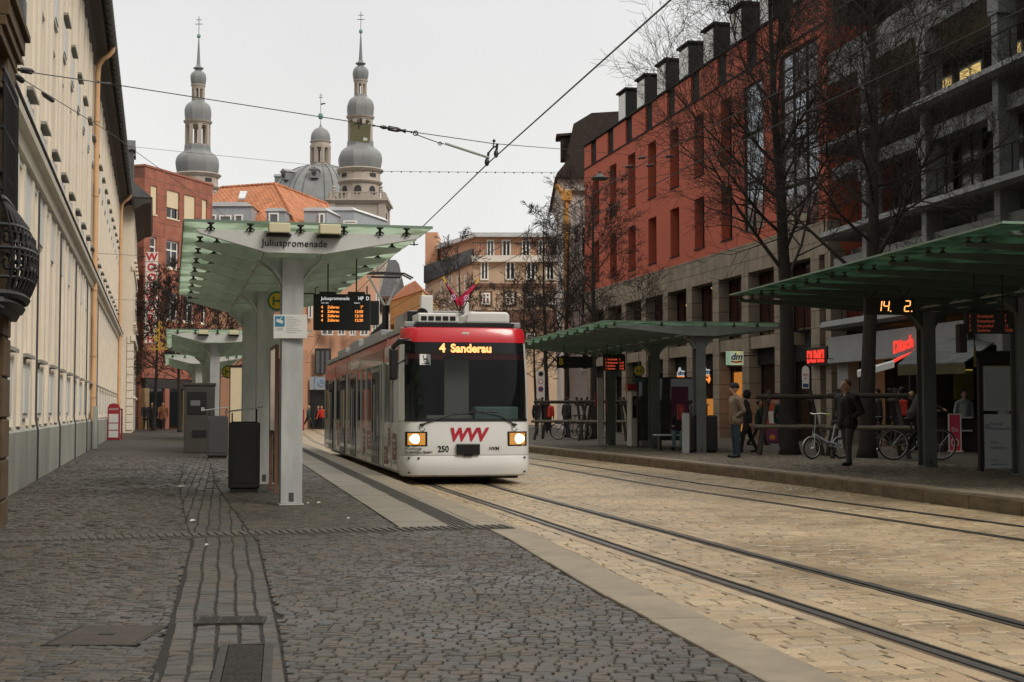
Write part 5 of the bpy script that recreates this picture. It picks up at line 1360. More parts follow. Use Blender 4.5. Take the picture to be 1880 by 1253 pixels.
mk('rib_mid', (0.20, 0.22, 0.205), 0.55, var=0.3, scale=2.5); mk('rib_dark', (0.075, 0.095, 0.08), 0.6, var=0.3, scale=2.5); mk('column_dark', (0.13, 0.14, 0.138), 0.55, var=0.3, scale=1.6)
mk('clamp', (0.05, 0.05, 0.048), 0.5, metal=0.5)

def shelter(label, loc, rz, zg, length, wl, wr, cols, nrib, zt=3.66, group=None, fascia='fascia_paint', lamps=(), clamp_all=True, dep=0.27, glass='roof_glass', rib='rib_paint', colm='column_paint'):
    """flat glass roof on tapered ribs; local x across, y away along the platform, z measured from the road"""
    r_ = root('tram_shelter', label, 'shelter', (loc[0], loc[1], zg), rz, group)
    zt = zt - zg
    zb = zt - 0.10                                   # top of the ribs
    g = MB(); g.box(-wl - 0.02, wr + 0.02, -0.10, length + 0.1, zt - 0.018, zt); g.build('roof_glass', glass, r_)
    g = MB(); g.box(-wl - 0.03, wr + 0.03, -0.112, -0.101, zt - 0.02, zt + 0.012); g.box(-wl - 0.035, -wl - 0.021, -0.1, length + 0.1, zt - 0.02, zt + 0.006); g.build('glass_edge', 'shelter_green', r_)
    prof = [(-wl + 0.12, zb), (-wl + 0.16, zb - 0.05), (-0.36, zb - dep), (0.36, zb - dep), (wr - 0.16, zb - 0.05), (wr - 0.12, zb)]
    fr = MB(); fr.extrude([(x, -0.05, z) for x, z in prof], (0, 0.07, 0)); fr.build('fascia_rib', fascia, r_, bevel=0.008)
    rm_ = MB(); rm_.extrude([(x, 0, z) for x, z in prof], (0, 0.055, 0)); rm_.box(-0.36, 0.36, -0.03, 0.085, zb - dep - 0.012, zb - dep); rm_ = rm_.mesh('rib', rib)
    cl = MB(); cl.lathe([(0.016, -0.02), (0.018, 0.06), (0.04, 0.065), (0.045, 0.085), (0.02, 0.088)], 8); cl.tube([(-0.05, 0, 0.0), (0, 0, 0.04), (0.05, 0, 0.0)], 0.012, 5); cl = cl.mesh('glass_clamp', 'clamp', True)
    clx = [-wl + 0.30, -wl * 0.42, 0.05, wr * 0.35, wr * 0.62, wr - 0.30]
    for x in clx: part('glass_clamp', cl, r_, (x, -0.075, zb - 0.002))
    for i in range(1, nrib):
        y = length * i / (nrib - 1)
        rb_ = part('rib', rm_, r_, (0, y, 0))
        for x in ((-wl + 0.26, wr - 0.26) if not clamp_all else (-wl + 0.20, -wl + 0.42, wr - 0.26)):
            part('glass_clamp', cl, rb_, (x, 0.028, zb - 0.002))
    g = MB()
    for x in (-0.37, 0.37): g.tube([(x, 0.0, zb - dep + 0.05), (x, length, zb - dep + 0.05)], 0.022, 6)
    for i in range(nrib - 1):
        y = length * i / (nrib - 1); st_ = length / (nrib - 1)
        for s in (-1, 1): g.tube([(s * 0.37, y, zb - dep + 0.05), (s * 0.37, y + st_ * 0.5, zb - dep + 0.16), (s * 0.37, y + st_, zb - dep + 0.05)], 0.008, 4)
    g.build('purlin', 'steel_grey', r_)
    for y in cols:
        zc = zb - dep
        g = MB()
        w = 0.135; tw = 0.022
        g.box(-w, w, y - 0.16, y - 0.16 + tw, 0.02, zc); g.box(-w, w, y + 0.16 - tw, y + 0.16, 0.02, zc)
        g.box(-0.055, 0.055, y - 0.138, y + 0.138, 0.02, zc); g.box(-w - 0.02, w + 0.02, y - 0.19, y + 0.19, 0.0, 0.02)
        c_ = g.build('column', colm, r_, bevel=0.006)
        g = MB()
        for s in (-1, 1):
            pts = [(s * w * 0.9, zc - 0.34), (s * (w + 0.02), zc - 0.27), (s * (w + 0.10), zc - 0.16), (s * 0.40, zc - 0.02), (s * 0.40, zc), (s * w * 0.5, zc)]
            g.extrude([(a, y - 0.10, b) for a, b in (pts if s > 0 else pts[::-1])], (0, 0.2, 0))
            edge = [pts[0], pts[1], pts[2], pts[3]]
            g.tube([(a, y - 0.12, b) for a, b in edge], 0.022, 5); g.tube([(a, y + 0.12, b) for a, b in edge], 0.022, 5)
        g.build('bracket', rib, c_)
        g = MB(); g.box(-0.03, 0.03, y - 0.168, y - 0.161, 0.05, 0.16); g.build('earth_strap', 'sill_dark', c_)
    for x in lamps:
        g = MB(); g.box(x - 0.13, x + 0.13, -0.26, -0.08, zt - 0.14, zt + 0.0 - 0.02); lo = g.build('lamp', 'lamp_box', r_, bevel=0.012)
        g = MB(); g.box(x - 0.15, x + 0.15, -0.20, -0.05, zt - 0.17, zt - 0.145); g.build('lamp_shade', 'black_matt', lo)
    return r_

RZS = math.atan(0.24)
ca, sa = math.cos(RZS), math.sin(RZS)
def shl(o, x, y, z=0.0): return Vector((o[0] + x * ca - y * sa, o[1] + x * sa + y * ca, z))
O1 = (-2.69, 17.62)
sh1 = shelter('nearest green glass tram shelter with black lettering on its pale front beam', O1, RZS, Z_L, 11.0, 1.34, 1.68, (0.55, 5.9, 10.5), 9, lamps=(-0.22, 0.40), group='shelters on the left platform')
text('lettering', 'Juliuspromenade', 0.122, 'black_matt', sh1, (-0.42, -0.056, 3.66 - Z_L - 0.285), ext=0.004, sx=0.93, space=1.06)
O2 = (-8.47, 40.6)
sh2 = shelter('second green glass tram shelter along the left platform behind the ticket machine', O2, RZS, Z_L, 11.0, 1.36, 2.7, (0.55, 5.5, 10.5), 9, lamps=(-0.35, 0.5), group='shelters on the left platform')
O3 = (-12.85, 58.4)
sh3 = shelter('farthest and smallest looking tram shelter on the left platform', O3, RZS, Z_L, 11.0, 1.36, 1.8, (0.55, 5.5, 10.5), 9, group='shelters on the left platform', clamp_all=False)
# right platform
RZ4 = math.atan(0.19)
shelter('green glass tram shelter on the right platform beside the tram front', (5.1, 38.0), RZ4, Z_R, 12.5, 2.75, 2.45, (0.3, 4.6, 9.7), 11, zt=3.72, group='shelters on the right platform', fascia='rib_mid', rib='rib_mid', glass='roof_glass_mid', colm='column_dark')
RZ5 = math.atan(0.155)
shelter('dark green glass tram shelter at the right edge holding the date display', (9.95, 18.4), RZ5, Z_R, 11.0, 3.85, 3.2, (1.5, 6.6, 10.4), 10, zt=3.70, group='shelters on the right platform', fascia='rib_dark', glass='roof_glass_dirty_shaded', rib='rib_dark', colm='column_dark')

# ------------------------------------------------------------------ things hung on and standing by the left shelters
M['led_orange'] = mat_emit('led_orange', (1.0, 0.30, 0.05), 1.3); M['led_white'] = mat_emit('led_white', (0.85, 0.86, 0.82), 0.75); M['led_dim'] = mat_emit('led_dim', (0.9, 0.25, 0.08), 0.45); M['led_red'] = mat_emit('led_red', (1.0, 0.12, 0.05), 0.5); M['led_dark_red'] = mat_emit('led_dark_red', (0.6, 0.09, 0.03), 0.16)
mk('sign_yellow', (0.62, 0.40, 0.02), 0.5); mk('sign_green', (0.02, 0.14, 0.06), 0.5); mk('sign_blue', (0.03, 0.20, 0.33), 0.5)
mk('notice_white', (0.66, 0.66, 0.63), 0.6); mk('print_grey', (0.30, 0.31, 0.31), 0.7)
DOT = {}
def rows_of_led(par, rows, m, x, size, sx=0.8):
    for (tx, dx, z) in rows: text('led_text', tx, size, m, par, (x + dx, -0.075, z), ext=0.001, sx=sx, bold=size * 0.02)
q0 = D(576, 607, 20.2); q1 = D(680, 541, 20.2)
W, Hh = q1.x - q0.x, q1.z - q0.z
dd = root('departure_display', 'black hanging departure display with white stop name and four orange lines', 'display', (q0.x + W / 2, 20.2, q0.z), R(3))
g = MB(); g.box(-W/2, W/2, -0.07, 0.07, 0, Hh); g.build('housing', 'black_paint', dd, bevel=0.008)
text('stop_name', 'Juliuspromenade', 0.068, 'led_white', dd, (-W/2 + 0.11, -0.074, Hh - 0.085), ext=0.001, sx=0.88)
text('stop_name', 'HP  D', 0.072, 'led_white', dd, (W/2 - 0.17, -0.074, Hh - 0.085), ext=0.001, sx=0.85, bold=0.001)
text('column_heads', 'Linie  Ziel', 0.026, 'led_white', dd, (-W/2 + 0.11, -0.074, Hh - 0.135), ext=0.001); text('column_heads', 'Abfahrt', 0.028, 'led_white', dd, (W/2 - 0.23, -0.074, Hh - 0.135), ext=0.001)
for i, t in enumerate(("7'", '12:00', '12:10', '12:20')):
    z = Hh - 0.205 - i * 0.062
    text('led_line', '4', 0.055, 'led_orange', dd, (-W/2 + 0.11, -0.074, z), ext=0.001, bold=0.001); text('led_line', 'Zellerau', 0.055, 'led_orange', dd, (-W/2 + 0.20, -0.074, z), ext=0.001, bold=0.001, sx=0.9); text('led_line', t, 0.055, 'led_orange', dd, (W/2 - 0.10, -0.074, z), align='RIGHT', ext=0.001, bold=0.001)
g = MB(); zt_ = 3.52 - q0.z
for x in (-W/2 + 0.2, W/2 - 0.2): g = MB(); g.tube([(x, 0, Hh), (x, 0, zt_)], 0.012, 6); g.box(x - 0.12, x + 0.12, -0.05, 0.05, Hh, Hh + 0.035); g.build('hanger', 'black_paint', dd)
g = MB()
g.tube([(-W/2 - 0.35, 0, Hh + 0.01), (-W/2 + 0.02, 0, Hh + 0.01)], 0.01, 5); g.tube([(-W/2 + 0.02, 0, Hh), (-W/2 + 0.02, 0, Hh + 0.09), (-W/2 + 0.07, 0, Hh + 0.10)], 0.008, 5)
g.build('side_arm', 'black_paint', dd)
q0 = D(668, 597, 24.5); q1 = D(696, 553, 24.5); w2 = 0.42; h2_ = q1.z - q0.z
d2 = root('display_back', 'plain black back of a second display just behind the departure display', 'display', (q1.x - w2 / 2, 24.5, q0.z), R(3)); d2.name = 'departure_display'
g = MB(); g.box(-w2/2, w2/2, -0.07, 0.07, 0, h2_); g.build('housing', 'black_paint', d2, bevel=0.008)
g = MB(); g.tube([(0, 0, h2_), (0, 0, 3.5 - q0.z)], 0.014, 6); g.build('hanger', 'black_paint', d2)
# camera notice on the first column
q = D(533, 600, 17.95)
nb = root('notice_board', 'white camera surveillance notice with a blue pictogram on the nearest shelter column', 'notice', (q.x, q.y, q.z), R(4))
g = MB(); g.box(-0.21, 0.21, -0.012, 0.012, -0.15, 0.15); g.build('panel', 'notice_white', nb, bevel=0.004)
g = MB(); g.box(-0.19, -0.07, -0.016, -0.0125, 0.0, 0.13); pn = g.build('pictogram', 'sign_blue', nb)
g = MB(); T = Matrix.Translation((-0.13, -0.018, 0.065)) @ Matrix.Rotation(R(20), 4, 'Y'); g.box(-0.045, 0.04, -0.002, 0.001, -0.02, 0.02, T=T); g.box(-0.005, 0.005, -0.002, 0.001, 0.02, 0.06, T=T); g.build('camera_symbol', 'notice_white', pn)
for i in range(9): g = MB(); g.box(-0.05, 0.05 + 0.11 * ((i * 7) % 5) / 5, -0.0145, -0.0125, 0.115 - i * 0.024, 0.119 - i * 0.024); g.build('print_line', 'print_grey', nb)
text('caption', 'Achtung!', 0.022, 'print_grey', nb, (-0.13, -0.014, -0.03), align='CENTER', ext=0.001); text('caption', 'Videoüberwachung', 0.011, 'print_grey', nb, (-0.13, -0.014, -0.048), align='CENTER', ext=0.001)
def stop_disc(label, pos, rad, rz=0.0, pole=True):
    r_ = root('stop_sign', label, 'sign', pos, rz)
    T = Matrix.Rotation(R(90), 4, 'X')
    g = MB(); g.lathe([(0, -0.01), (rad, -0.01), (rad, 0.01), (0, 0.01)], 28, T=T); g.build('disc', 'sign_green', r_)
    g = MB(); g.lathe([(0, 0.011), (rad * 0.80, 0.011), (rad * 0.80, 0.014), (0, 0.014)], 28, T=T); g.build('field', 'sign_yellow', r_)
    g = MB(); a = rad * 0.36; b = rad * 0.10; h = rad * 0.46
    for s in (-1, 1): g.box(s * a - b, s * a + b, -0.018, -0.0145, -h, h)
    g.box(-a + b, a - b, -0.018, -0.0145, -b, b); g.build('letter', 'sign_green', r_)
    if pole: g = MB(); g.tube([(0, 0.03, rad), (0, 0.03, rad + 0.35)], 0.015, 6); g.build('hanger', 'steel_grey', r_)
    return r_
q = D(509, 553, 21.0); stop_disc('round yellow and green stop sign with an H half hidden by the nearest column', (q.x, q.y, q.z), 0.145, R(2))
q = D(419, 683, 47); stop_disc('tiny round green and yellow stop sign under the second left shelter', (q.x, q.y, q.z), 0.22)
# dark bin with an open flap lid, close by
def bin_(label, u0, u1, vb, h, dep, flap=True, zg=Z_L, m='black_paint', seed=0, group='waste bins by the shelters', rz=0.1):
    b = G((u0 + u1) / 2, vb, zg); w = (u1 - u0) / FPX * b.y
    r_ = root('waste_bin', label, 'bin', (b.x, b.y + dep / 2, zg), rz, group)
    g = MB(); g.box(-w/2, w/2, -dep/2, dep/2, 0.06, h); g.build('casing', m, r_, bevel=0.02)
    g = MB(); g.box(-w/2 + 0.03, w/2 - 0.03, -dep/2 + 0.03, dep/2 - 0.03, 0.0, 0.06); g.build('foot', 'black_matt', r_)
    g = MB(); g.box(-w/2 + 0.05, w/2 - 0.05, -dep/2 - 0.012, -dep/2 - 0.001, 0.14, h - 0.10); g.build('door', m, r_, bevel=0.006)
    g = MB(); g.box(-w/2 + 0.04, w/2 - 0.04, -dep/2 + 0.04, dep/2 - 0.04, h, h + 0.012); g.build('opening', 'black_matt', r_)
    if flap:
        g = MB(); g.extrude([(-w/2 - 0.06, -dep/2, h + 0.14), (w/2 + 0.04, -dep/2, h + 0.22), (w/2 + 0.04, -dep/2, h + 0.245), (-w/2 - 0.06, -dep/2, h + 0.165)], (0, dep, 0)); g.build('lid', 'steel_grey', r_, bevel=0.006)
        for s in (-1, 1): g = MB(); g.tube([(s * (w/2 - 0.05), 0, h), (s * (w/2 - 0.05), 0, h + 0.17 + 0.03 * s)], 0.012, 6); g.build('lid_post', 'iron', r_)
    return r_
bin_('black waste bin with a raised grey lid nearest to the lettered shelter', 413, 470, 905, 1.02, 0.5, rz=0.2)
bin_('waste bin with a slanted grey lid between ticket machine and nearest bin', 376, 414, 842, 1.06, 0.5, m='sill_dark', rz=0.18)
b = G(360, 832, Z_L)
tm = root('ticket_machine', 'tall dark ticket machine standing left of the waste bins', 'machine', (b.x, b.y + 0.4, Z_L), 0.2)
mk('machine_brown', (0.045, 0.042, 0.036), 0.6, var=0.25)
g = MB(); g.box(-0.43, 0.43, -0.38, 0.38, 0.0, 1.92); g.box(-0.46, 0.46, -0.41, 0.41, 1.92, 2.0); g.build('casing', 'machine_brown', tm, bevel=0.015)
g = MB(); g.box(-0.34, 0.20, -0.40, -0.381, 1.1, 1.75); f_ = g.build('front_panel', 'black_paint', tm, bevel=0.01)
g = MB(); g.box(-0.25, 0.02, -0.405, -0.401, 1.35, 1.5); g.build('screen', 'glass_grey', f_); g = MB(); g.box(0.05, 0.14, -0.405, -0.401, 1.2, 1.3); g.build('coin_slot', 'steel_grey', f_)
g = MB(); g.box(-0.2, 0.2, -0.40, -0.381, 0.45, 0.65); g.build('tray', 'black_paint', tm)
# slim red and dark info column plus a beige case between the columns
b = G(478, 893, Z_L); c_ = root('info_column', 'slim dark information column with a pale edge between the near shelter columns', 'column', (b.x + 0.12, b.y + 0.9, Z_L), 0.2)
g = MB(); g.box(-0.11, 0.11, -0.09, 0.09, 0, 2.05); g.build('body', 'black_paint', c_, bevel=0.01); g = MB(); g.box(-0.16, -0.112, -0.09, 0.09, 0.9, 2.05); g.build('edge_panel', 'peach_pale', c_); g = MB(); g.box(-0.10, 0.10, -0.1, -0.091, 1.5, 2.0); g.build('poster', 'coffee_violet', c_)
b = G(430, 850, Z_L); c_ = root('timetable_case', 'pale beige timetable case behind the waste bins on the left platform', 'case', (b.x, b.y, Z_L), 0.15)
g = MB(); g.box(-0.10, 0.16, -0.05, 0.05, 0.9, 2.2); g.build('panel', 'blind', c_); g = MB(); g.box(-0.12, -0.1, -0.06, 0.06, 0, 2.25); g.box(0.16, 0.18, -0.06, 0.06, 0, 2.25); g.box(-0.1, 0.16, -0.06, 0.06, 2.2, 2.25); g.build('frame', 'iron', c_)
b = G(497, 905, Z_L); c_ = root('poster_case', 'narrow framed poster case with curling paper beside the nearest column', 'case', (b.x, b.y + 0.35, Z_L), 0.24)
g = MB(); g.box(-0.045, -0.02, -0.5, 0.5, 0.9, 2.1); g.build('panel', 'glass_grey', c_); g = MB(); g.box(-0.05, 0.0, -0.55, -0.5, 0, 2.15); g.box(-0.05, 0.0, 0.5, 0.55, 0, 2.15); g.box(-0.05, 0, -0.5, 0.5, 2.1, 2.15); g.box(-0.05, 0, -0.5, 0.5, 0.85, 0.9); g.build('frame', 'brown_trim', c_)
g = MB(); g.add([(-0.06 - 0.05 * math.sin(i), -0.5, 0.2 + i * 0.06) for i in range(11)] + [(-0.05, -0.3, 0.2 + i * 0.06) for i in range(11)], [(i, i + 1, 12 + i, 11 + i) for i in range(10)]); g.build('paper', 'awning_moss', c_)
# red A-board, dark bicycle by the wall are built with the small things
b = G(208, 808, Z_L)
ab = root('advertising_board', 'red framed menu board with white sheets leaning near the cream wall', 'board', (b.x, b.y, Z_L), R(-8))
mk('board_red', (0.30, 0.02, 0.03), 0.5)
g = MB(); g.extrude([(-0.27, 0, 0.0), (0.27, 0, 0.0), (0.27, 0, 1.35), (0.2, 0, 1.48), (0, 0, 1.53), (-0.2, 0, 1.48), (-0.27, 0, 1.35)], (0, 0.05, 0)); g.build('frame', 'board_red', ab, bevel=0.01)
for i, (a, c) in enumerate(((0.1, 0.38), (0.42, 0.68), (0.72, 1.08))): g = MB(); g.box(-0.21, 0.21, -0.006, -0.001, a, c); g.build('sheet', 'notice_white', ab)
text('lettering', 'LECKER', 0.12, 'notice_white', ab, (0, -0.008, 1.24), align='CENTER', ext=0.002)
g = MB(); g.box(-0.25, -0.2, 0.3, 0.35, 0, 1.3); g.box(0.2, 0.25, 0.3, 0.35, 0, 1.3); g.box(-0.25, 0.25, 0.05, 0.35, 1.25, 1.3); g.build('stand', 'board_red', ab)

# ------------------------------------------------------------------ hung on the right shelters
def display(label, u0, u1, v0, v1, Y, rows, m, rz=0.0, top=3.5, lsize=0.05, name='departure_display', cat='display'):
    a, b = D(u0, v1, Y), D(u1, v0, Y); W, Hh = b.x - a.x, b.z - a.z
    r_ = root(name, label, cat, ((a.x + b.x) / 2, Y, a.z), rz)
    g = MB(); g.box(-W/2, W/2, -0.08, 0.08, 0, Hh); g.build('housing', 'black_matt', r_, bevel=0.008)
    for (tx, fx, fz, sz, al) in rows: text('led_text', tx, sz, m, r_, (-W/2 + W * fx, -0.085, Hh * fz), align=al, ext=0.001, bold=sz * 0.02, sx=0.85)
    for x in (-W/2 * 0.6, W/2 * 0.6): g = MB(); g.tube([(x, 0, Hh), (x, 0, top - a.z)], 0.014, 6); g.box(x - 0.1, x + 0.1, -0.04, 0.04, Hh, Hh + 0.03); g.build('hanger', 'black_matt', r_)
    return r_, W, Hh
rr = [(t, f, z, 0.075, 'LEFT') for z, l in ((0.66, ('1', 'Grombuehl', '2')), (0.45, ('5', 'Rottenbauer', '11:59')), (0.26, ('4', 'Sanderau', '12:03')), (0.08, ('1', 'Sanderau', '12:06'))) for t, f in zip(l, (0.10, 0.20, 0.72))]
display('small black display with red lines under the right platform shelter', 1107, 1148, 652, 681, 44.0, rr, 'led_red')
rr = [(t, f, z, 0.065, 'LEFT') for z, l in ((0.72, ('5', 'Grombuehl', '7')), (0.50, ('1', 'Rottenbauer', '9')), (0.28, ('3', 'Heuchelhof', '12')), (0.08, ('4', 'Sanderau', '12:08'))) for t, f in zip(l, (0.05, 0.22, 0.80))]
r_, W, Hh = display('large dim display with dark red lines hanging at the right edge', 1772, 1858, 573, 613, 22.5, rr, 'led_dark_red')
g = MB(); g.box(-W/2 - 0.12, -W/2 - 0.004, -0.10, 0.10, -0.3, 0.15); g.build('side_box', 'black_matt', r_)
rr = [('B', 0.06, 0.28, 0.30, 'LEFT')]
display('long dark bar with an orange letter B under the right shelter', 1022, 1088, 655, 676, 46.5, rr, 'sign_orange' if 'sign_orange' in M else 'sign_yellow', name='platform_sign', cat='sign')
# date display with seven-segment figures
a, b = D(1587, 578, 24.0), D(1676, 548, 24.0); W, Hh = b.x - a.x, b.z - a.z
dt = root('date_display', 'black hanging display with large amber segment figures under the right shelter', 'display', ((a.x + b.x) / 2, 24.0, a.z), 0.0)
g = MB(); g.box(-W/2, W/2, -0.08, 0.08, 0, Hh); g.build('housing', 'black_matt', dt, bevel=0.008)
M['led_amber'] = mat_emit('led_amber', (1.0, 0.42, 0.12), 1.6)
def seven(ch, x, z, w, h, t=0.016):
    segs = {'1': 'bc', '2': 'abged', '4': 'fgbc'}[ch]; g = MB(); e = 0.006; sl = 0.12
    P_ = lambda px, pz: (x + px + pz * sl, pz)
    def seg(x0, z0, x1, z1):
        horizontal = abs(z1 - z0) < 1e-6
        if horizontal: q = [(x0 + e, z0 - t/2), (x1 - e, z0 - t/2), (x1 - e, z0 + t/2), (x0 + e, z0 + t/2)]
        else: q = [(x0 - t/2, z0 + e), (x0 + t/2, z0 + e), (x0 + t/2, z1 - e), (x0 - t/2, z1 - e)]
        g.extrude([(x + a + (c) * sl, -0.085, z + c) for a, c in q], (0, -0.004, 0))
    S_ = {'a': (0, h, w, h), 'b': (w, h/2, w, h), 'c': (w, 0, w, h/2), 'd': (0, 0, w, 0), 'e': (0, 0, 0, h/2), 'f': (0, h/2, 0, h), 'g': (0, h/2, w, h/2)}
    for s in segs: seg(*S_[s])
    return g
fw_, fh = 0.085, 0.175
for ch, x in (('1', -0.24), ('4', -0.115), ('2', 0.24)): seven(ch, x, 0.05, fw_, fh).build('figure', 'led_amber', dt)
for x in (0.00, 0.355): g = MB(); g.box(x, x + 0.018, -0.089, -0.085, 0.042, 0.06); g.build('point', 'led_amber', dt)
g = MB()
for x in (-0.3, 0.25): g = MB(); g.tube([(x - 0.1, 0, 3.4 - a.z), (x, 0, Hh), (x + 0.12, 0, 3.4 - a.z)], 0.014, 6); g.build('hanger', 'black_matt', dt)
q = D(1173, 681, 43.0); stop_disc('round green stop sign with a dark H under the right shelter', (q.x, q.y, q.z), 0.17)
q = D(1173, 699, 43.0); r_ = root('direction_sign', 'small dark teal plate just below the right stop sign', 'sign', (q.x, q.y, q.z)); mk('teal_dark', (0.015, 0.05, 0.055), 0.5); g = MB(); g.box(-0.2, 0.2, -0.015, 0.015, -0.05, 0.06); g.build('plate', 'teal_dark', r_); g = MB(); g.tube([(0, 0.03, 0.06), (0, 0.03, 0.14)], 0.012, 5); g.build('hanger', 'iron', r_)
# vending machine, glass partition, bin, poles on the right platform
b = G(1170, 820, Z_R); vm = root('ticket_machine', 'grey ticket machine with a small red top under the right shelter', 'machine', (b.x, b.y + 0.3, Z_R), 0.15)
g = MB(); g.box(-0.24, 0.10, -0.3, 0.3, 0.0, 1.75); g.build('casing', 'steel_pale', vm, bevel=0.015); g = MB(); g.box(0.102, 0.55, -0.3, 0.3, 0.0, 1.95); g.build('side_cabinet', 'steel_grey', vm, bevel=0.015)
g = MB(); g.box(-0.2, -0.06, -0.315, -0.301, 0.9, 1.6); g.build('front_panel', 'black_paint', vm); g = MB(); g.box(-0.16, 0.06, -0.318, -0.316, 1.3, 1.5); g.build('screen', 'glass_grey', vm); g = MB(); g.box(-0.36, 0.0, -0.34, 0.0, 1.78, 2.0); g.build('top_sign', 'board_red', vm); g = MB(); g.box(0.2, 0.5, -0.315, -0.301, 1.0, 1.8); g.build('dark_panel', 'black_paint', vm)
b = G(1222, 822, Z_R); gp = root('shelter_wall', 'dark glass wind wall with a poster standing behind the right waiting bench', 'wall', (b.x, b.y + 1.0, Z_R), 0.12)
g = MB(); g.box(-0.75, 1.05, -0.02, 0.02, 0.25, 2.15); g.build('glass', 'mirror_glass', gp); g = MB(); g.box(-0.8, -0.75, -0.03, 0.03, 0, 2.2); g.box(1.05, 1.1, -0.03, 0.03, 0, 2.2); g.box(-0.75, 1.05, -0.03, 0.03, 2.15, 2.2); g.box(-0.75, 1.05, -0.03, 0.03, 0.2, 0.25); g.build('frame', 'iron', gp); g = MB(); g.box(0.3, 0.85, -0.03, -0.021, 0.7, 1.9); g.build('poster', 'coffee_violet', gp)
b = G(1226, 828, Z_R); bn = root('waiting_bench', 'narrow grey waiting bench under the right shelter', 'bench', (b.x, b.y + 0.35, Z_R), 0.12)
g = MB(); g.box(-0.35, 0.75, -0.2, 0.2, 0.42, 0.46); g.build('seat', 'steel_pale', bn, bevel=0.008)
for x in (-0.2, 0.6): g = MB(); g.box(x - 0.03, x + 0.03, -0.15, 0.15, 0.0, 0.42); g.build('leg', 'iron', bn)
bin_('broad black waste bin with a wire top on the right platform', 1267, 1317, 832, 1.0, 0.6, flap=False, zg=Z_R, rz=0.05)
b = G(1292, 832, Z_R); bt = root('ash_tray', 'grey raised ash lid on thin posts above the broad right bin', 'lid', (b.x, b.y + 0.3, Z_R + 1.02)); g = MB(); g.extrude([(-0.22, -0.2, 0.26), (0.2, -0.2, 0.26), (0.1, -0.2, 0.32), (-0.1, -0.2, 0.32)], (0, 0.4, 0)); g.build('lid', 'steel_grey', bt)
g = MB(); 
for x in (-0.28, -0.12, 0.14): g.tube([(x, 0, 0), (x, 0, 0.26)], 0.014, 5)
g.build('post', 'iron', bt)
for (u, v, h, lab) in ((1259, 832, 1.05, 'short grey steel post left of the broad right bin'), (1102, 818, 2.2, 'thin green grey post left of the far right shelter column')):
    b = G(u, v, Z_R); g = MB(); g.box(-0.09, 0.09, -0.09, 0.09, 0, h); g.box(-0.1, 0.1, -0.1, 0.1, h, h + 0.02); tag(g.build('steel_post', 'column_paint', None, loc=b, bevel=0.01), lab, 'post')
for (u, v, z, lab) in ((1097, 817, 1.5, 'red emergency call box on the thin grey post'), (1249, 828, 1.1, 'red box on a post beside the waiting bench'), (1119, 817, 1.35, 'orange red button box on the far right shelter column')):
    b = G(u, v, Z_R); r_ = root('call_box', lab, 'box', (b.x, b.y - 0.12, Z_R + z)); g = MB(); g.box(-0.1, 0.1, -0.12, 0.0, -0.22, 0.22); g.build('casing', 'board_red', r_, bevel=0.01); g = MB(); g.box(-0.05, 0.05, -0.128, -0.121, 0.0, 0.12); g.build('panel', 'coffee_red', r_)
# poster stand at the right edge and its white placard
mk('placard', (0.38, 0.39, 0.385), 0.6); b = G(1831, 866, Z_R); ps = root('poster_stand', 'dark poster stand with a map case above a white placard at the right edge', 'stand', (b.x, b.y, Z_R), 0.05)
k_ = b.y / FPX
g = MB(); g.box(-0.34, -0.27, -0.06, 0.06, 0, 2.1); g.box(0.27, 0.34, -0.06, 0.06, 0, 2.1); g.box(-0.27, 0.27, -0.06, 0.06, 2.02, 2.1); g.build('frame', 'black_matt', ps)
g = MB(); g.box(-0.26, 0.26, -0.05, 0.03, 1.12, 1.95); g.build('map_case', 'steel_grey', ps, bevel=0.01); g = MB(); g.box(-0.20, 0.20, -0.056, -0.051, 1.18, 1.88); mpp = g.build('map', 'map_paper' if 'map_paper' in M else 'glass_grey', ps)
g = MB(); g.box(-0.255, 0.255, -0.05, -0.02, 0.06, 1.06); pl = g.build('placard', 'placard', ps)
for tx, sz, z, x in (('Würzburger', 0.075, 0.86, -0.14), ('Dolmetscherschule', 0.075, 0.77, -0.14), ('Karriere', 0.07, 0.52, -0.14), ('für Sprachtalente', 0.07, 0.42, -0.14), ('Paradeplatz 4', 0.045, 0.2, -0.14), ('www.dolmetscher-schule.de', 0.045, 0.12, -0.14)): text('print', tx, sz, 'dm_blue', pl, (x, -0.052, z), ext=0.001, sx=0.62)
g = MB(); g.ring((-0.19, -0.053, 0.83), 0.035, 0.008, 14, 4, 'y'); g.build('emblem', 'dm_blue', pl)
b = G(1800, 866, Z_R)
q = D(1818, 660, 27.5); ys = root('stall_frame', 'thin yellow framed dark sign hanging at the right edge', 'sign', (q.x, q.y, q.z)); ys.name = 'framed_sign'
mk('dull_yellow', (0.20, 0.15, 0.03), 0.6); g = MB(); g.box(-0.28, 0.42, -0.02, 0.02, -0.12, 0.16); g.build('panel', 'black_matt', ys); g = MB(); g.box(-0.28, 0.42, -0.03, 0.0, -0.155, -0.121); g.box(-0.32, -0.281, -0.03, 0.0, -0.155, 0.25); g.build('edge', 'dull_yellow', ys)
g = MB(); g.tube([(-0.3, 0, 0.25), (-0.3, 0, 0.85)], 0.012, 5); g.build('hanger', 'iron', ys); g = MB(); g.tube([(0.4, 0, 0.16), (0.4, 0, 0.85)], 0.012, 5); g.build('hanger', 'iron', ys)
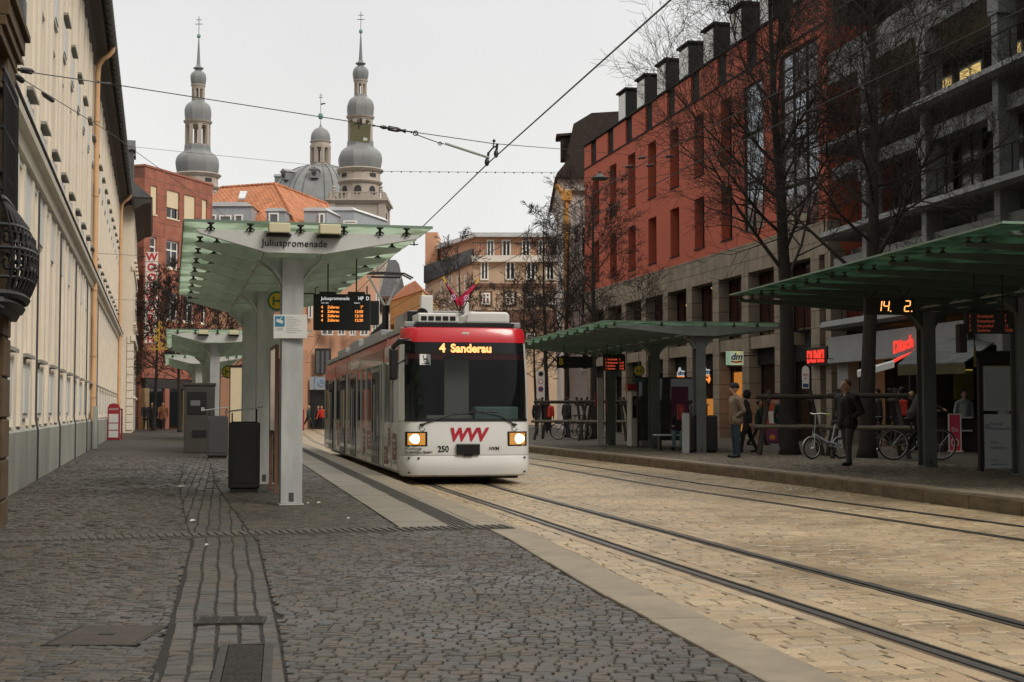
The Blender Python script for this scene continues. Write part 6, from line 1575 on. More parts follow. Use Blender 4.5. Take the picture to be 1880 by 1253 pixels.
# traffic sign pole seen right of the tram
b = G(993, 800, Z_R); tp = root('traffic_sign', 'pole with a white plate carrying three round traffic signs right of the tram', 'sign', (b.x, b.y, Z_R)); k_ = b.y / FPX
g = MB(); g.tube([(0, 0.05, 0), (0, 0.05, 118 * k_)], 0.04, 8); g.build('pole', 'steel_grey', tp, smooth=True)
g = MB(); g.box(-8*k_, 7*k_, 0, 0.02, 68*k_, 119*k_); g.build('plate', 'sign_white', tp)
T = Matrix.Rotation(R(90), 4, 'X')
for zc, m1, m2 in ((113, 'print_grey', 'black_matt'), (99, 'sign_red2', 'sign_white'), (85, 'sign_red2', 'dm_blue')):
    Tm = Matrix.Translation((0, -0.002, zc * k_)) @ T
    g = MB(); g.lathe([(0, 0.0), (5*k_, 0.0), (5*k_, 0.01), (0, 0.01)], 18, T=Tm); dsk = g.build('disc', m1, tp); g = MB(); g.lathe([(0, 0.011), (3.7*k_, 0.011), (3.7*k_, 0.015), (0, 0.015)], 18, T=Tm); g.build('field', m2, dsk)
# ------------------------------------------------------------------ the tram; local y runs back from its nose
mk('tram_white', (0.70, 0.70, 0.69), 0.28, spec=0.5, var=0.06, scale=1.2, coat=0.3)
mk('tram_red', (0.52, 0.016, 0.028), 0.25, coat=0.4); mk('tram_red_dull', (0.38, 0.030, 0.038), 0.16, var=0.3, scale=1.5, coat=0.3)
mk('tram_black', (0.008, 0.008, 0.009), 0.25); mk('tram_under', (0.008, 0.008, 0.008), 0.9); mk('bellows', (0.02, 0.02, 0.02), 0.8)
mk('tram_grey', (0.27, 0.28, 0.28), 0.5, var=0.1); mk('tram_roofbox', (0.66, 0.65, 0.62), 0.4, var=0.1, scale=2)
mk('tram_glass', (0.010, 0.011, 0.012), 0.025, spec=0.8)
M['windscreen'] = mat_glass('windscreen', (0.012, 0.014, 0.015), 0.03, 0.42, (0.86, 0.89, 0.89))
mk('cab_grey', (0.22, 0.225, 0.225), 0.7, var=0.1, scale=3); mk('cab_teal', (0.17, 0.27, 0.27), 0.7, var=0.2, scale=4); mk('cab_dark', (0.018, 0.019, 0.02), 0.8)
mk('ad_red', (0.20, 0.015, 0.025), 0.3); mk('wvv_red', (0.42, 0.01, 0.03), 0.4)
M['headlight'] = mat_emit('headlight', (1.0, 0.80, 0.45), 9.0); M['headlight_rim'] = mat_emit('headlight_rim', (0.9, 0.36, 0.05), 0.55)
# lower panels: smudgy advertising, with brown and cream platform reflections painted into the colour
m = bpy.data.materials.new('tram_wrap_reflect'); m.use_nodes = True
n_ = m.node_tree.nodes; l_ = m.node_tree.links; p_ = n_['Principled BSDF']
t_ = n_.new('ShaderNodeTexCoord'); mp_ = n_.new('ShaderNodeMapping'); mp_.inputs['Scale'].default_value = (1, 2.2, 0.8); l_.new(t_.outputs['Object'], mp_.inputs[0])
z_ = n_.new('ShaderNodeTexNoise'); z_.inputs['Scale'].default_value = 1.6; z_.inputs['Detail'].default_value = 5; l_.new(mp_.outputs[0], z_.inputs[0])
r_ = n_.new('ShaderNodeValToRGB'); l_.new(z_.outputs[0], r_.inputs[0])
for i, (q, c) in enumerate(((0.30, (0.16, 0.10, 0.075)), (0.42, (0.44, 0.36, 0.28)), (0.52, (0.66, 0.61, 0.54)), (0.74, (0.46, 0.43, 0.40)))):
    el = r_.color_ramp.elements[i] if i < 1 else (r_.color_ramp.elements.new(q) if i < 3 else r_.color_ramp.elements[-1])
    el.position = q; el.color = (*c, 1)
l_.new(r_.outputs[0], p_.inputs['Base Color']); p_.inputs['Roughness'].default_value = 0.12; p_.inputs['Coat Weight'].default_value = 0.6; p_.inputs['Coat Roughness'].default_value = 0.03
M['tram_wrap_reflect'] = m
tr = root('tram', 'white and red articulated tram with two small flags and lit headlights heading towards us', 'tram', (-0.80, 25.93, 0.0), math.atan(0.2046))
HW = 1.20
XS = [-1.2, -1.195, -1.175, -1.13, -1.04, -0.9, -0.68, -0.4, 0, 0.4, 0.68, 0.9, 1.04, 1.13, 1.175, 1.195, 1.2]
def nose(x, rake): u = abs(x) / HW; return 0.07 * u ** 2 + 0.26 * u ** 14 + rake
def shell(levels, xs, mats_fn, name, par, m, y_end=None, off=0.0, smooth=True, ends='LR'):
    """skin of the nose: levels are (z, rake, inset); with y_end the sides run back to it"""
    g = MB(); rows_ = []
    for (z, rake, ins) in levels:
        row = []
        k = (HW - ins + off) / HW
        if y_end is not None and 'L' in ends: row.append((-HW * k, y_end, z))
        for x in xs: row.append((x * k, nose(x, rake) - off, z))
        if y_end is not None and 'R' in ends: row.append((HW * k, y_end, z))
        rows_.append(row)
    n = len(rows_[0])
    g.add([q for r__ in rows_ for q in r__], [(i*n+j, i*n+j+1, (i+1)*n+j+1, (i+1)*n+j) for i in range(len(rows_) - 1) for j in range(n - 1)])
    return g.build(name, m, par, smooth=smooth)
Y1 = 0.62                                   # the nose piece ends behind the corner
body = shell([(0.15, 0.10, 0.05), (0.18, 0.03, 0.02), (0.30, -0.02, 0.0), (0.42, -0.03, 0.0), (0.53, 0.0, 0.0)], XS, None, 'bumper', tr, 'tram_white', Y1)
shell([(0.535, 0.012, 0.003), (0.56, 0.005, 0.0), (0.85, 0.01, 0.0), (1.15, 0.03, 0.0)], XS, None, 'front_panel', tr, 'tram_white', Y1)
fx = [x for x in XS if abs(x) <= 1.13]
shell([(1.16, 0.032, 0.0), (1.6, 0.085, 0.0), (2.1, 0.16, 0.005), (2.60, 0.245, 0.02)], [x for x in XS if x <= -1.13], None, 'corner_post', tr, 'tram_white', Y1, ends='L')
shell([(1.16, 0.032, 0.0), (1.6, 0.085, 0.0), (2.1, 0.16, 0.005), (2.60, 0.245, 0.02)], [x for x in XS if x >= 1.13], None, 'corner_post', tr, 'tram_white', Y1, ends='R')
ws_ = shell([(1.15, 0.03, 0.0), (1.6, 0.085, 0.0), (2.1, 0.16, 0.005), (2.60, 0.245, 0.02)], fx, None, 'windscreen', tr, 'windscreen', None, 0.004)
g = MB()                                    # black surround of the windscreen
for (za, zb_, rk) in ((1.15, 1.19, 0.03), ): 
    pass
shell([(2.40, 0.213, 0.012), (2.61, 0.247, 0.02)], fx, None, 'destination_panel', tr, 'tram_black', None, 0.001)
shell([(1.15, 0.03, 0.0), (1.20, 0.036, 0.0)], fx, None, 'windscreen_seal', tr, 'tram_black', None, 0.010)
shell([(2.605, 0.245, 0.02), (2.66, 0.25, 0.02), (2.82, 0.285, 0.03), (2.87, 0.31, 0.05), (2.888, 0.38, 0.10)], XS, None, 'header_panel', tr, 'tram_red', Y1, 0.003)
# cab interior
g = MB(); g.box(-1.12, 1.12, 0.25, 2.4, 0.5, 0.55); g.box(-1.12, 1.12, 2.35, 2.4, 0.55, 2.6); g.box(-1.12, 1.12, 0.5, 2.4, 2.6, 2.64); g.build('cab_floor', 'cab_dark', tr)
g = MB(); g.extrude([(0.18, 0.35, 0.9), (1.0, 0.35, 0.9), (1.0, 0.30, 1.42), (0.18, 0.30, 1.42)], (0, 0.45, 0)); g.build('driver_desk', 'cab_teal', tr, bevel=0.03)
g = MB(); g.box(-0.34, 0.12, 0.62, 0.66, 0.6, 2.38); g.build('partition', 'cab_grey', tr); g = MB(); g.box(-1.0, -0.42, 1.3, 1.34, 0.6, 1.7); g.build('cab_door', 'cab_dark', tr)
g = MB(); g.box(-0.7, 0.16, 0.4, 0.6, 1.18, 1.26); g.build('dashboard', 'cab_grey', tr, bevel=0.02)
g = MB(); g.box(0.45, 0.85, 1.3, 1.45, 1.2, 1.95); g.build('driver_seat', 'cab_dark', tr, bevel=0.04)
# body sections behind the nose
secs = [(Y1, 3.05), (3.20, 11.55), (11.70, 15.50), (15.65, 19.6)]
def rnd_panel(g, x, y0, y1, z0, z1, t=0.004, mi=0): g.box(min(x, x - t) if x < 0 else x, x if x < 0 else x + t, y0, y1, z0, z1, mi)
for si, (ya, yb) in enumerate(secs):
    g = MB()
    prof = [(-1.15, 0.18), (-1.195, 0.24), (-1.2, 1.12)] ; profm = [(1.2, 1.12), (1.195, 0.24), (1.15, 0.18)]
    g.extrude([(x, ya, z) for x, z in prof + profm], (0, yb - ya, 0)); sec = g.build('body_section', 'tram_wrap_reflect', tr, smooth=False)
    g = MB()
    if si == 0: g.box(-1.186, 1.186, 2.41, yb, 1.121, 2.30); g.box(-1.196, -1.10, ya, 2.41, 1.121, 2.30); g.box(1.10, 1.196, ya, 2.41, 1.121, 2.30)
    else: g.box(-1.186, 1.186, ya, yb, 1.121, 2.30)
    g.build('window_band', 'tram_glass', sec)
    g = MB(); g.extrude([(x, ya, z) for x, z in ((-1.195, 2.301), (-1.185, 2.6), (-1.12, 2.80), (-1.0, 2.87), (1.0, 2.87), (1.12, 2.80), (1.185, 2.6), (1.195, 2.301))], (0, yb - ya, 0)); g.build('roof_band', 'tram_red' if si == 0 else 'tram_red_dull', sec, smooth=False)
    g = MB(); g.box(-1.02, 1.02, ya, yb, 2.875, 2.93); g.box(-1.16, -1.10, ya, yb, 2.80, 2.90); g.build('roof_rail', 'tram_grey', sec)
    if si < 3: g = MB(); g.box(-1.1, 1.1, yb, yb + 0.15, 0.3, 2.78); g.build('bellows', 'bellows', tr)
# side fittings: posts, doors with tall glass, adverts
post = MB(); post.box(-1.206, -1.188, -0.035, 0.035, 0.26, 2.30); post = post.mesh('window_post', 'steel_pale')
for y in (0.68, 1.75, 3.0, 3.26, 3.68, 5.38, 6.6, 7.8, 8.9, 10.65, 11.48, 11.78, 13.72, 15.4, 15.72, 17.85, 19.5): part('window_post', post, tr, (0, y, 0))
for y0 in (3.75, 9.0, 12.1, 16.2):
    g = MB(); g.box(-1.212, -1.201, y0, y0 + 1.55, 0.24, 2.24); dr = g.build('door', 'tram_black', tr, bevel=0.003)
    for k_ in range(4): y = y0 + 0.05 + k_ * 0.37; g = MB(); g.box(-1.217, -1.2125, y, y + 0.32, 0.40, 2.16); g.build('door_pane', 'tram_glass', dr)
    g = MB(); g.tube([(-1.235, y0 + 0.775, 0.7), (-1.235, y0 + 0.775, 1.9)], 0.014, 6); g.build('handrail', 'steel_pale', dr)
for (y0, w, z0, h) in ((0.95, 0.55, 0.42, 0.50), (1.9, 0.32, 0.66, 0.36), (2.4, 0.5, 0.30, 0.34), (5.5, 0.8, 0.5, 0.4), (6.8, 0.5, 0.4, 0.55), (10.8, 0.5, 0.5, 0.4), (13.8, 0.8, 0.4, 0.5)):
    g = MB(); g.box(-1.2045, -1.2005, y0, y0 + w, z0, z0 + h); ad = g.build('advert', 'ad_red', tr)
    for i in range(3): g = MB(); g.box(-1.2065, -1.205, y0 + 0.06, y0 + w * (0.6 + 0.1 * i), z0 + h * (0.25 + 0.22 * i), z0 + h * (0.33 + 0.22 * i)); g.build('advert_text', 'tram_roofbox', ad)
text('advert_text', 'WÜRZBURG', 0.34, 'sign_white', tr, (-1.1985, 2.9, 2.38), (R(90), 0, R(-90)), ext=0.002, sx=0.85)
text('advert_text', 'Straßenbahn', 0.30, 'sign_white', tr, (-1.1985, 10.5, 2.38), (R(90), 0, R(-90)), ext=0.002, sx=1.6)
g = MB(); g.box(-1.0, 1.0, 0.35, 19.4, 0.10, 0.20); g.build('underframe', 'tram_under', tr)
for y in (1.9, 13.4, 17.6):
    for s in (-1, 1):
        for dy in (-0.75, 0.75):
            T = Matrix.Translation((s * 0.55, y + dy, 0.31)) @ Matrix.Rotation(R(90), 4, 'Y'); g = MB(); g.lathe([(0.05, -0.05), (0.30, -0.05), (0.32, 0.03), (0.29, 0.05), (0.05, 0.05)], 20, T=T); g.build('wheel', 'tram_under', tr, smooth=True)
# front details
def fy(x, rake, o=0.0): return nose(x, rake) - o
for s in (-1, 1):
    h = root('headlight', None, None); h.parent = tr
    xa, xb = (0.74, 1.13); 
    def pl(x0, x1, z0, z1, o, n=6, sgn=s):
        g = MB(); vs = []
        for i in range(n + 1):
            x = sgn * (x0 + (x1 - x0) * i / n)
            for z in (z0, z1): vs.append((x, nose(x, 0.012) - o, z))
        fs = [(2*i, 2*i+2, 2*i+3, 2*i+1) if sgn > 0 else (2*i+1, 2*i+3, 2*i+2, 2*i) for i in range(n)]
        g.add(vs, fs); return g
    bz = pl(xa, xb, 0.70, 0.965, 0.006).build('bezel', 'tram_black', tr)
    o_ = pl(xa + 0.04, xb - 0.04, 0.725, 0.94, 0.009).build('reflector', 'headlight_rim', bz)
    xc = s * 0.945; g = MB(); g.ball((xc, nose(xc, 0.012) - 0.010, 0.835), (0.115, 0.012, 0.085), 16, 8); g.build('lamp', 'headlight', bz, smooth=True)
    bpy.data.objects.remove(h)
g = MB(); y = fy(0, 0.0); g.box(-0.215, 0.215, y - 0.06, y + 0.02, 0.545, 0.745); cp = g.build('coupler_cover', 'tram_black', tr, bevel=0.015)
g = MB()
for i in range(5): g.box(-0.19, 0.19, y - 0.068, y - 0.061, 0.57 + i * 0.034, 0.585 + i * 0.034)
g.box(-0.08, 0.08, y - 0.05, y + 0.02, 0.52, 0.544); g.build('slats', 'tram_under', cp)
text('fleet_mark', 'WVV', 0.325, 'wvv_red', tr, (-0.345, fy(0.3, 0.012, 0.006), 0.80), ext=0.003, sx=0.92, bold=0.016, shear=0.22)
text('fleet_number', '250', 0.155, 'tram_black', tr, (-0.555, fy(0.45, 0.005, 0.005), 0.60), ext=0.002, sx=0.88, bold=0.004)
text('operator_name', 'Würzburger\nStraßenbahn GmbH', 0.068, 'tram_black', tr, (-1.155, fy(0.9, 0.005, 0.022), 0.640), ext=0.002, sx=0.92, bold=0.001)
text('network_mark', 'NVM', 0.088, 'tram_black', tr, (0.385, fy(0.6, 0.005, 0.008), 0.625), ext=0.002, bold=0.003, shear=0.15)
T = Matrix.Translation((0.575, fy(0.6, 0.005, 0.005), 0.655)) @ Matrix.Rotation(R(90), 4, 'X'); g = MB(); g.lathe([(0, 0), (0.06, 0), (0.06, 0.001), (0, 0.001)], 20, T=T); g.build('network_disc', 'cream_panel', tr)
for x, z in ((-1.07, 0.49), (-0.9, 0.49), (1.07, 0.49), (-1.07, 0.23), (1.07, 0.23)):
    T = Matrix.Translation((x, fy(x, -0.0, 0.022), z)) @ Matrix.Rotation(R(90), 4, 'X'); g = MB(); g.lathe([(0.02, -0.015), (0.02, 0.012), (0.012, 0.016), (0, 0.016)], 12, T=T); g.build('bolt', 'tram_black', tr)
# destination: amber dot lettering
yd = fy(0.2, 0.216, 0.030)
text('destination', '4', 0.225, 'led_amber', tr, (-0.50, yd, 2.42), (R(80), 0, 0), ext=0.001, bold=0.008); text('destination', 'Sanderau', 0.215, 'led_amber', tr, (-0.29, yd, 2.42), (R(80), 0, 0), ext=0.001, bold=0.008, sx=0.96)
# wheelchair plate
yw = fy(0.78, 0.2, 0.01)
g = MB(); g.box(-0.86, -0.66, -0.004, 0.004, -0.1, 0.1); wp = g.build('wheelchair_plate', 'notice_white', tr, loc=(0, yw, 2.28), rot=(R(-9), 0, 0))
g = MB(); g.ring((-0.75, -0.006, -0.015), 0.035, 0.006, 16, 4, 'y'); g.tube([(-0.79, -0.006, 0.05), (-0.78, -0.006, 0.0), (-0.73, -0.006, 0.0), (-0.71, -0.006, -0.045)], 0.008, 5); g.ball((-0.79, -0.006, 0.066), 0.013, 8, 5); g.extrude([(-0.84, -0.006, -0.085), (-0.68, -0.006, -0.085), (-0.68, -0.006, -0.05)], (0, -0.002, 0)); g.build('wheelchair_symbol', 'tram_black', wp)
g = MB(); g.box(-0.07, 0.07, fy(0, 0.29, 0.0) - 0.02, fy(0, 0.29) + 0.03, 2.70, 2.79); hl = g.build('marker_light', 'cream_panel', tr, bevel=0.01)
for s in (-1, 1): g = MB(); g.box(s * 0.03 - 0.015, s * 0.03 + 0.015, fy(0, 0.29) - 0.026, fy(0, 0.29) - 0.021, 2.73, 2.76); g.build('bulb', 'tram_grey', hl)
# wipers
for pts in ([(-0.83, 1.10), (-0.62, 1.17), (-0.2, 1.30)], [(-0.25, 1.27), (0.2, 1.33), (0.55, 1.32)], [(0.86, 1.10), (0.60, 1.24), (0.10, 1.34)]):
    g = MB(); g.tube([(x, fy(x, 0.055, 0.05), z) for x, z in pts], 0.013, 5); g.build('wiper', 'tram_black', tr)
for s in (-0.84, 0.87): g = MB(); g.ball((s, fy(s, 0.025, 0.03), 1.09), (0.05, 0.03, 0.028), 10, 6); g.tube([(s + 0.05 * math.cos(a), fy(s, 0.02, 0.03), 1.03 + 0.06 * math.sin(a)) for a in [PI + PI * i / 8 for i in range(9)]], 0.006, 4); g.build('wiper_pivot', 'tram_black', tr)
# outside mirror on the platform side
g = MB(); g.tube([(-0.98, 0.52, 2.62), (-1.06, 0.2, 2.62), (-1.25, 0.05, 2.60), (-1.36, 0.06, 2.5), (-1.36, 0.08, 2.2)], [0.03, 0.05, 0.06, 0.05, 0.03], 8); ma = g.build('mirror_arm', 'tram_black', tr, smooth=True)
g = MB(); g.box(-1.44, -1.28, 0.02, 0.16, 1.90, 2.48); mi_ = g.build('mirror', 'tram_black', tr, bevel=0.04); g = MB(); g.tube([(-1.28, 0.1, 2.2), (-1.1, 0.25, 2.28)], 0.02, 6); g.box(-1.14, -1.08, 0.15, 0.3, 2.18, 2.36); g.build('mirror_stay', 'tram_black', mi_)
# roof equipment
g = MB(); g.box(-0.85, -0.08, 0.55, 1.35, 2.98, 3.16); ac = g.build('air_conditioner', 'tram_roofbox', tr, bevel=0.025)
for i in range(5): g = MB(); x = -0.79 + i * 0.135; g.box(x, x + 0.105, 0.54, 0.549, 3.02, 3.10); g.build('grille', 'tram_black', ac)
g = MB(); g.box(-0.90, 0.95, 0.45, 1.6, 2.90, 2.97); g.build('roof_tray', 'tram_black', tr)
g = MB(); g.extrude([(0.06, 0.62, 2.98), (0.90, 0.62, 2.98), (0.90, 0.62, 3.14), (0.86, 0.62, 3.2), (0.14, 0.62, 3.2), (0.10, 0.62, 3.14)], (0, 1.0, 0)); g.build('roof_hood', 'tram_roofbox', tr, bevel=0.04)
g = MB(); g.box(-0.62, 0.78, 3.6, 6.0, 2.93, 3.42); g.build('converter_box', 'tram_grey', tr, bevel=0.02); g = MB(); g.box(-0.4, -0.15, 3.4, 3.59, 3.3, 3.72); g.build('roof_vent', 'tram_roofbox', tr, bevel=0.02); g = MB(); g.box(0.52, 0.62, 3.5, 3.6, 3.3, 3.6); g.build('antenna', 'tram_roofbox', tr, bevel=0.02)
g = MB(); g.box(-0.86, -0.6, 2.0, 2.7, 3.0, 3.3); g.build('horn_box', 'tram_black', tr, bevel=0.02); T = Matrix.Translation((-0.58, 1.96, 3.23)) @ Matrix.Rotation(R(90), 4, 'X'); g = MB(); g.lathe([(0.03, -0.06), (0.11, 0.02), (0.12, 0.04), (0.10, 0.04), (0.03, 0.0), (0, 0)], 18, T=T); g.build('horn', 'tram_black', tr, smooth=True)
for (ya, yb, z) in ((6.8, 10.8, 3.2), (12.2, 14.8, 3.25), (16.2, 19.0, 3.2)): g = MB(); g.box(-0.85, 0.85, ya, yb, 2.93, z); g.build('roof_box', 'tram_grey', tr, bevel=0.02)
for s in (-1, 1):                              # corner ballast boxes either side of the tray
    g = MB(); g.box(s * 1.0 - 0.1, s * 1.0 + 0.1, 0.6, 1.4, 2.89, 3.0); g.build('roof_step', 'tram_grey', tr, bevel=0.02)
# flags in a V
mk('flag_red', (0.46, 0.008, 0.06), 0.7); mk('flag_print', (0.62, 0.45, 0.60), 0.7); mk('pole_yellow', (0.62, 0.36, 0.02), 0.5)
for s, (tx, tz) in ((-1, (-0.30, 0.66)), (1, (0.34, 0.64))):
    b0 = Vector((-0.06 + s * 0.01, 0.5, 3.16)); tp_ = b0 + Vector((tx, 0.1, tz))
    g = MB(); g.tube([b0, tp_], 0.011, 6); fp = g.build('flag_pole', 'tram_black', tr)
    g = MB(); g.tube([b0.lerp(tp_, 0.86), tp_ + (tp_ - b0) * 0.03], 0.018, 6); g.build('pole_tip', 'pole_yellow', fp)
    g = MB(); nu, nv = 9, 5; ax = (tp_ - b0)
    vs = []
    for i in range(nu):
        a = 0.42 + 0.54 * i / (nu - 1); q = b0 + ax * a
        for j in range(nv):
            f = j / (nv - 1); wd = 0.30 * (0.5 + 0.5 * math.sin(PI * i / (nu - 1))) * (1 if s < 0 else 0.92)
            vs.append(q + Vector((-wd * f if s > 0 else wd * f * 0.6, 0.03 * math.sin(f * 5 + i * 0.9), -0.12 * f - 0.05 * f * f)))
    g.add(vs, [(i*nv+j, (i+1)*nv+j, (i+1)*nv+j+1, i*nv+j+1) for i in range(nu-1) for j in range(nv-1)])
    fl = g.build('flag', 'flag_red', fp, smooth=True); sm = fl.modifiers.new('thickness', 'SOLIDIFY'); sm.thickness = 0.004
    c_ = b0 + ax * 0.55
    g = MB(); g.ring((c_.x - s * 0.085 if s > 0 else c_.x + 0.04, c_.y - 0.045, c_.z - 0.07), 0.042, 0.009, 12, 4, 'y'); g.tube([(c_.x - s * 0.085 - 0.05 if s > 0 else c_.x, c_.y - 0.045, c_.z - 0.13), (c_.x - s * 0.085 + 0.05 if s > 0 else c_.x + 0.08, c_.y - 0.045, c_.z - 0.0)], 0.009, 4); g.build('flag_print', 'flag_print', fl)
# single-arm pantograph up to the contact wire
pz = 5.14; yp = 13.4
g = MB(); g.box(-0.4, 0.4, yp - 0.5, yp + 0.5, 3.25, 3.42); g.tube([(-0.35, yp + 0.1, 3.4), (0.0, yp, 3.75), (0.0, yp, 4.2)], 0.09, 6); g.tube([(0, yp, 3.4), (0, yp, 4.25)], 0.10, 6); pg = g.build('pantograph', 'tram_black', tr)
g = MB(); g.tube([(0, yp, 4.2), (-0.48, yp - 0.2, pz - 0.12)], 0.03, 6); g.tube([(0.05, yp, 4.2), (0.38, yp + 0.2, pz - 0.12)], 0.03, 6); g.tube([(0, yp, 4.2), (0.42, yp - 0.2, pz - 0.12)], 0.024, 6); g.build('pantograph_arm', 'steel_grey', pg)
g = MB()
for dy in (-0.2, 0.2): g.tube([(-0.82, yp + dy, pz - 0.14), (-0.62, yp + dy, pz - 0.02), (0, yp + dy, pz), (0.5, yp + dy, pz - 0.02), (0.74, yp + dy, pz - 0.14)], 0.028, 6)
g.box(-0.5, 0.45, yp - 0.03, yp + 0.03, pz - 0.14, pz - 0.09); g.build('contact_strip', 'tram_black', pg)
# ------------------------------------------------------------------ bare street trees
mk('bark', (0.030, 0.024, 0.019), 0.9, var=0.4, scale=6, bump=0.5, bscale=30); mk('twig', (0.028, 0.020, 0.016), 0.9, var=0.3, scale=1.0)
def gen_tree(seed, height, r0, clear, limbs, spread, subs=(8, 6, 4), wig=0.16, thin=0.004, up=0.25):
    rnd = random.Random(seed); tg = MB(); cg = MB()
    def jit(d, a):
        return (d + Vector((rnd.gauss(0, a), rnd.gauss(0, a), rnd.gauss(0, a)))).normalized()
    def grow(p, d, L, r, lvl):
        n = (6, 5, 4, 3, 2)[lvl]; pts = [p.copy()]; rs = [r]; dirs = []
        q = p.copy(); dd = d.copy()
        for i in range(n):
            dd = jit(dd, wig * (0.55 if lvl < 2 else 1.0)); dd = (dd + Vector((0, 0, up * (0.22 if lvl else 0)))).normalized()
            q = q + dd * (L / n); pts.append(q.copy()); rs.append(max(thin, r * (1 - 0.78 * (i + 1) / n))); dirs.append(dd.copy())
        (cg if lvl else tg).tube(pts, rs, (9, 6, 5, 3, 3)[lvl], caps=False)
        if lvl > len(subs): return
        if lvl and lvl <= len(subs):
            cnt = subs[lvl - 1]
            for k in range(cnt):
                t = rnd.uniform(0.22, 0.98); i = min(n - 1, int(t * n)); f = t * n - i
                q = pts[i].lerp(pts[i + 1], f); base = dirs[i]
                ax = base.orthogonal().normalized(); ax.rotate(__import__('mathutils').Quaternion(base, rnd.uniform(0, 6.28)))
                ang = rnd.uniform(0.45, 1.0); nd = (base * math.cos(ang) + ax * math.sin(ang)).normalized()
                grow(q, nd, L * rnd.uniform(0.34, 0.58), max(thin, rs[i] * 0.55), lvl + 1)
        return pts, rs
    n = 10; pts = [Vector((0, 0, -0.05))]; rs = [r0 * 1.5]; d = Vector((0, 0, 1)); q = Vector((0, 0, 0.25)); pts.append(q.copy()); rs.append(r0 * 1.08)
    for i in range(n):
        d = (jit(d, 0.03) + Vector((0, 0, 0.25))).normalized(); q = q + d.normalized() * (height / n) * 0.97; pts.append(q.copy()); rs.append(max(0.012, r0 * (1 - 0.9 * ((i + 1) / n) ** 1.1)))
    tg.tube(pts, rs, 10, caps=True)
    for k in range(limbs):
        t = clear + (0.97 - clear) * (k + rnd.random()) / limbs
        i = 1 + min(n - 1, int(t * n)); f = t * n - int(t * n); q = pts[i].lerp(pts[min(i + 1, n + 1)], f)
        a = k * 2.399 + rnd.uniform(-0.5, 0.5); el = rnd.uniform(0.15, 0.65) + 0.5 * t
        nd = Vector((math.cos(a) * math.cos(el), math.sin(a) * math.cos(el), math.sin(el)))
        grow(q, nd, spread * (1.15 - 0.75 * t) * rnd.uniform(0.8, 1.15), rs[i] * rnd.uniform(0.26, 0.42), 1)
    return tg.mesh('trunk', 'bark', True), cg.mesh('crown', 'twig')
def tree(label, meshes, loc, rz=0.0, sc=1.0, group=None, sz=None):
    r_ = root('bare_tree', label, 'tree', loc, rz, group); part('trunk', meshes[0], r_, (0, 0, 0)); part('crown', meshes[1], r_, (0, 0, 0)); r_.scale = (sc, sc, sz or sc); return r_
big1 = gen_tree(11, 13.5, 0.22, 0.30, 25, 5.2, (11, 8, 6)); big2 = gen_tree(29, 14.0, 0.20, 0.28, 25, 5.2, (11, 8, 6)); mid = gen_tree(47, 10.0, 0.14, 0.28, 15, 3.2, (10, 7, 4), thin=0.0065); far = gen_tree(83, 10.0, 0.12, 0.25, 13, 3.0, (8, 6, 3), thin=0.009); leafy = gen_tree(61, 10.0, 0.14, 0.25, 15, 3.6, (8, 6, 4), thin=0.015)
GT = 'bare trees along the right platform'
b = G(1450, 835, Z_R); tree('large bare tree with a thick dark trunk behind the white folding bicycle', big1, (b.x, b.y, 0.2), 0.6, 1.0, GT)
b = G(1592, 840, Z_R); tree('large bare tree whose trunk rises left of the date display', big2, (b.x, b.y, 0.2), 2.4, 0.98, GT)
b = G(1093, 812, Z_R); tree('bare tree with dense crown in front of the far slot windows', mid, (b.x + 0.3, 58.0, 0.2), 1.0, 1.05, GT)
b = D(1040, 780, 66.0); tree('bare tree behind the bicycles and the platform letter sign', mid, (b.x, 66.0, 0.2), 3.6, 1.02, GT)
GF = 'distant bare trees behind the tram'
for i, (u, Y, sc, rz, lab) in enumerate(((1006, 84, 1.28, 0.3, 'tall thin bare tree standing beside the yellow corner pipe'), (848, 112, 1.46, 2.0, 'bare tree rising behind the two flags of the tram'), (955, 100, 1.0, 4.1, 'bushy bare tree just right of the tram roof'), (905, 120, 1.15, 5.0, 'bare tree in front of the middle windows of the peach building'), (985, 95, 0.95, 1.2, 'low bare tree above the left tip of the far right shelter'), (800, 125, 1.05, 2.7, 'bare tree at the left end of the peach building'))):
    b = D(u, 770, Y); tree(lab, far, (b.x, Y, 0.1), rz, sc, GF)
for i, (u, Y, sc, rz, lab) in enumerate(((330, 82, 0.72, 0.9, 'bare tree between the second shelter and the brick building'), (282, 88, 0.74, 2.9, 'bare tree in front of the lower letters of the shop sign'), (400, 90, 0.78, 4.4, 'bare tree half hidden behind the second left shelter'))):
    b = D(u, 780, Y); tree(lab, leafy, (b.x, Y, 0.1), rz, sc * 1.22, 'bare trees by the brick building')
# yellow ornament seen in front of the letter sign
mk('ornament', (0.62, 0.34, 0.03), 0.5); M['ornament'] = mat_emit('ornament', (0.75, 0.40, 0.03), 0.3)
q = D(292, 625, 80.0); yo = root('hanging_ornament', 'gold filigree guild sign hanging among the bare branches by the letter sign', 'ornament', tuple(q)); g = MB()
for i in range(34): rr_ = random.Random(i); g.ball((rr_.uniform(-0.35, 0.35) * (1 - 0.3 * (i % 3)), rr_.uniform(-0.1, 0.1), rr_.uniform(-0.5, 1.1)), rr_.uniform(0.03, 0.085), 7, 5)
g.build('foliage', 'ornament', yo); g = MB(); g.ring((0, 0, -0.1), 0.42, 0.025, 20, 5, 'y'); g.tube([(-0.5, 0, -0.5), (0.5, 0, -0.5)], 0.04, 5); g.tube([(0, 0, -0.6), (0, 0, 1.0)], 0.04, 5); g.build('ring', 'ornament', yo)

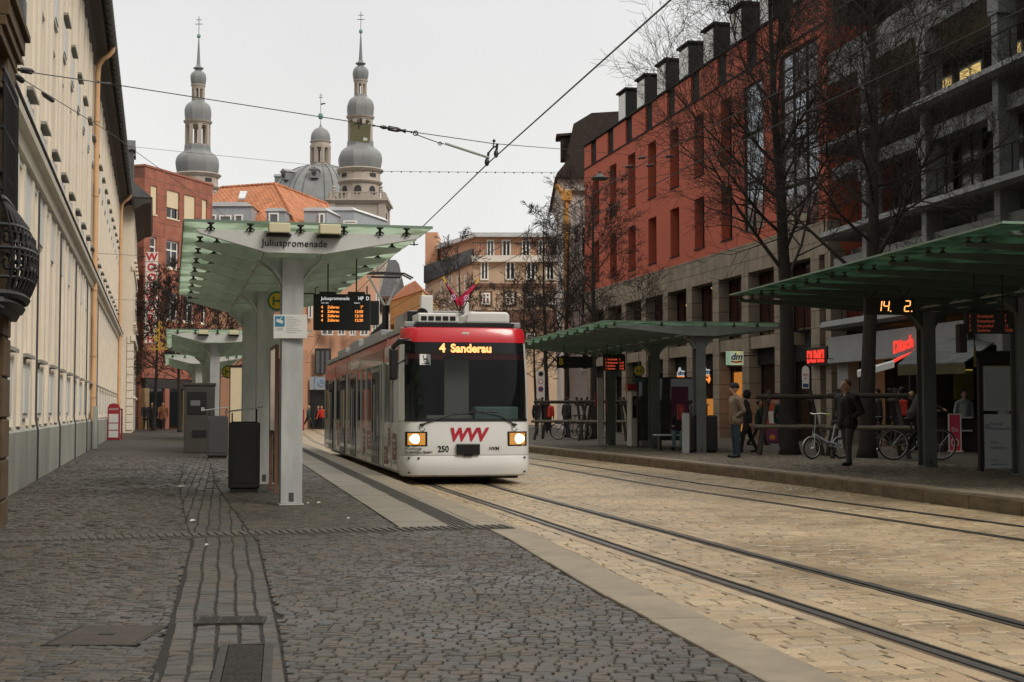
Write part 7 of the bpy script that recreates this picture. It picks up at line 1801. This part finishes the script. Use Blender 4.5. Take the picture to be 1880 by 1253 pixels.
# timber tree guards: leaning posts tied by round rails
mk('timber', (0.040, 0.033, 0.026), 0.9, var=0.4, scale=5, bump=0.3); mk('timber_pale', (0.13, 0.11, 0.08), 0.85, var=0.3, scale=4)
def guard(label, loc, rz, w=1.3, h=1.55, low=0.72):
    r_ = root('tree_guard', label, 'tree guard', loc, rz, 'timber tree guards')
    for sx_ in (-1, 1):
        for sy_ in (-1, 1):
            g = MB(); g.tube([(sx_ * (w/2 + 0.16), sy_ * (w/2 + 0.12), 0), (sx_ * (w/2 - 0.12), sy_ * (w/2 - 0.2), h + 0.12)], [0.06, 0.052], 9); g.build('post', 'timber', r_, smooth=True)
    for sy_ in (-1, 1): g = MB(); y = sy_ * (w/2 - 0.16); g.tube([(-w/2 - 0.22, y, h - 0.06), (w/2 + 0.22, y, h - 0.06)], 0.06, 9); g.build('rail', 'timber', r_, smooth=True)
    for sy_ in (-1, 1): g = MB(); y = sy_ * (w/2 + 0.02); g.tube([(-w/2 - 0.3, y, low), (w/2 + 0.3, y, low)], 0.055, 9); g.build('rail', 'timber_pale', r_, smooth=True)
    for sx_ in (-1, 1): g = MB(); x = sx_ * (w/2 - 0.1); g.tube([(x, -w/2 - 0.1, h - 0.16), (x, w/2 + 0.1, h - 0.16)], 0.05, 9); g.build('rail', 'timber', r_, smooth=True)
    return r_
b = G(1450, 835, Z_R); guard('timber guard of leaning posts around the large tree left of the folding bicycle', (b.x, b.y, Z_R), -0.15, 1.25)
b = G(1592, 840, Z_R); guard('timber guard of leaning posts around the tree behind the dark clothed man', (b.x, b.y, Z_R), -0.15, 1.45)
guard('timber guard at the bicycles right of the tram front', (D(1032, 800, 57).x, 57.0, Z_R), -0.2, 1.6)
guard('timber guard between the far shelter column and the ticket machine', (D(1112, 800, 55).x, 55.0, Z_R), -0.2, 1.5)

# ------------------------------------------------------------------ bicycles
mk('tyre', (0.010, 0.010, 0.010), 0.8); mk('chrome', (0.55, 0.55, 0.55), 0.25, metal=0.9); mk('bike_black', (0.012, 0.012, 0.014), 0.4); mk('bike_white', (0.38, 0.42, 0.46), 0.35); mk('bike_blue', (0.10, 0.28, 0.42), 0.4); mk('neon', (0.40, 0.62, 0.03), 0.5); mk('saddle', (0.015, 0.013, 0.012), 0.6); mk('rim_pale', (0.45, 0.45, 0.44), 0.35, metal=0.5)
def bicycle(label, loc, rz, R_=0.34, wb=1.05, frame='bike_black', rim='chrome', folding=False, basket=False, mud=False, group=None):
    """side view in the local x-z plane, front wheel at -x"""
    r_ = root('bicycle', label, 'bicycle', loc, rz, group)
    xf, xr = -wb/2, wb/2
    for x in (xf, xr):
        g = MB(); g.ring((x, 0, R_), R_ - 0.02, 0.02, 32, 6, 'y'); w = g.build('wheel', 'tyre', r_, smooth=True)
        g = MB(); g.ring((x, 0, R_), R_ - 0.045, 0.011, 32, 5, 'y'); g.build('rim', rim, w, smooth=True)
        g = MB()
        for k in range(14): a = 2*PI*k/14; g.tube([(x, 0.02 * (-1) ** k, R_), (x + (R_ - 0.045) * math.cos(a), 0, R_ + (R_ - 0.045) * math.sin(a))], 0.0022, 3)
        g.tube([(x, -0.05, R_), (x, 0.05, R_)], 0.02, 6); g.build('spokes', 'chrome', w)
        if mud: g = MB(); g.tube([(x + (R_ + 0.025) * math.cos(a), 0, R_ + (R_ + 0.025) * math.sin(a)) for a in [R(d_) for d_ in (range(20, 170, 12) if x < 0 else range(-20, 160, 12))]], 0.014, 5); g.build('mudguard', rim, r_)
    bb = (0.02 * wb, 0, R_ - 0.05); hz = 0.86; hd = (xf + 0.18, 0, hz - 0.12); st = (0.16 * wb, 0, 0.92)
    if folding: bb = (0.06, 0, R_ + 0.06); hd = (xf + 0.06, 0, 0.58); hz = 0.95; st = (0.26, 0, 0.84)
    g = MB(); t = 0.017 if not folding else 0.03
    if folding:
        g.tube([hd, (0.02, 0, R_ + 0.14), (xr - 0.14, 0, R_ + 0.10)], t, 8); g.tube([(0.10, 0, R_ + 0.02), st], 0.016, 7)
    else:
        g.tube([hd, bb], t, 7); g.tube([(hd[0], 0, hd[2] + 0.06), (st[0] - 0.03, 0, st[2] - 0.25)], t * 0.9, 7); g.tube([bb, st], t, 7); g.tube([(st[0] - 0.02, 0, st[2] - 0.3), (xr, 0, R_)], 0.011, 6)
    for s in (-0.045, 0.045): g.tube([(bb[0], s * 0.6, bb[2]), (xr, s, R_)], 0.011, 6); g.tube([(st[0] - 0.02 if not folding else 0.14, s * 0.4, st[2] - 0.3 if not folding else R_ + 0.14), (xr, s, R_)], 0.009, 6)
    g.build('frame', frame, r_, smooth=True)
    g = MB()
    for s in (-0.05, 0.05): g.tube([(xf, s, R_), (hd[0] - 0.01, s * 0.6, hd[2] - 0.16), hd], 0.012, 6)
    g.build('fork', frame, r_, smooth=True)
    g = MB(); g.tube([hd, (hd[0] + 0.05, 0, hz + 0.1)], 0.014, 6); g.tube([(hd[0] + 0.16, -0.28, hz + 0.10), (hd[0] + 0.05, -0.2, hz + 0.12), (hd[0] + 0.03, 0, hz + 0.1), (hd[0] + 0.05, 0.2, hz + 0.12), (hd[0] + 0.16, 0.28, hz + 0.10)], 0.012, 6); hb = g.build('handlebar', 'chrome' if folding else 'bike_black', r_, smooth=True)
    for s in (-1, 1): g = MB(); g.tube([(hd[0] + 0.14, s * 0.27, hz + 0.102), (hd[0] + 0.22, s * 0.30, hz + 0.095)], 0.018, 6); g.build('grip', 'neon' if folding else 'tyre', hb)
    g = MB(); g.ball((st[0], 0, st[2] + 0.03), (0.13, 0.065, 0.035), 12, 6); g.build('saddle', 'saddle', r_, smooth=True)
    g = MB(); g.tube([(bb[0], -0.05, bb[2]), (bb[0] + 0.1, -0.06, bb[2] - 0.13)], 0.01, 5); g.box(bb[0] + 0.06, bb[0] + 0.15, -0.14, -0.06, bb[2] - 0.145, bb[2] - 0.125); g.tube([(bb[0], 0.05, bb[2]), (bb[0] - 0.1, 0.06, bb[2] + 0.13)], 0.01, 5); g.box(bb[0] - 0.15, bb[0] - 0.06, 0.06, 0.14, bb[2] + 0.125, bb[2] + 0.145); g.ring((bb[0], -0.04, bb[2]), 0.08, 0.006, 18, 4, 'y'); g.build('crank', 'bike_black', r_)
    if basket: g = MB(); g.box(xr - 0.12, xr + 0.25, -0.13, 0.13, 2 * R_ + 0.06, 2 * R_ + 0.08); g.tube([(xr, -0.1, R_), (xr + 0.1, -0.1, 2 * R_ + 0.06)], 0.008, 5); g.tube([(xr, 0.1, R_), (xr + 0.1, 0.1, 2 * R_ + 0.06)], 0.008, 5); g.build('carrier', 'bike_black', r_)
    return r_
b = G(1518, 843, Z_R); bicycle('white folding bicycle with small wheels and neon grips beside the big tree', (b.x, b.y, Z_R), R(24), 0.25, 0.82, 'bike_white', 'rim_pale', folding=True, mud=True)
b = G(1046, 806, Z_R); bicycle('dark city bicycle with pale rims parked at the far tree guard, left one', (b.x, 56.6, Z_R), R(8), 0.34, 1.06, 'bike_black', 'rim_pale', basket=True, group='bicycles at the far tree guard')
bicycle('dark bicycle parked at the far tree guard, right one', (D(1079, 806, 58.2).x, 58.2, Z_R), R(172), 0.34, 1.06, 'bike_black', 'chrome', group='bicycles at the far tree guard')
b = G(1700, 846, Z_R); bk = bicycle('large wheeled bicycle ridden past behind the right shelter column', (b.x - 0.12, 32.6, Z_R), R(178), 0.36, 1.08, 'bike_black', 'rim_pale', mud=False)
bicycle('dark bicycle behind the tree of the dark clothed man', (D(1632, 830, 38).x, 38.0, Z_R), R(12), 0.33, 1.05, 'bike_black', 'chrome')
b = G(203, 812, Z_L); bicycle('dark bicycle leaning against the cream wall beside the red menu board', (b.x - 0.35, b.y - 1.2, Z_L), R(98), 0.33, 1.0, 'bike_black', 'tyre')

# ------------------------------------------------------------------ people
mk('skin', (0.46, 0.25, 0.17), 0.6); mk('skin_pale', (0.50, 0.31, 0.23), 0.6); mk('hair_red', (0.13, 0.055, 0.025), 0.8); mk('hair_dark', (0.02, 0.015, 0.012), 0.8); mk('hair_grey', (0.25, 0.24, 0.23), 0.8); mk('hair_blond', (0.42, 0.30, 0.14), 0.8)
mk('c_beige', (0.20, 0.145, 0.095), 0.6, var=0.25, scale=6, bump=0.5, bscale=14); mk('c_black', (0.012, 0.012, 0.014), 0.8, var=0.3, scale=8); mk('c_jeans', (0.022, 0.045, 0.062), 0.85, var=0.3, scale=9); mk('c_grey', (0.06, 0.058, 0.055), 0.85, var=0.3); mk('c_red', (0.55, 0.035, 0.02), 0.7); mk('c_brown', (0.22, 0.09, 0.04), 0.8); mk('c_green', (0.012, 0.035, 0.03), 0.8); mk('c_light_jeans', (0.10, 0.17, 0.20), 0.85, var=0.2); mk('c_white', (0.62, 0.62, 0.62), 0.7); mk('c_navy', (0.02, 0.025, 0.05), 0.8); mk('shoe', (0.010, 0.009, 0.009), 0.6); mk('c_pale', (0.33, 0.38, 0.38), 0.8)
def capsule(g, a, ra, b, rb, n=10):
    a = Vector(a); b = Vector(b)
    g.tube([a, b], [ra, rb], n); g.ball(a, ra, n, 6); g.ball(b, rb, n, 6)
def person(label, loc, rz, h=1.74, top='c_black', legs='c_jeans', hair='hair_dark', hat=None, skin='skin', stride=0.0, coat=0.0, arms='down', bulk=1.0, vox=0.016, group=None, seated=False, hood=False, riding=False, bag=None):
    """one continuous remeshed figure facing local -y; hair or hat is a child"""
    prim = []                                              # (a, ra, b, rb, tag)
    def P_(a, ra, b, rb, t): prim.append((Vector(a), ra, Vector(b), rb, t))
    B = bulk
    hipz = 0.92 if not seated else 0.50
    dz = hipz - 0.92
    lean = -0.02 if not riding else -0.22
    ch = lambda x, z, y=0.0: (x, y + lean * (z - 0.92) / 0.5, z + dz)
    # torso
    for s in (-1, 1):
        P_(ch(s * 0.085 * B, 1.36), 0.105 * B, ch(s * 0.075 * B, 1.08), 0.105 * B, 'top')
        P_(ch(s * 0.075 * B, 1.08), 0.108 * B, ch(s * 0.08, 0.93), 0.112 * B, 'top')
        P_(ch(s * 0.06, 1.44), 0.07, ch(s * 0.175 * B, 1.40), 0.072 * B, 'top')
        if coat: P_(ch(s * 0.085, 0.95), 0.118 * B, (s * 0.10, 0, 0.92 - coat), 0.12 * B, 'top')
    P_(ch(0, 1.3, -0.03), 0.11 * B, ch(0, 1.0, -0.05), 0.10 * B, 'top')
    P_(ch(0, 1.44), 0.06, ch(0, 1.55, -0.02), 0.055, 'skin')
    if not coat and top != 'c_black': P_(ch(0, 1.43), 0.075, ch(0, 1.48, -0.01), 0.07, 'top')
    hy = lean * 1.25 - 0.015
    hc = Vector((0, hy, 1.635 + dz))
    P_(hc + Vector((0, 0.015, 0.02)), 0.088, hc + Vector((0, -0.02, 0.03)), 0.084, 'skin'); P_(hc + Vector((0, -0.02, 0.0)), 0.072, hc + Vector((0, -0.04, -0.07)), 0.05, 'skin')
    P_(hc + Vector((0, -0.095, 0.015)), 0.012, hc + Vector((0, -0.115, -0.02)), 0.017, 'skin')
    P_(hc + Vector((-0.022, -0.082, -0.062)), 0.011, hc + Vector((0.022, -0.082, -0.062)), 0.011, 'lips')
    for s in (-1, 1): P_(hc + Vector((s * 0.088, 0.01, 0.0)), 0.02, hc + Vector((s * 0.09, 0.015, -0.03)), 0.014, 'skin'); P_(hc + Vector((s * 0.033, -0.083, 0.022)), 0.013, hc + Vector((s * 0.036, -0.083, 0.022)), 0.013, 'eye')
    # legs
    for s in (-1, 1):
        a = stride * s
        hip = Vector((s * 0.09, 0, 0.90 + dz))
        if seated: knee = Vector((s * 0.11, -0.42, 0.52)); ank = Vector((s * 0.11, -0.44, 0.10))
        elif riding: knee = Vector((s * 0.10, -0.28 - 0.10 * s, 0.72 + 0.12 * s)); ank = Vector((s * 0.10, -0.10 + 0.10 * s, 0.30 + 0.16 * s)); hip = Vector((s * 0.09, 0.02, 1.0))
        else: knee = Vector((s * 0.10, -0.46 * math.sin(a) - 0.015, 0.90 - 0.44 * math.cos(a))); ank = knee + Vector((0.0, -0.40 * math.sin(a - abs(stride) * (0.9 if s < 0 else 0.15)) + 0.02, -0.41 * math.cos(a))) 
        if not seated and not riding: ank.z = max(0.085, ank.z)
        P_(hip, 0.098 * (0.5 + 0.5 * B), knee, 0.066, 'legs'); P_(knee, 0.066, ank + Vector((0, 0, 0.02)), 0.054, 'legs')
        f0 = Vector((ank.x, ank.y + 0.03, ank.z - 0.035)); P_(f0, 0.042, f0 + Vector((s * 0.02, -0.19, -0.008)), 0.036, 'shoe')
    # arms and hands
    for s in (-1, 1):
        sh = Vector(ch(s * 0.215 * B, 1.385))
        if arms == 'pocket': el = sh + Vector((s * 0.07, 0.09, -0.27)); wr = Vector((s * 0.20 * B, -0.06, 1.0 + dz))
        elif arms == 'front': el = sh + Vector((s * 0.05, -0.02, -0.28)); wr = el + Vector((-s * 0.10, -0.22, 0.02))
        elif arms == 'bars': el = sh + Vector((s * 0.06, -0.16, -0.20)); wr = el + Vector((0.0, -0.22, -0.08))
        elif arms == 'walk': el = sh + Vector((s * 0.05, 0.12 * s * (1 if stride else 0), -0.28)); wr = el + Vector((0, 0.06 * s - 0.06, -0.24))
        else: el = sh + Vector((s * 0.055, 0.03, -0.29)); wr = el + Vector((-s * 0.01, -0.06, -0.25))
        P_(sh, 0.068 * B, el, 0.056 * B, 'top'); P_(el, 0.056 * B, wr, 0.042, 'top')
        if arms != 'pocket':
            d = (wr - el).normalized(); pa = wr + d * 0.075; P_(wr, 0.03, pa, 0.032, 'skin')
            side = Vector((0, -1, 0)) if abs(d.z) > 0.6 else Vector((s, 0, 0)); 
            for k in range(4):
                o = side * (0.026 - 0.0175 * k); L_ = (0.062, 0.072, 0.067, 0.05)[k]; kn = pa + o + d * L_ * 0.55
                P_(pa + o * 0.9, 0.0105, kn, 0.0098, 'skin'); P_(kn, 0.0098, kn + (d * 0.7 - Vector((s * 0.5, 0, 0))).normalized() * L_ * 0.5, 0.0088, 'skin')
            th = wr + d * 0.03 + side * 0.03; P_(th, 0.012, th + (d + side * 0.7).normalized() * 0.055, 0.010, 'skin')
    g = MB()
    for (a, ra, b, rb, t) in prim: capsule(g, a, ra, b, rb, 10)
    me = g.mesh('p', 'skin'); o = bpy.data.objects.new('p', me); COL.objects.link(o)
    rm = o.modifiers.new('r', 'REMESH'); rm.mode = 'VOXEL'; rm.voxel_size = vox; rm.use_smooth_shade = True
    sm = o.modifiers.new('s', 'SMOOTH'); sm.factor = 0.5; sm.iterations = 2
    bpy.context.view_layer.update(); dg = bpy.context.evaluated_depsgraph_get()
    nm = bpy.data.meshes.new_from_object(o.evaluated_get(dg)); bpy.data.objects.remove(o)
    tags = ['skin', 'top', 'legs', 'shoe', 'eye', 'lips']; ms = [skin, top, legs, 'shoe', 'hair_dark', 'coffee_red']
    nm.materials.clear()
    for q in ms: nm.materials.append(M[q])
    idx = []
    pr = [(a, b - a, max((b - a).length_squared, 1e-9), ra, rb, tags.index(t)) for (a, ra, b, rb, t) in prim]
    vs = [v.co.copy() for v in nm.vertices]
    for p in nm.polygons:
        c = Vector((0, 0, 0))
        for vi in p.vertices: c += vs[vi]
        c /= len(p.vertices); best = 1e9; bt = 0
        for (a, ab, l2, ra, rb, t) in pr:
            f = max(0.0, min(1.0, (c - a).dot(ab) / l2)); dd = (c - a - ab * f).length - (ra + (rb - ra) * f)
            if t in (4, 5): dd -= 0.004
            if dd < best: best = dd; bt = t
        idx.append(bt)
    nm.polygons.foreach_set('material_index', idx); nm.polygons.foreach_set('use_smooth', [True] * len(nm.polygons)); nm.name = 'body'
    body = bpy.data.objects.new('body', nm); COL.objects.link(body)
    r_ = root('person', label, 'person', loc, rz, group); body.parent = r_; r_.scale = (h / 1.745,) * 3
    hz = hc + Vector((0, 0.012, 0.03)); g = MB()
    if hat == 'beanie':
        g.lathe([(0.099, -0.012), (0.104, 0.0), (0.104, 0.035), (0.099, 0.04), (0.096, 0.07), (0.075, 0.105), (0.04, 0.125), (0, 0.13)], 16, (hz.x, hz.y), T=Matrix.Translation((0, 0, hz.z)), sy=1.08); g.build('beanie', 'c_black', r_, smooth=True)
    elif hood:
        g.ball(hz + Vector((0, 0.025, -0.01)), (0.115, 0.125, 0.14), 14, 10); g.build('hood', top, r_, smooth=True)
    else:
        pts = []
        g.ball(hz + Vector((0, 0.022, 0.02)), (0.099, 0.102, 0.096), 16, 10)
        hb_ = g.build('hair', hair, r_, smooth=True)
    if bag: g = MB(); g.box(-0.14, 0.14, 0.10, 0.26, 0.98 + dz, 1.42 + dz); g.build('backpack', bag, r_, bevel=0.05)
    return r_
def onp(u, v, z=Z_R): b = G(u, v, z); return (b.x, b.y, z)
person('older man in a beige quilted jacket, black beanie and jeans waiting by the broad bin', onp(1352, 841), R(-78), 1.76, 'c_beige', 'c_jeans', hat='beanie', arms='pocket', bulk=1.14, vox=0.011, coat=0.03)
person('red haired man in dark jacket and grey trousers standing beside the folding bicycle', onp(1557, 856), R(-62), 1.74, 'c_black', 'c_grey', 'hair_red', arms='pocket', bulk=1.25, coat=0.05, vox=0.011, stride=0.10)
person('person in long black coat standing just right of the tram', onp(990, 799), R(170), 1.72, 'c_black', 'c_black', 'hair_grey', coat=0.15, bulk=1.15, vox=0.02, arms='down')
person('person in bright red jacket standing behind the black coated one', (D(1007, 790, 72).x, 72.0, Z_R), R(160), 1.66, 'c_red', 'c_black', 'hair_dark', bulk=1.05, vox=0.02)
person('person in dark clothes behind the bicycles at the far tree guard', (D(1040, 790, 60).x, 60.0, Z_R), R(120), 1.70, 'c_black', 'c_navy', 'hair_dark', vox=0.022, bulk=1.1)
person('dark hooded person walking close behind the man in beige', (D(1372, 830, 38.5).x, 38.5, Z_R), R(-100), 1.66, 'c_black', 'c_black', hood=True, coat=0.25, vox=0.02, stride=0.22, arms='walk')
person('child sized person in dark green jacket walking left of the coffee board', (D(1393, 815, 46).x, 46.0, Z_R), R(80), 1.45, 'c_green', 'c_black', 'hair_dark', vox=0.02, stride=0.35, arms='walk')
person('person in dark green coat and blue trousers right of the coffee board', (D(1438, 815, 44.5).x, 44.5, Z_R), R(175), 1.62, 'c_green', 'c_jeans', 'hair_dark', vox=0.02, coat=0.12)
person('dark clothed person half hidden by the trunk of the second tree', (D(1612, 820, 40).x, 40.0, Z_R), R(-90), 1.74, 'c_black', 'c_black', 'hair_dark', vox=0.02, bulk=1.2)
person('person with a red backpack queuing at the lit shop', (D(1657, 820, 39.5).x, 39.5, Z_R), R(170), 1.76, 'c_black', 'c_navy', 'hair_dark', vox=0.02, bag='c_red')
person('person in pale grey top queuing beside the red backpack', (D(1675, 820, 41).x, 41.0, Z_R), R(200), 1.66, 'c_pale', 'c_black', 'hair_blond', vox=0.022)
person('bald rider in black sitting on the big wheeled bicycle', (bk.location.x - 0.10, 32.6, Z_R + 0.05), R(88), 1.76, 'c_black', 'c_black', 'skin', riding=True, arms='bars', vox=0.016, bulk=1.12)
person('vendor in pale shirt standing inside the dark food stall', (D(1770, 800, 40.7).x, 40.7, Z_R), R(10), 1.70, 'c_pale', 'c_black', 'hair_dark', vox=0.022)
b = G(1240, 828, Z_R); person('person in light blue jeans and white shoes sitting on the waiting bench', (b.x + 0.22, b.y + 0.50, Z_R), R(-20), 1.70, 'c_black', 'c_light_jeans', 'hair_dark', seated=True, arms='front', vox=0.016)
for (u, Y, top, lg, rz, st, lab) in ((268, 92, 'c_black', 'c_black', 20, 0.2, 'person in black walking by the red pier of the brick building'), (280, 90, 'c_black', 'c_navy', -10, 0.15, 'dark dressed person with light bag left of the brown coat'), (299, 91, 'c_brown', 'c_black', 10, 0.25, 'long haired person in brown coat on the far left pavement')):
    person(lab, (D(u, 780, Y).x, Y, Z_L), R(rz), 1.74, top, lg, 'hair_dark', coat=0.2, stride=st, vox=0.025, bulk=1.1, arms='walk')
for (u, Y, top, lg, rz, st, lab) in ((566, 104, 'c_green', 'c_black', 70, 0.5, 'person in dark green striding past the rear of the tram'), (584, 106, 'c_black', 'c_black', 10, 0.2, 'person in black by the dark shop window behind the tram'), (591, 105.5, 'c_red', 'c_black', -20, 0.2, 'person in red at the shop behind the rear of the tram')):
    person(lab, (D(u, 780, Y).x, Y, 0.0), R(rz), 1.74, top, lg, 'hair_blond' if 'green' in lab else 'hair_dark', stride=st, vox=0.025, arms='walk')
b = D(555, 780, 100); g = MB(); g.box(-0.12, 0.12, -0.12, 0.12, 0, 1.5); tag(g.build('red_post_box', 'board_red', None, loc=(b.x, 100, 0), bevel=0.03), 'slim red box standing at the foot of the salmon building', 'box')

# ------------------------------------------------------------------ overhead line
mk('wire', (0.015, 0.015, 0.016), 0.5, metal=0.3); mk('insulator', (0.012, 0.010, 0.012), 0.4); mk('olive_plate', (0.115, 0.11, 0.055), 0.7, var=0.2, scale=3)
def wire(name, label, pts, r=0.008, sag=0.0, cat='wire', n=14, group=None):
    g = MB(); out = []
    for a, b in zip(pts, pts[1:]):
        a = Vector(a); b = Vector(b)
        for i in range(n):
            t = i / n; q = a.lerp(b, t); q.z -= sag * 4 * t * (1 - t); out.append(q)
    out.append(Vector(pts[-1])); g.tube(out, r, 5)
    return tag(g.build(name, 'wire'), label, cat, group)
c1 = [(interp(T1, y), y, 5.42 if y < 26 else 5.42 - 0.006 * (y - 26)) for y in (4, 13.8, 23.3, 34, 39.3, 50, 70, 100)]
wire('contact_wire', 'thick black contact wire rising to the upper right from the tram pantograph', c1, 0.011, 0.0)
for dx, lab in ((-0.28, 'upper contact wire crossing the red building front'), (0.28, 'lower contact wire crossing the red building front')):
    wire('contact_wire', lab, [(interp(T2, y) + dx, y, 6.0 - dx * 0.4) for y in (4, 18, 26, 36, 50, 70, 100)], 0.010, 0.0)
A_ = D(34, 130, 15.4); S1 = D(205, 155, 19.0); Mn = D(905, 264, 23.3); B_ = D(1232, 291, 60.0)
wire('span_wire', 'thin span wire from the stone house across the street to the red building', [A_, S1, D(640, 223, 21.5), D(760, 243, 22.4), Mn, D(1030, 274, 34.0), B_], 0.007)
wire('span_wire', 'thin stay wire falling from the stone house behind the nearest shelter', [D(32, 140, 15.4), D(200, 243, 24.0), D(440, 416, 42.0)], 0.006)
wire('span_wire', 'faint wire crossing the sky in front of the church domes', [D(225, 268, 72.0), D(600, 306, 80.0), D(640, 312, 82)], 0.010)
gw = wire('light_string', 'level wire strung with tiny lamps between church and mansard house', [D(640, 314, 84.0), D(1020, 317, 86.0)], 0.012, 0.02, 'wire')
g = MB(); p0, p1 = D(640, 314, 84.0), D(1020, 317, 86.0)
for i in range(22): q = p0.lerp(p1, (i + 0.5) / 22); g.ball((q.x, q.y, q.z - 0.04), 0.05, 6, 4)
g.build('bulbs', 'insulator', gw)
wire('span_wire', 'short span wire from the cream wall towards the second shelter', [D(170, 465, 46.0), D(258, 470, 60.0)], 0.009)
wire('span_wire', 'lower short span wire from the cream wall near the corner building', [D(200, 550, 66.0), D(262, 552, 80.0)], 0.009)
wire('span_wire', 'span wire between the two contact wires before the slot windows', [D(905, 264, 23.3), D(1000, 560, 60)] if False else [D(1095, 328, 52), D(1160, 331, 55), D(1400, 292, 60)], 0.010)
wire('span_wire', 'faint wires in front of the salmon house left of the tram', [D(560, 666, 70), D(650, 668, 72)], 0.010)
wire('span_wire', 'faint cross wire below the black departure display', [D(560, 620, 74), D(760, 590, 80)], 0.010)
def along(a, b, t): return Vector(a).lerp(Vector(b), t)
def insul(label, a, b, r0=0.035, n=5):
    r_ = root('insulator', label, 'insulator', tuple(a)); a = Vector(a); b = Vector(b); g = MB()
    m_ = 2 * n + 1; pts = [(b - a) * (i / m_) for i in range(m_ + 1)]; g.tube(pts, [r0 * (1.0 if i % 2 else 0.5) for i in range(m_ + 1)], 9); g.build('body', 'insulator', r_, smooth=True)
    d = (b - a).normalized()
    for q, s in ((Vector((0, 0, 0)), -1), (b - a, 1)): g = MB(); g.tube([q, q + d * s * 0.12], 0.010, 5); g.ball(q + d * s * 0.12, 0.02, 6, 4); g.build('clevis', 'insulator', r_)
    return r_
insul('black insulator on the upper wire beside the stone house cornice', D(40, 129, 15.5), D(56, 131.5, 15.9)); insul('black insulator on the lower wire beside the stone house', D(32, 142, 15.5), D(40, 148, 15.9)); insul('black insulator midway along the falling stay wire', D(81, 174, 18.2), D(95, 184, 18.8)); insul('small dark knot where the upper wire passes the eave', D(196, 153.5, 19.0), D(205, 155, 19.0), 0.03, 2)
a, b = D(698, 233, 22.0), D(744, 241, 22.3); ti = insul('large black strain insulator with a white printed band on the span wire', a, b, 0.035, 3); v_ = b - a; T = Matrix.Translation(v_ * 0.5) ; g = MB(); g.tube([v_ * 0.34, v_ * 0.70], 0.042, 8); g.build('casing', 'insulator', ti); g = MB(); g.extrude([v_ * 0.40 + Vector((0, -0.046, 0.012)), v_ * 0.66 + Vector((0, -0.046, 0.012)), v_ * 0.66 + Vector((0, -0.046, -0.018)), v_ * 0.40 + Vector((0, -0.046, -0.018))], (0, -0.003, 0)); g.build('label_band', 'sign_white', ti)
pl_ = [D(645, 224.5, 21.6), D(681, 230, 21.7), D(678, 263, 21.7), D(642, 258, 21.6)]; c0 = pl_[0]; pr_ = root('section_plate', 'square olive plate hanging from the span wire in front of the right tower', 'plate', tuple(c0)); g = MB(); g.extrude([q - c0 for q in pl_], (0, 0.012, 0)); g.build('plate', 'olive_plate', pr_)
g = MB(); q1 = [D(667, 252.5, 21.58), D(675, 254, 21.58), D(674, 259, 21.58), D(667, 258.5, 21.58)]; g.extrude([q - c0 for q in q1], (0, -0.004, 0)); g.build('sticker', 'cream_panel', pr_); g = MB(); q = D(663, 224, 21.6) - c0; g.tube([q + Vector((0, 0, 0.05)), q + Vector((0, 0, -0.05))], 0.014, 5); g.build('clip', 'insulator', pr_)
# steady arm and its fittings on the contact wire
sa_ = root('steady_arm', 'steady arm with hook and twin droppers holding the contact wire in the middle', 'wire fitting', tuple(D(818, 265, 22.8))); o_ = D(818, 265, 22.8)
g = MB(); g.tube([D(818, 264, 22.8) - o_, D(898, 290, 23.2) - o_], 0.022, 7); g.build('arm', 'steel_grey', sa_)
g = MB(); g.tube([D(760, 243, 22.4) - o_, D(768, 249, 22.5) - o_, D(806, 263, 22.7) - o_, D(816, 265, 22.8) - o_], 0.008, 5); g.ring(tuple(D(763, 245, 22.4) - o_), 0.035, 0.010, 14, 5, 'y'); g.ring(tuple(D(808, 264, 22.7) - o_), 0.025, 0.008, 12, 5, 'y'); g.build('hook', 'wire', sa_)
for (u0, v0, u1, v1) in ((897, 280, 893, 304), (913, 264, 910, 289)): g = MB(); a_, b_ = D(u0, v0, 23.2) - o_, D(u1, v1, 23.2) - o_; g.tube([a_, b_], 0.022, 7); g.ball(a_.lerp(b_, 0.75), (0.04, 0.04, 0.07), 8, 6); g.build('dropper', 'insulator', sa_)
g = MB(); g.tube([D(897, 281, 23.2) - o_, D(905, 272, 23.2) - o_, D(912, 268, 23.2) - o_], 0.014, 5); g.ball(D(907, 259, 23.3) - o_, 0.028, 8, 6); g.tube([D(907, 259, 23.3) - o_, D(905, 273, 23.2) - o_], 0.012, 5); g.build('yoke', 'wire', sa_)
for (u, v, Y, lab) in ((1172, 291, 56, 'dark insulator knot on the span wire before the third slot window'), (1222, 288, 58, 'dark insulator knot on the span wire right of the fourth slot window'), (1187, 305, 57, 'dark insulator knot on the lower contact wire before the slot windows'), (1148, 307, 55, 'dark insulator knot above the hanging street lamp')): q = D(u, v, Y); insul(lab, q, q + Vector((0.28, 0, 0.03)), 0.07, 2)
q = D(1101, 327, 52.0); sl_ = root('street_lamp', 'flat grey street lamp hanging from a wire before the red building', 'lamp', tuple(q)); g = MB(); g.lathe([(0.0, -0.10), (0.30, -0.06), (0.34, 0.0), (0.16, 0.06), (0.10, 0.16), (0, 0.18)], 14); g.build('lamp_shade', 'slate', sl_, smooth=True); g = MB(); g.box(-0.05, 0.05, -0.02, 0.02, 0.16, 0.24); g.box(-0.5, 0.5, -0.01, 0.01, 0.0, 0.02); g.build('hanger', 'iron', sl_)
q = D(760, 446, 47.0); cl_ = root('wire_clamp', 'small dark clamp on the contact wire right of the nearest shelter roof', 'wire fitting', tuple(q)); g = MB(); g.tube([(-0.14, 0, -0.06), (0.14, 0, -0.06)], 0.02, 5); g.tube([(0, 0, -0.1), (0, 0, 0.08)], 0.03, 6); g.tube([(-0.08, 0, 0.08), (0.08, 0, 0.08)], 0.02, 5); g.build('body', 'insulator', cl_)
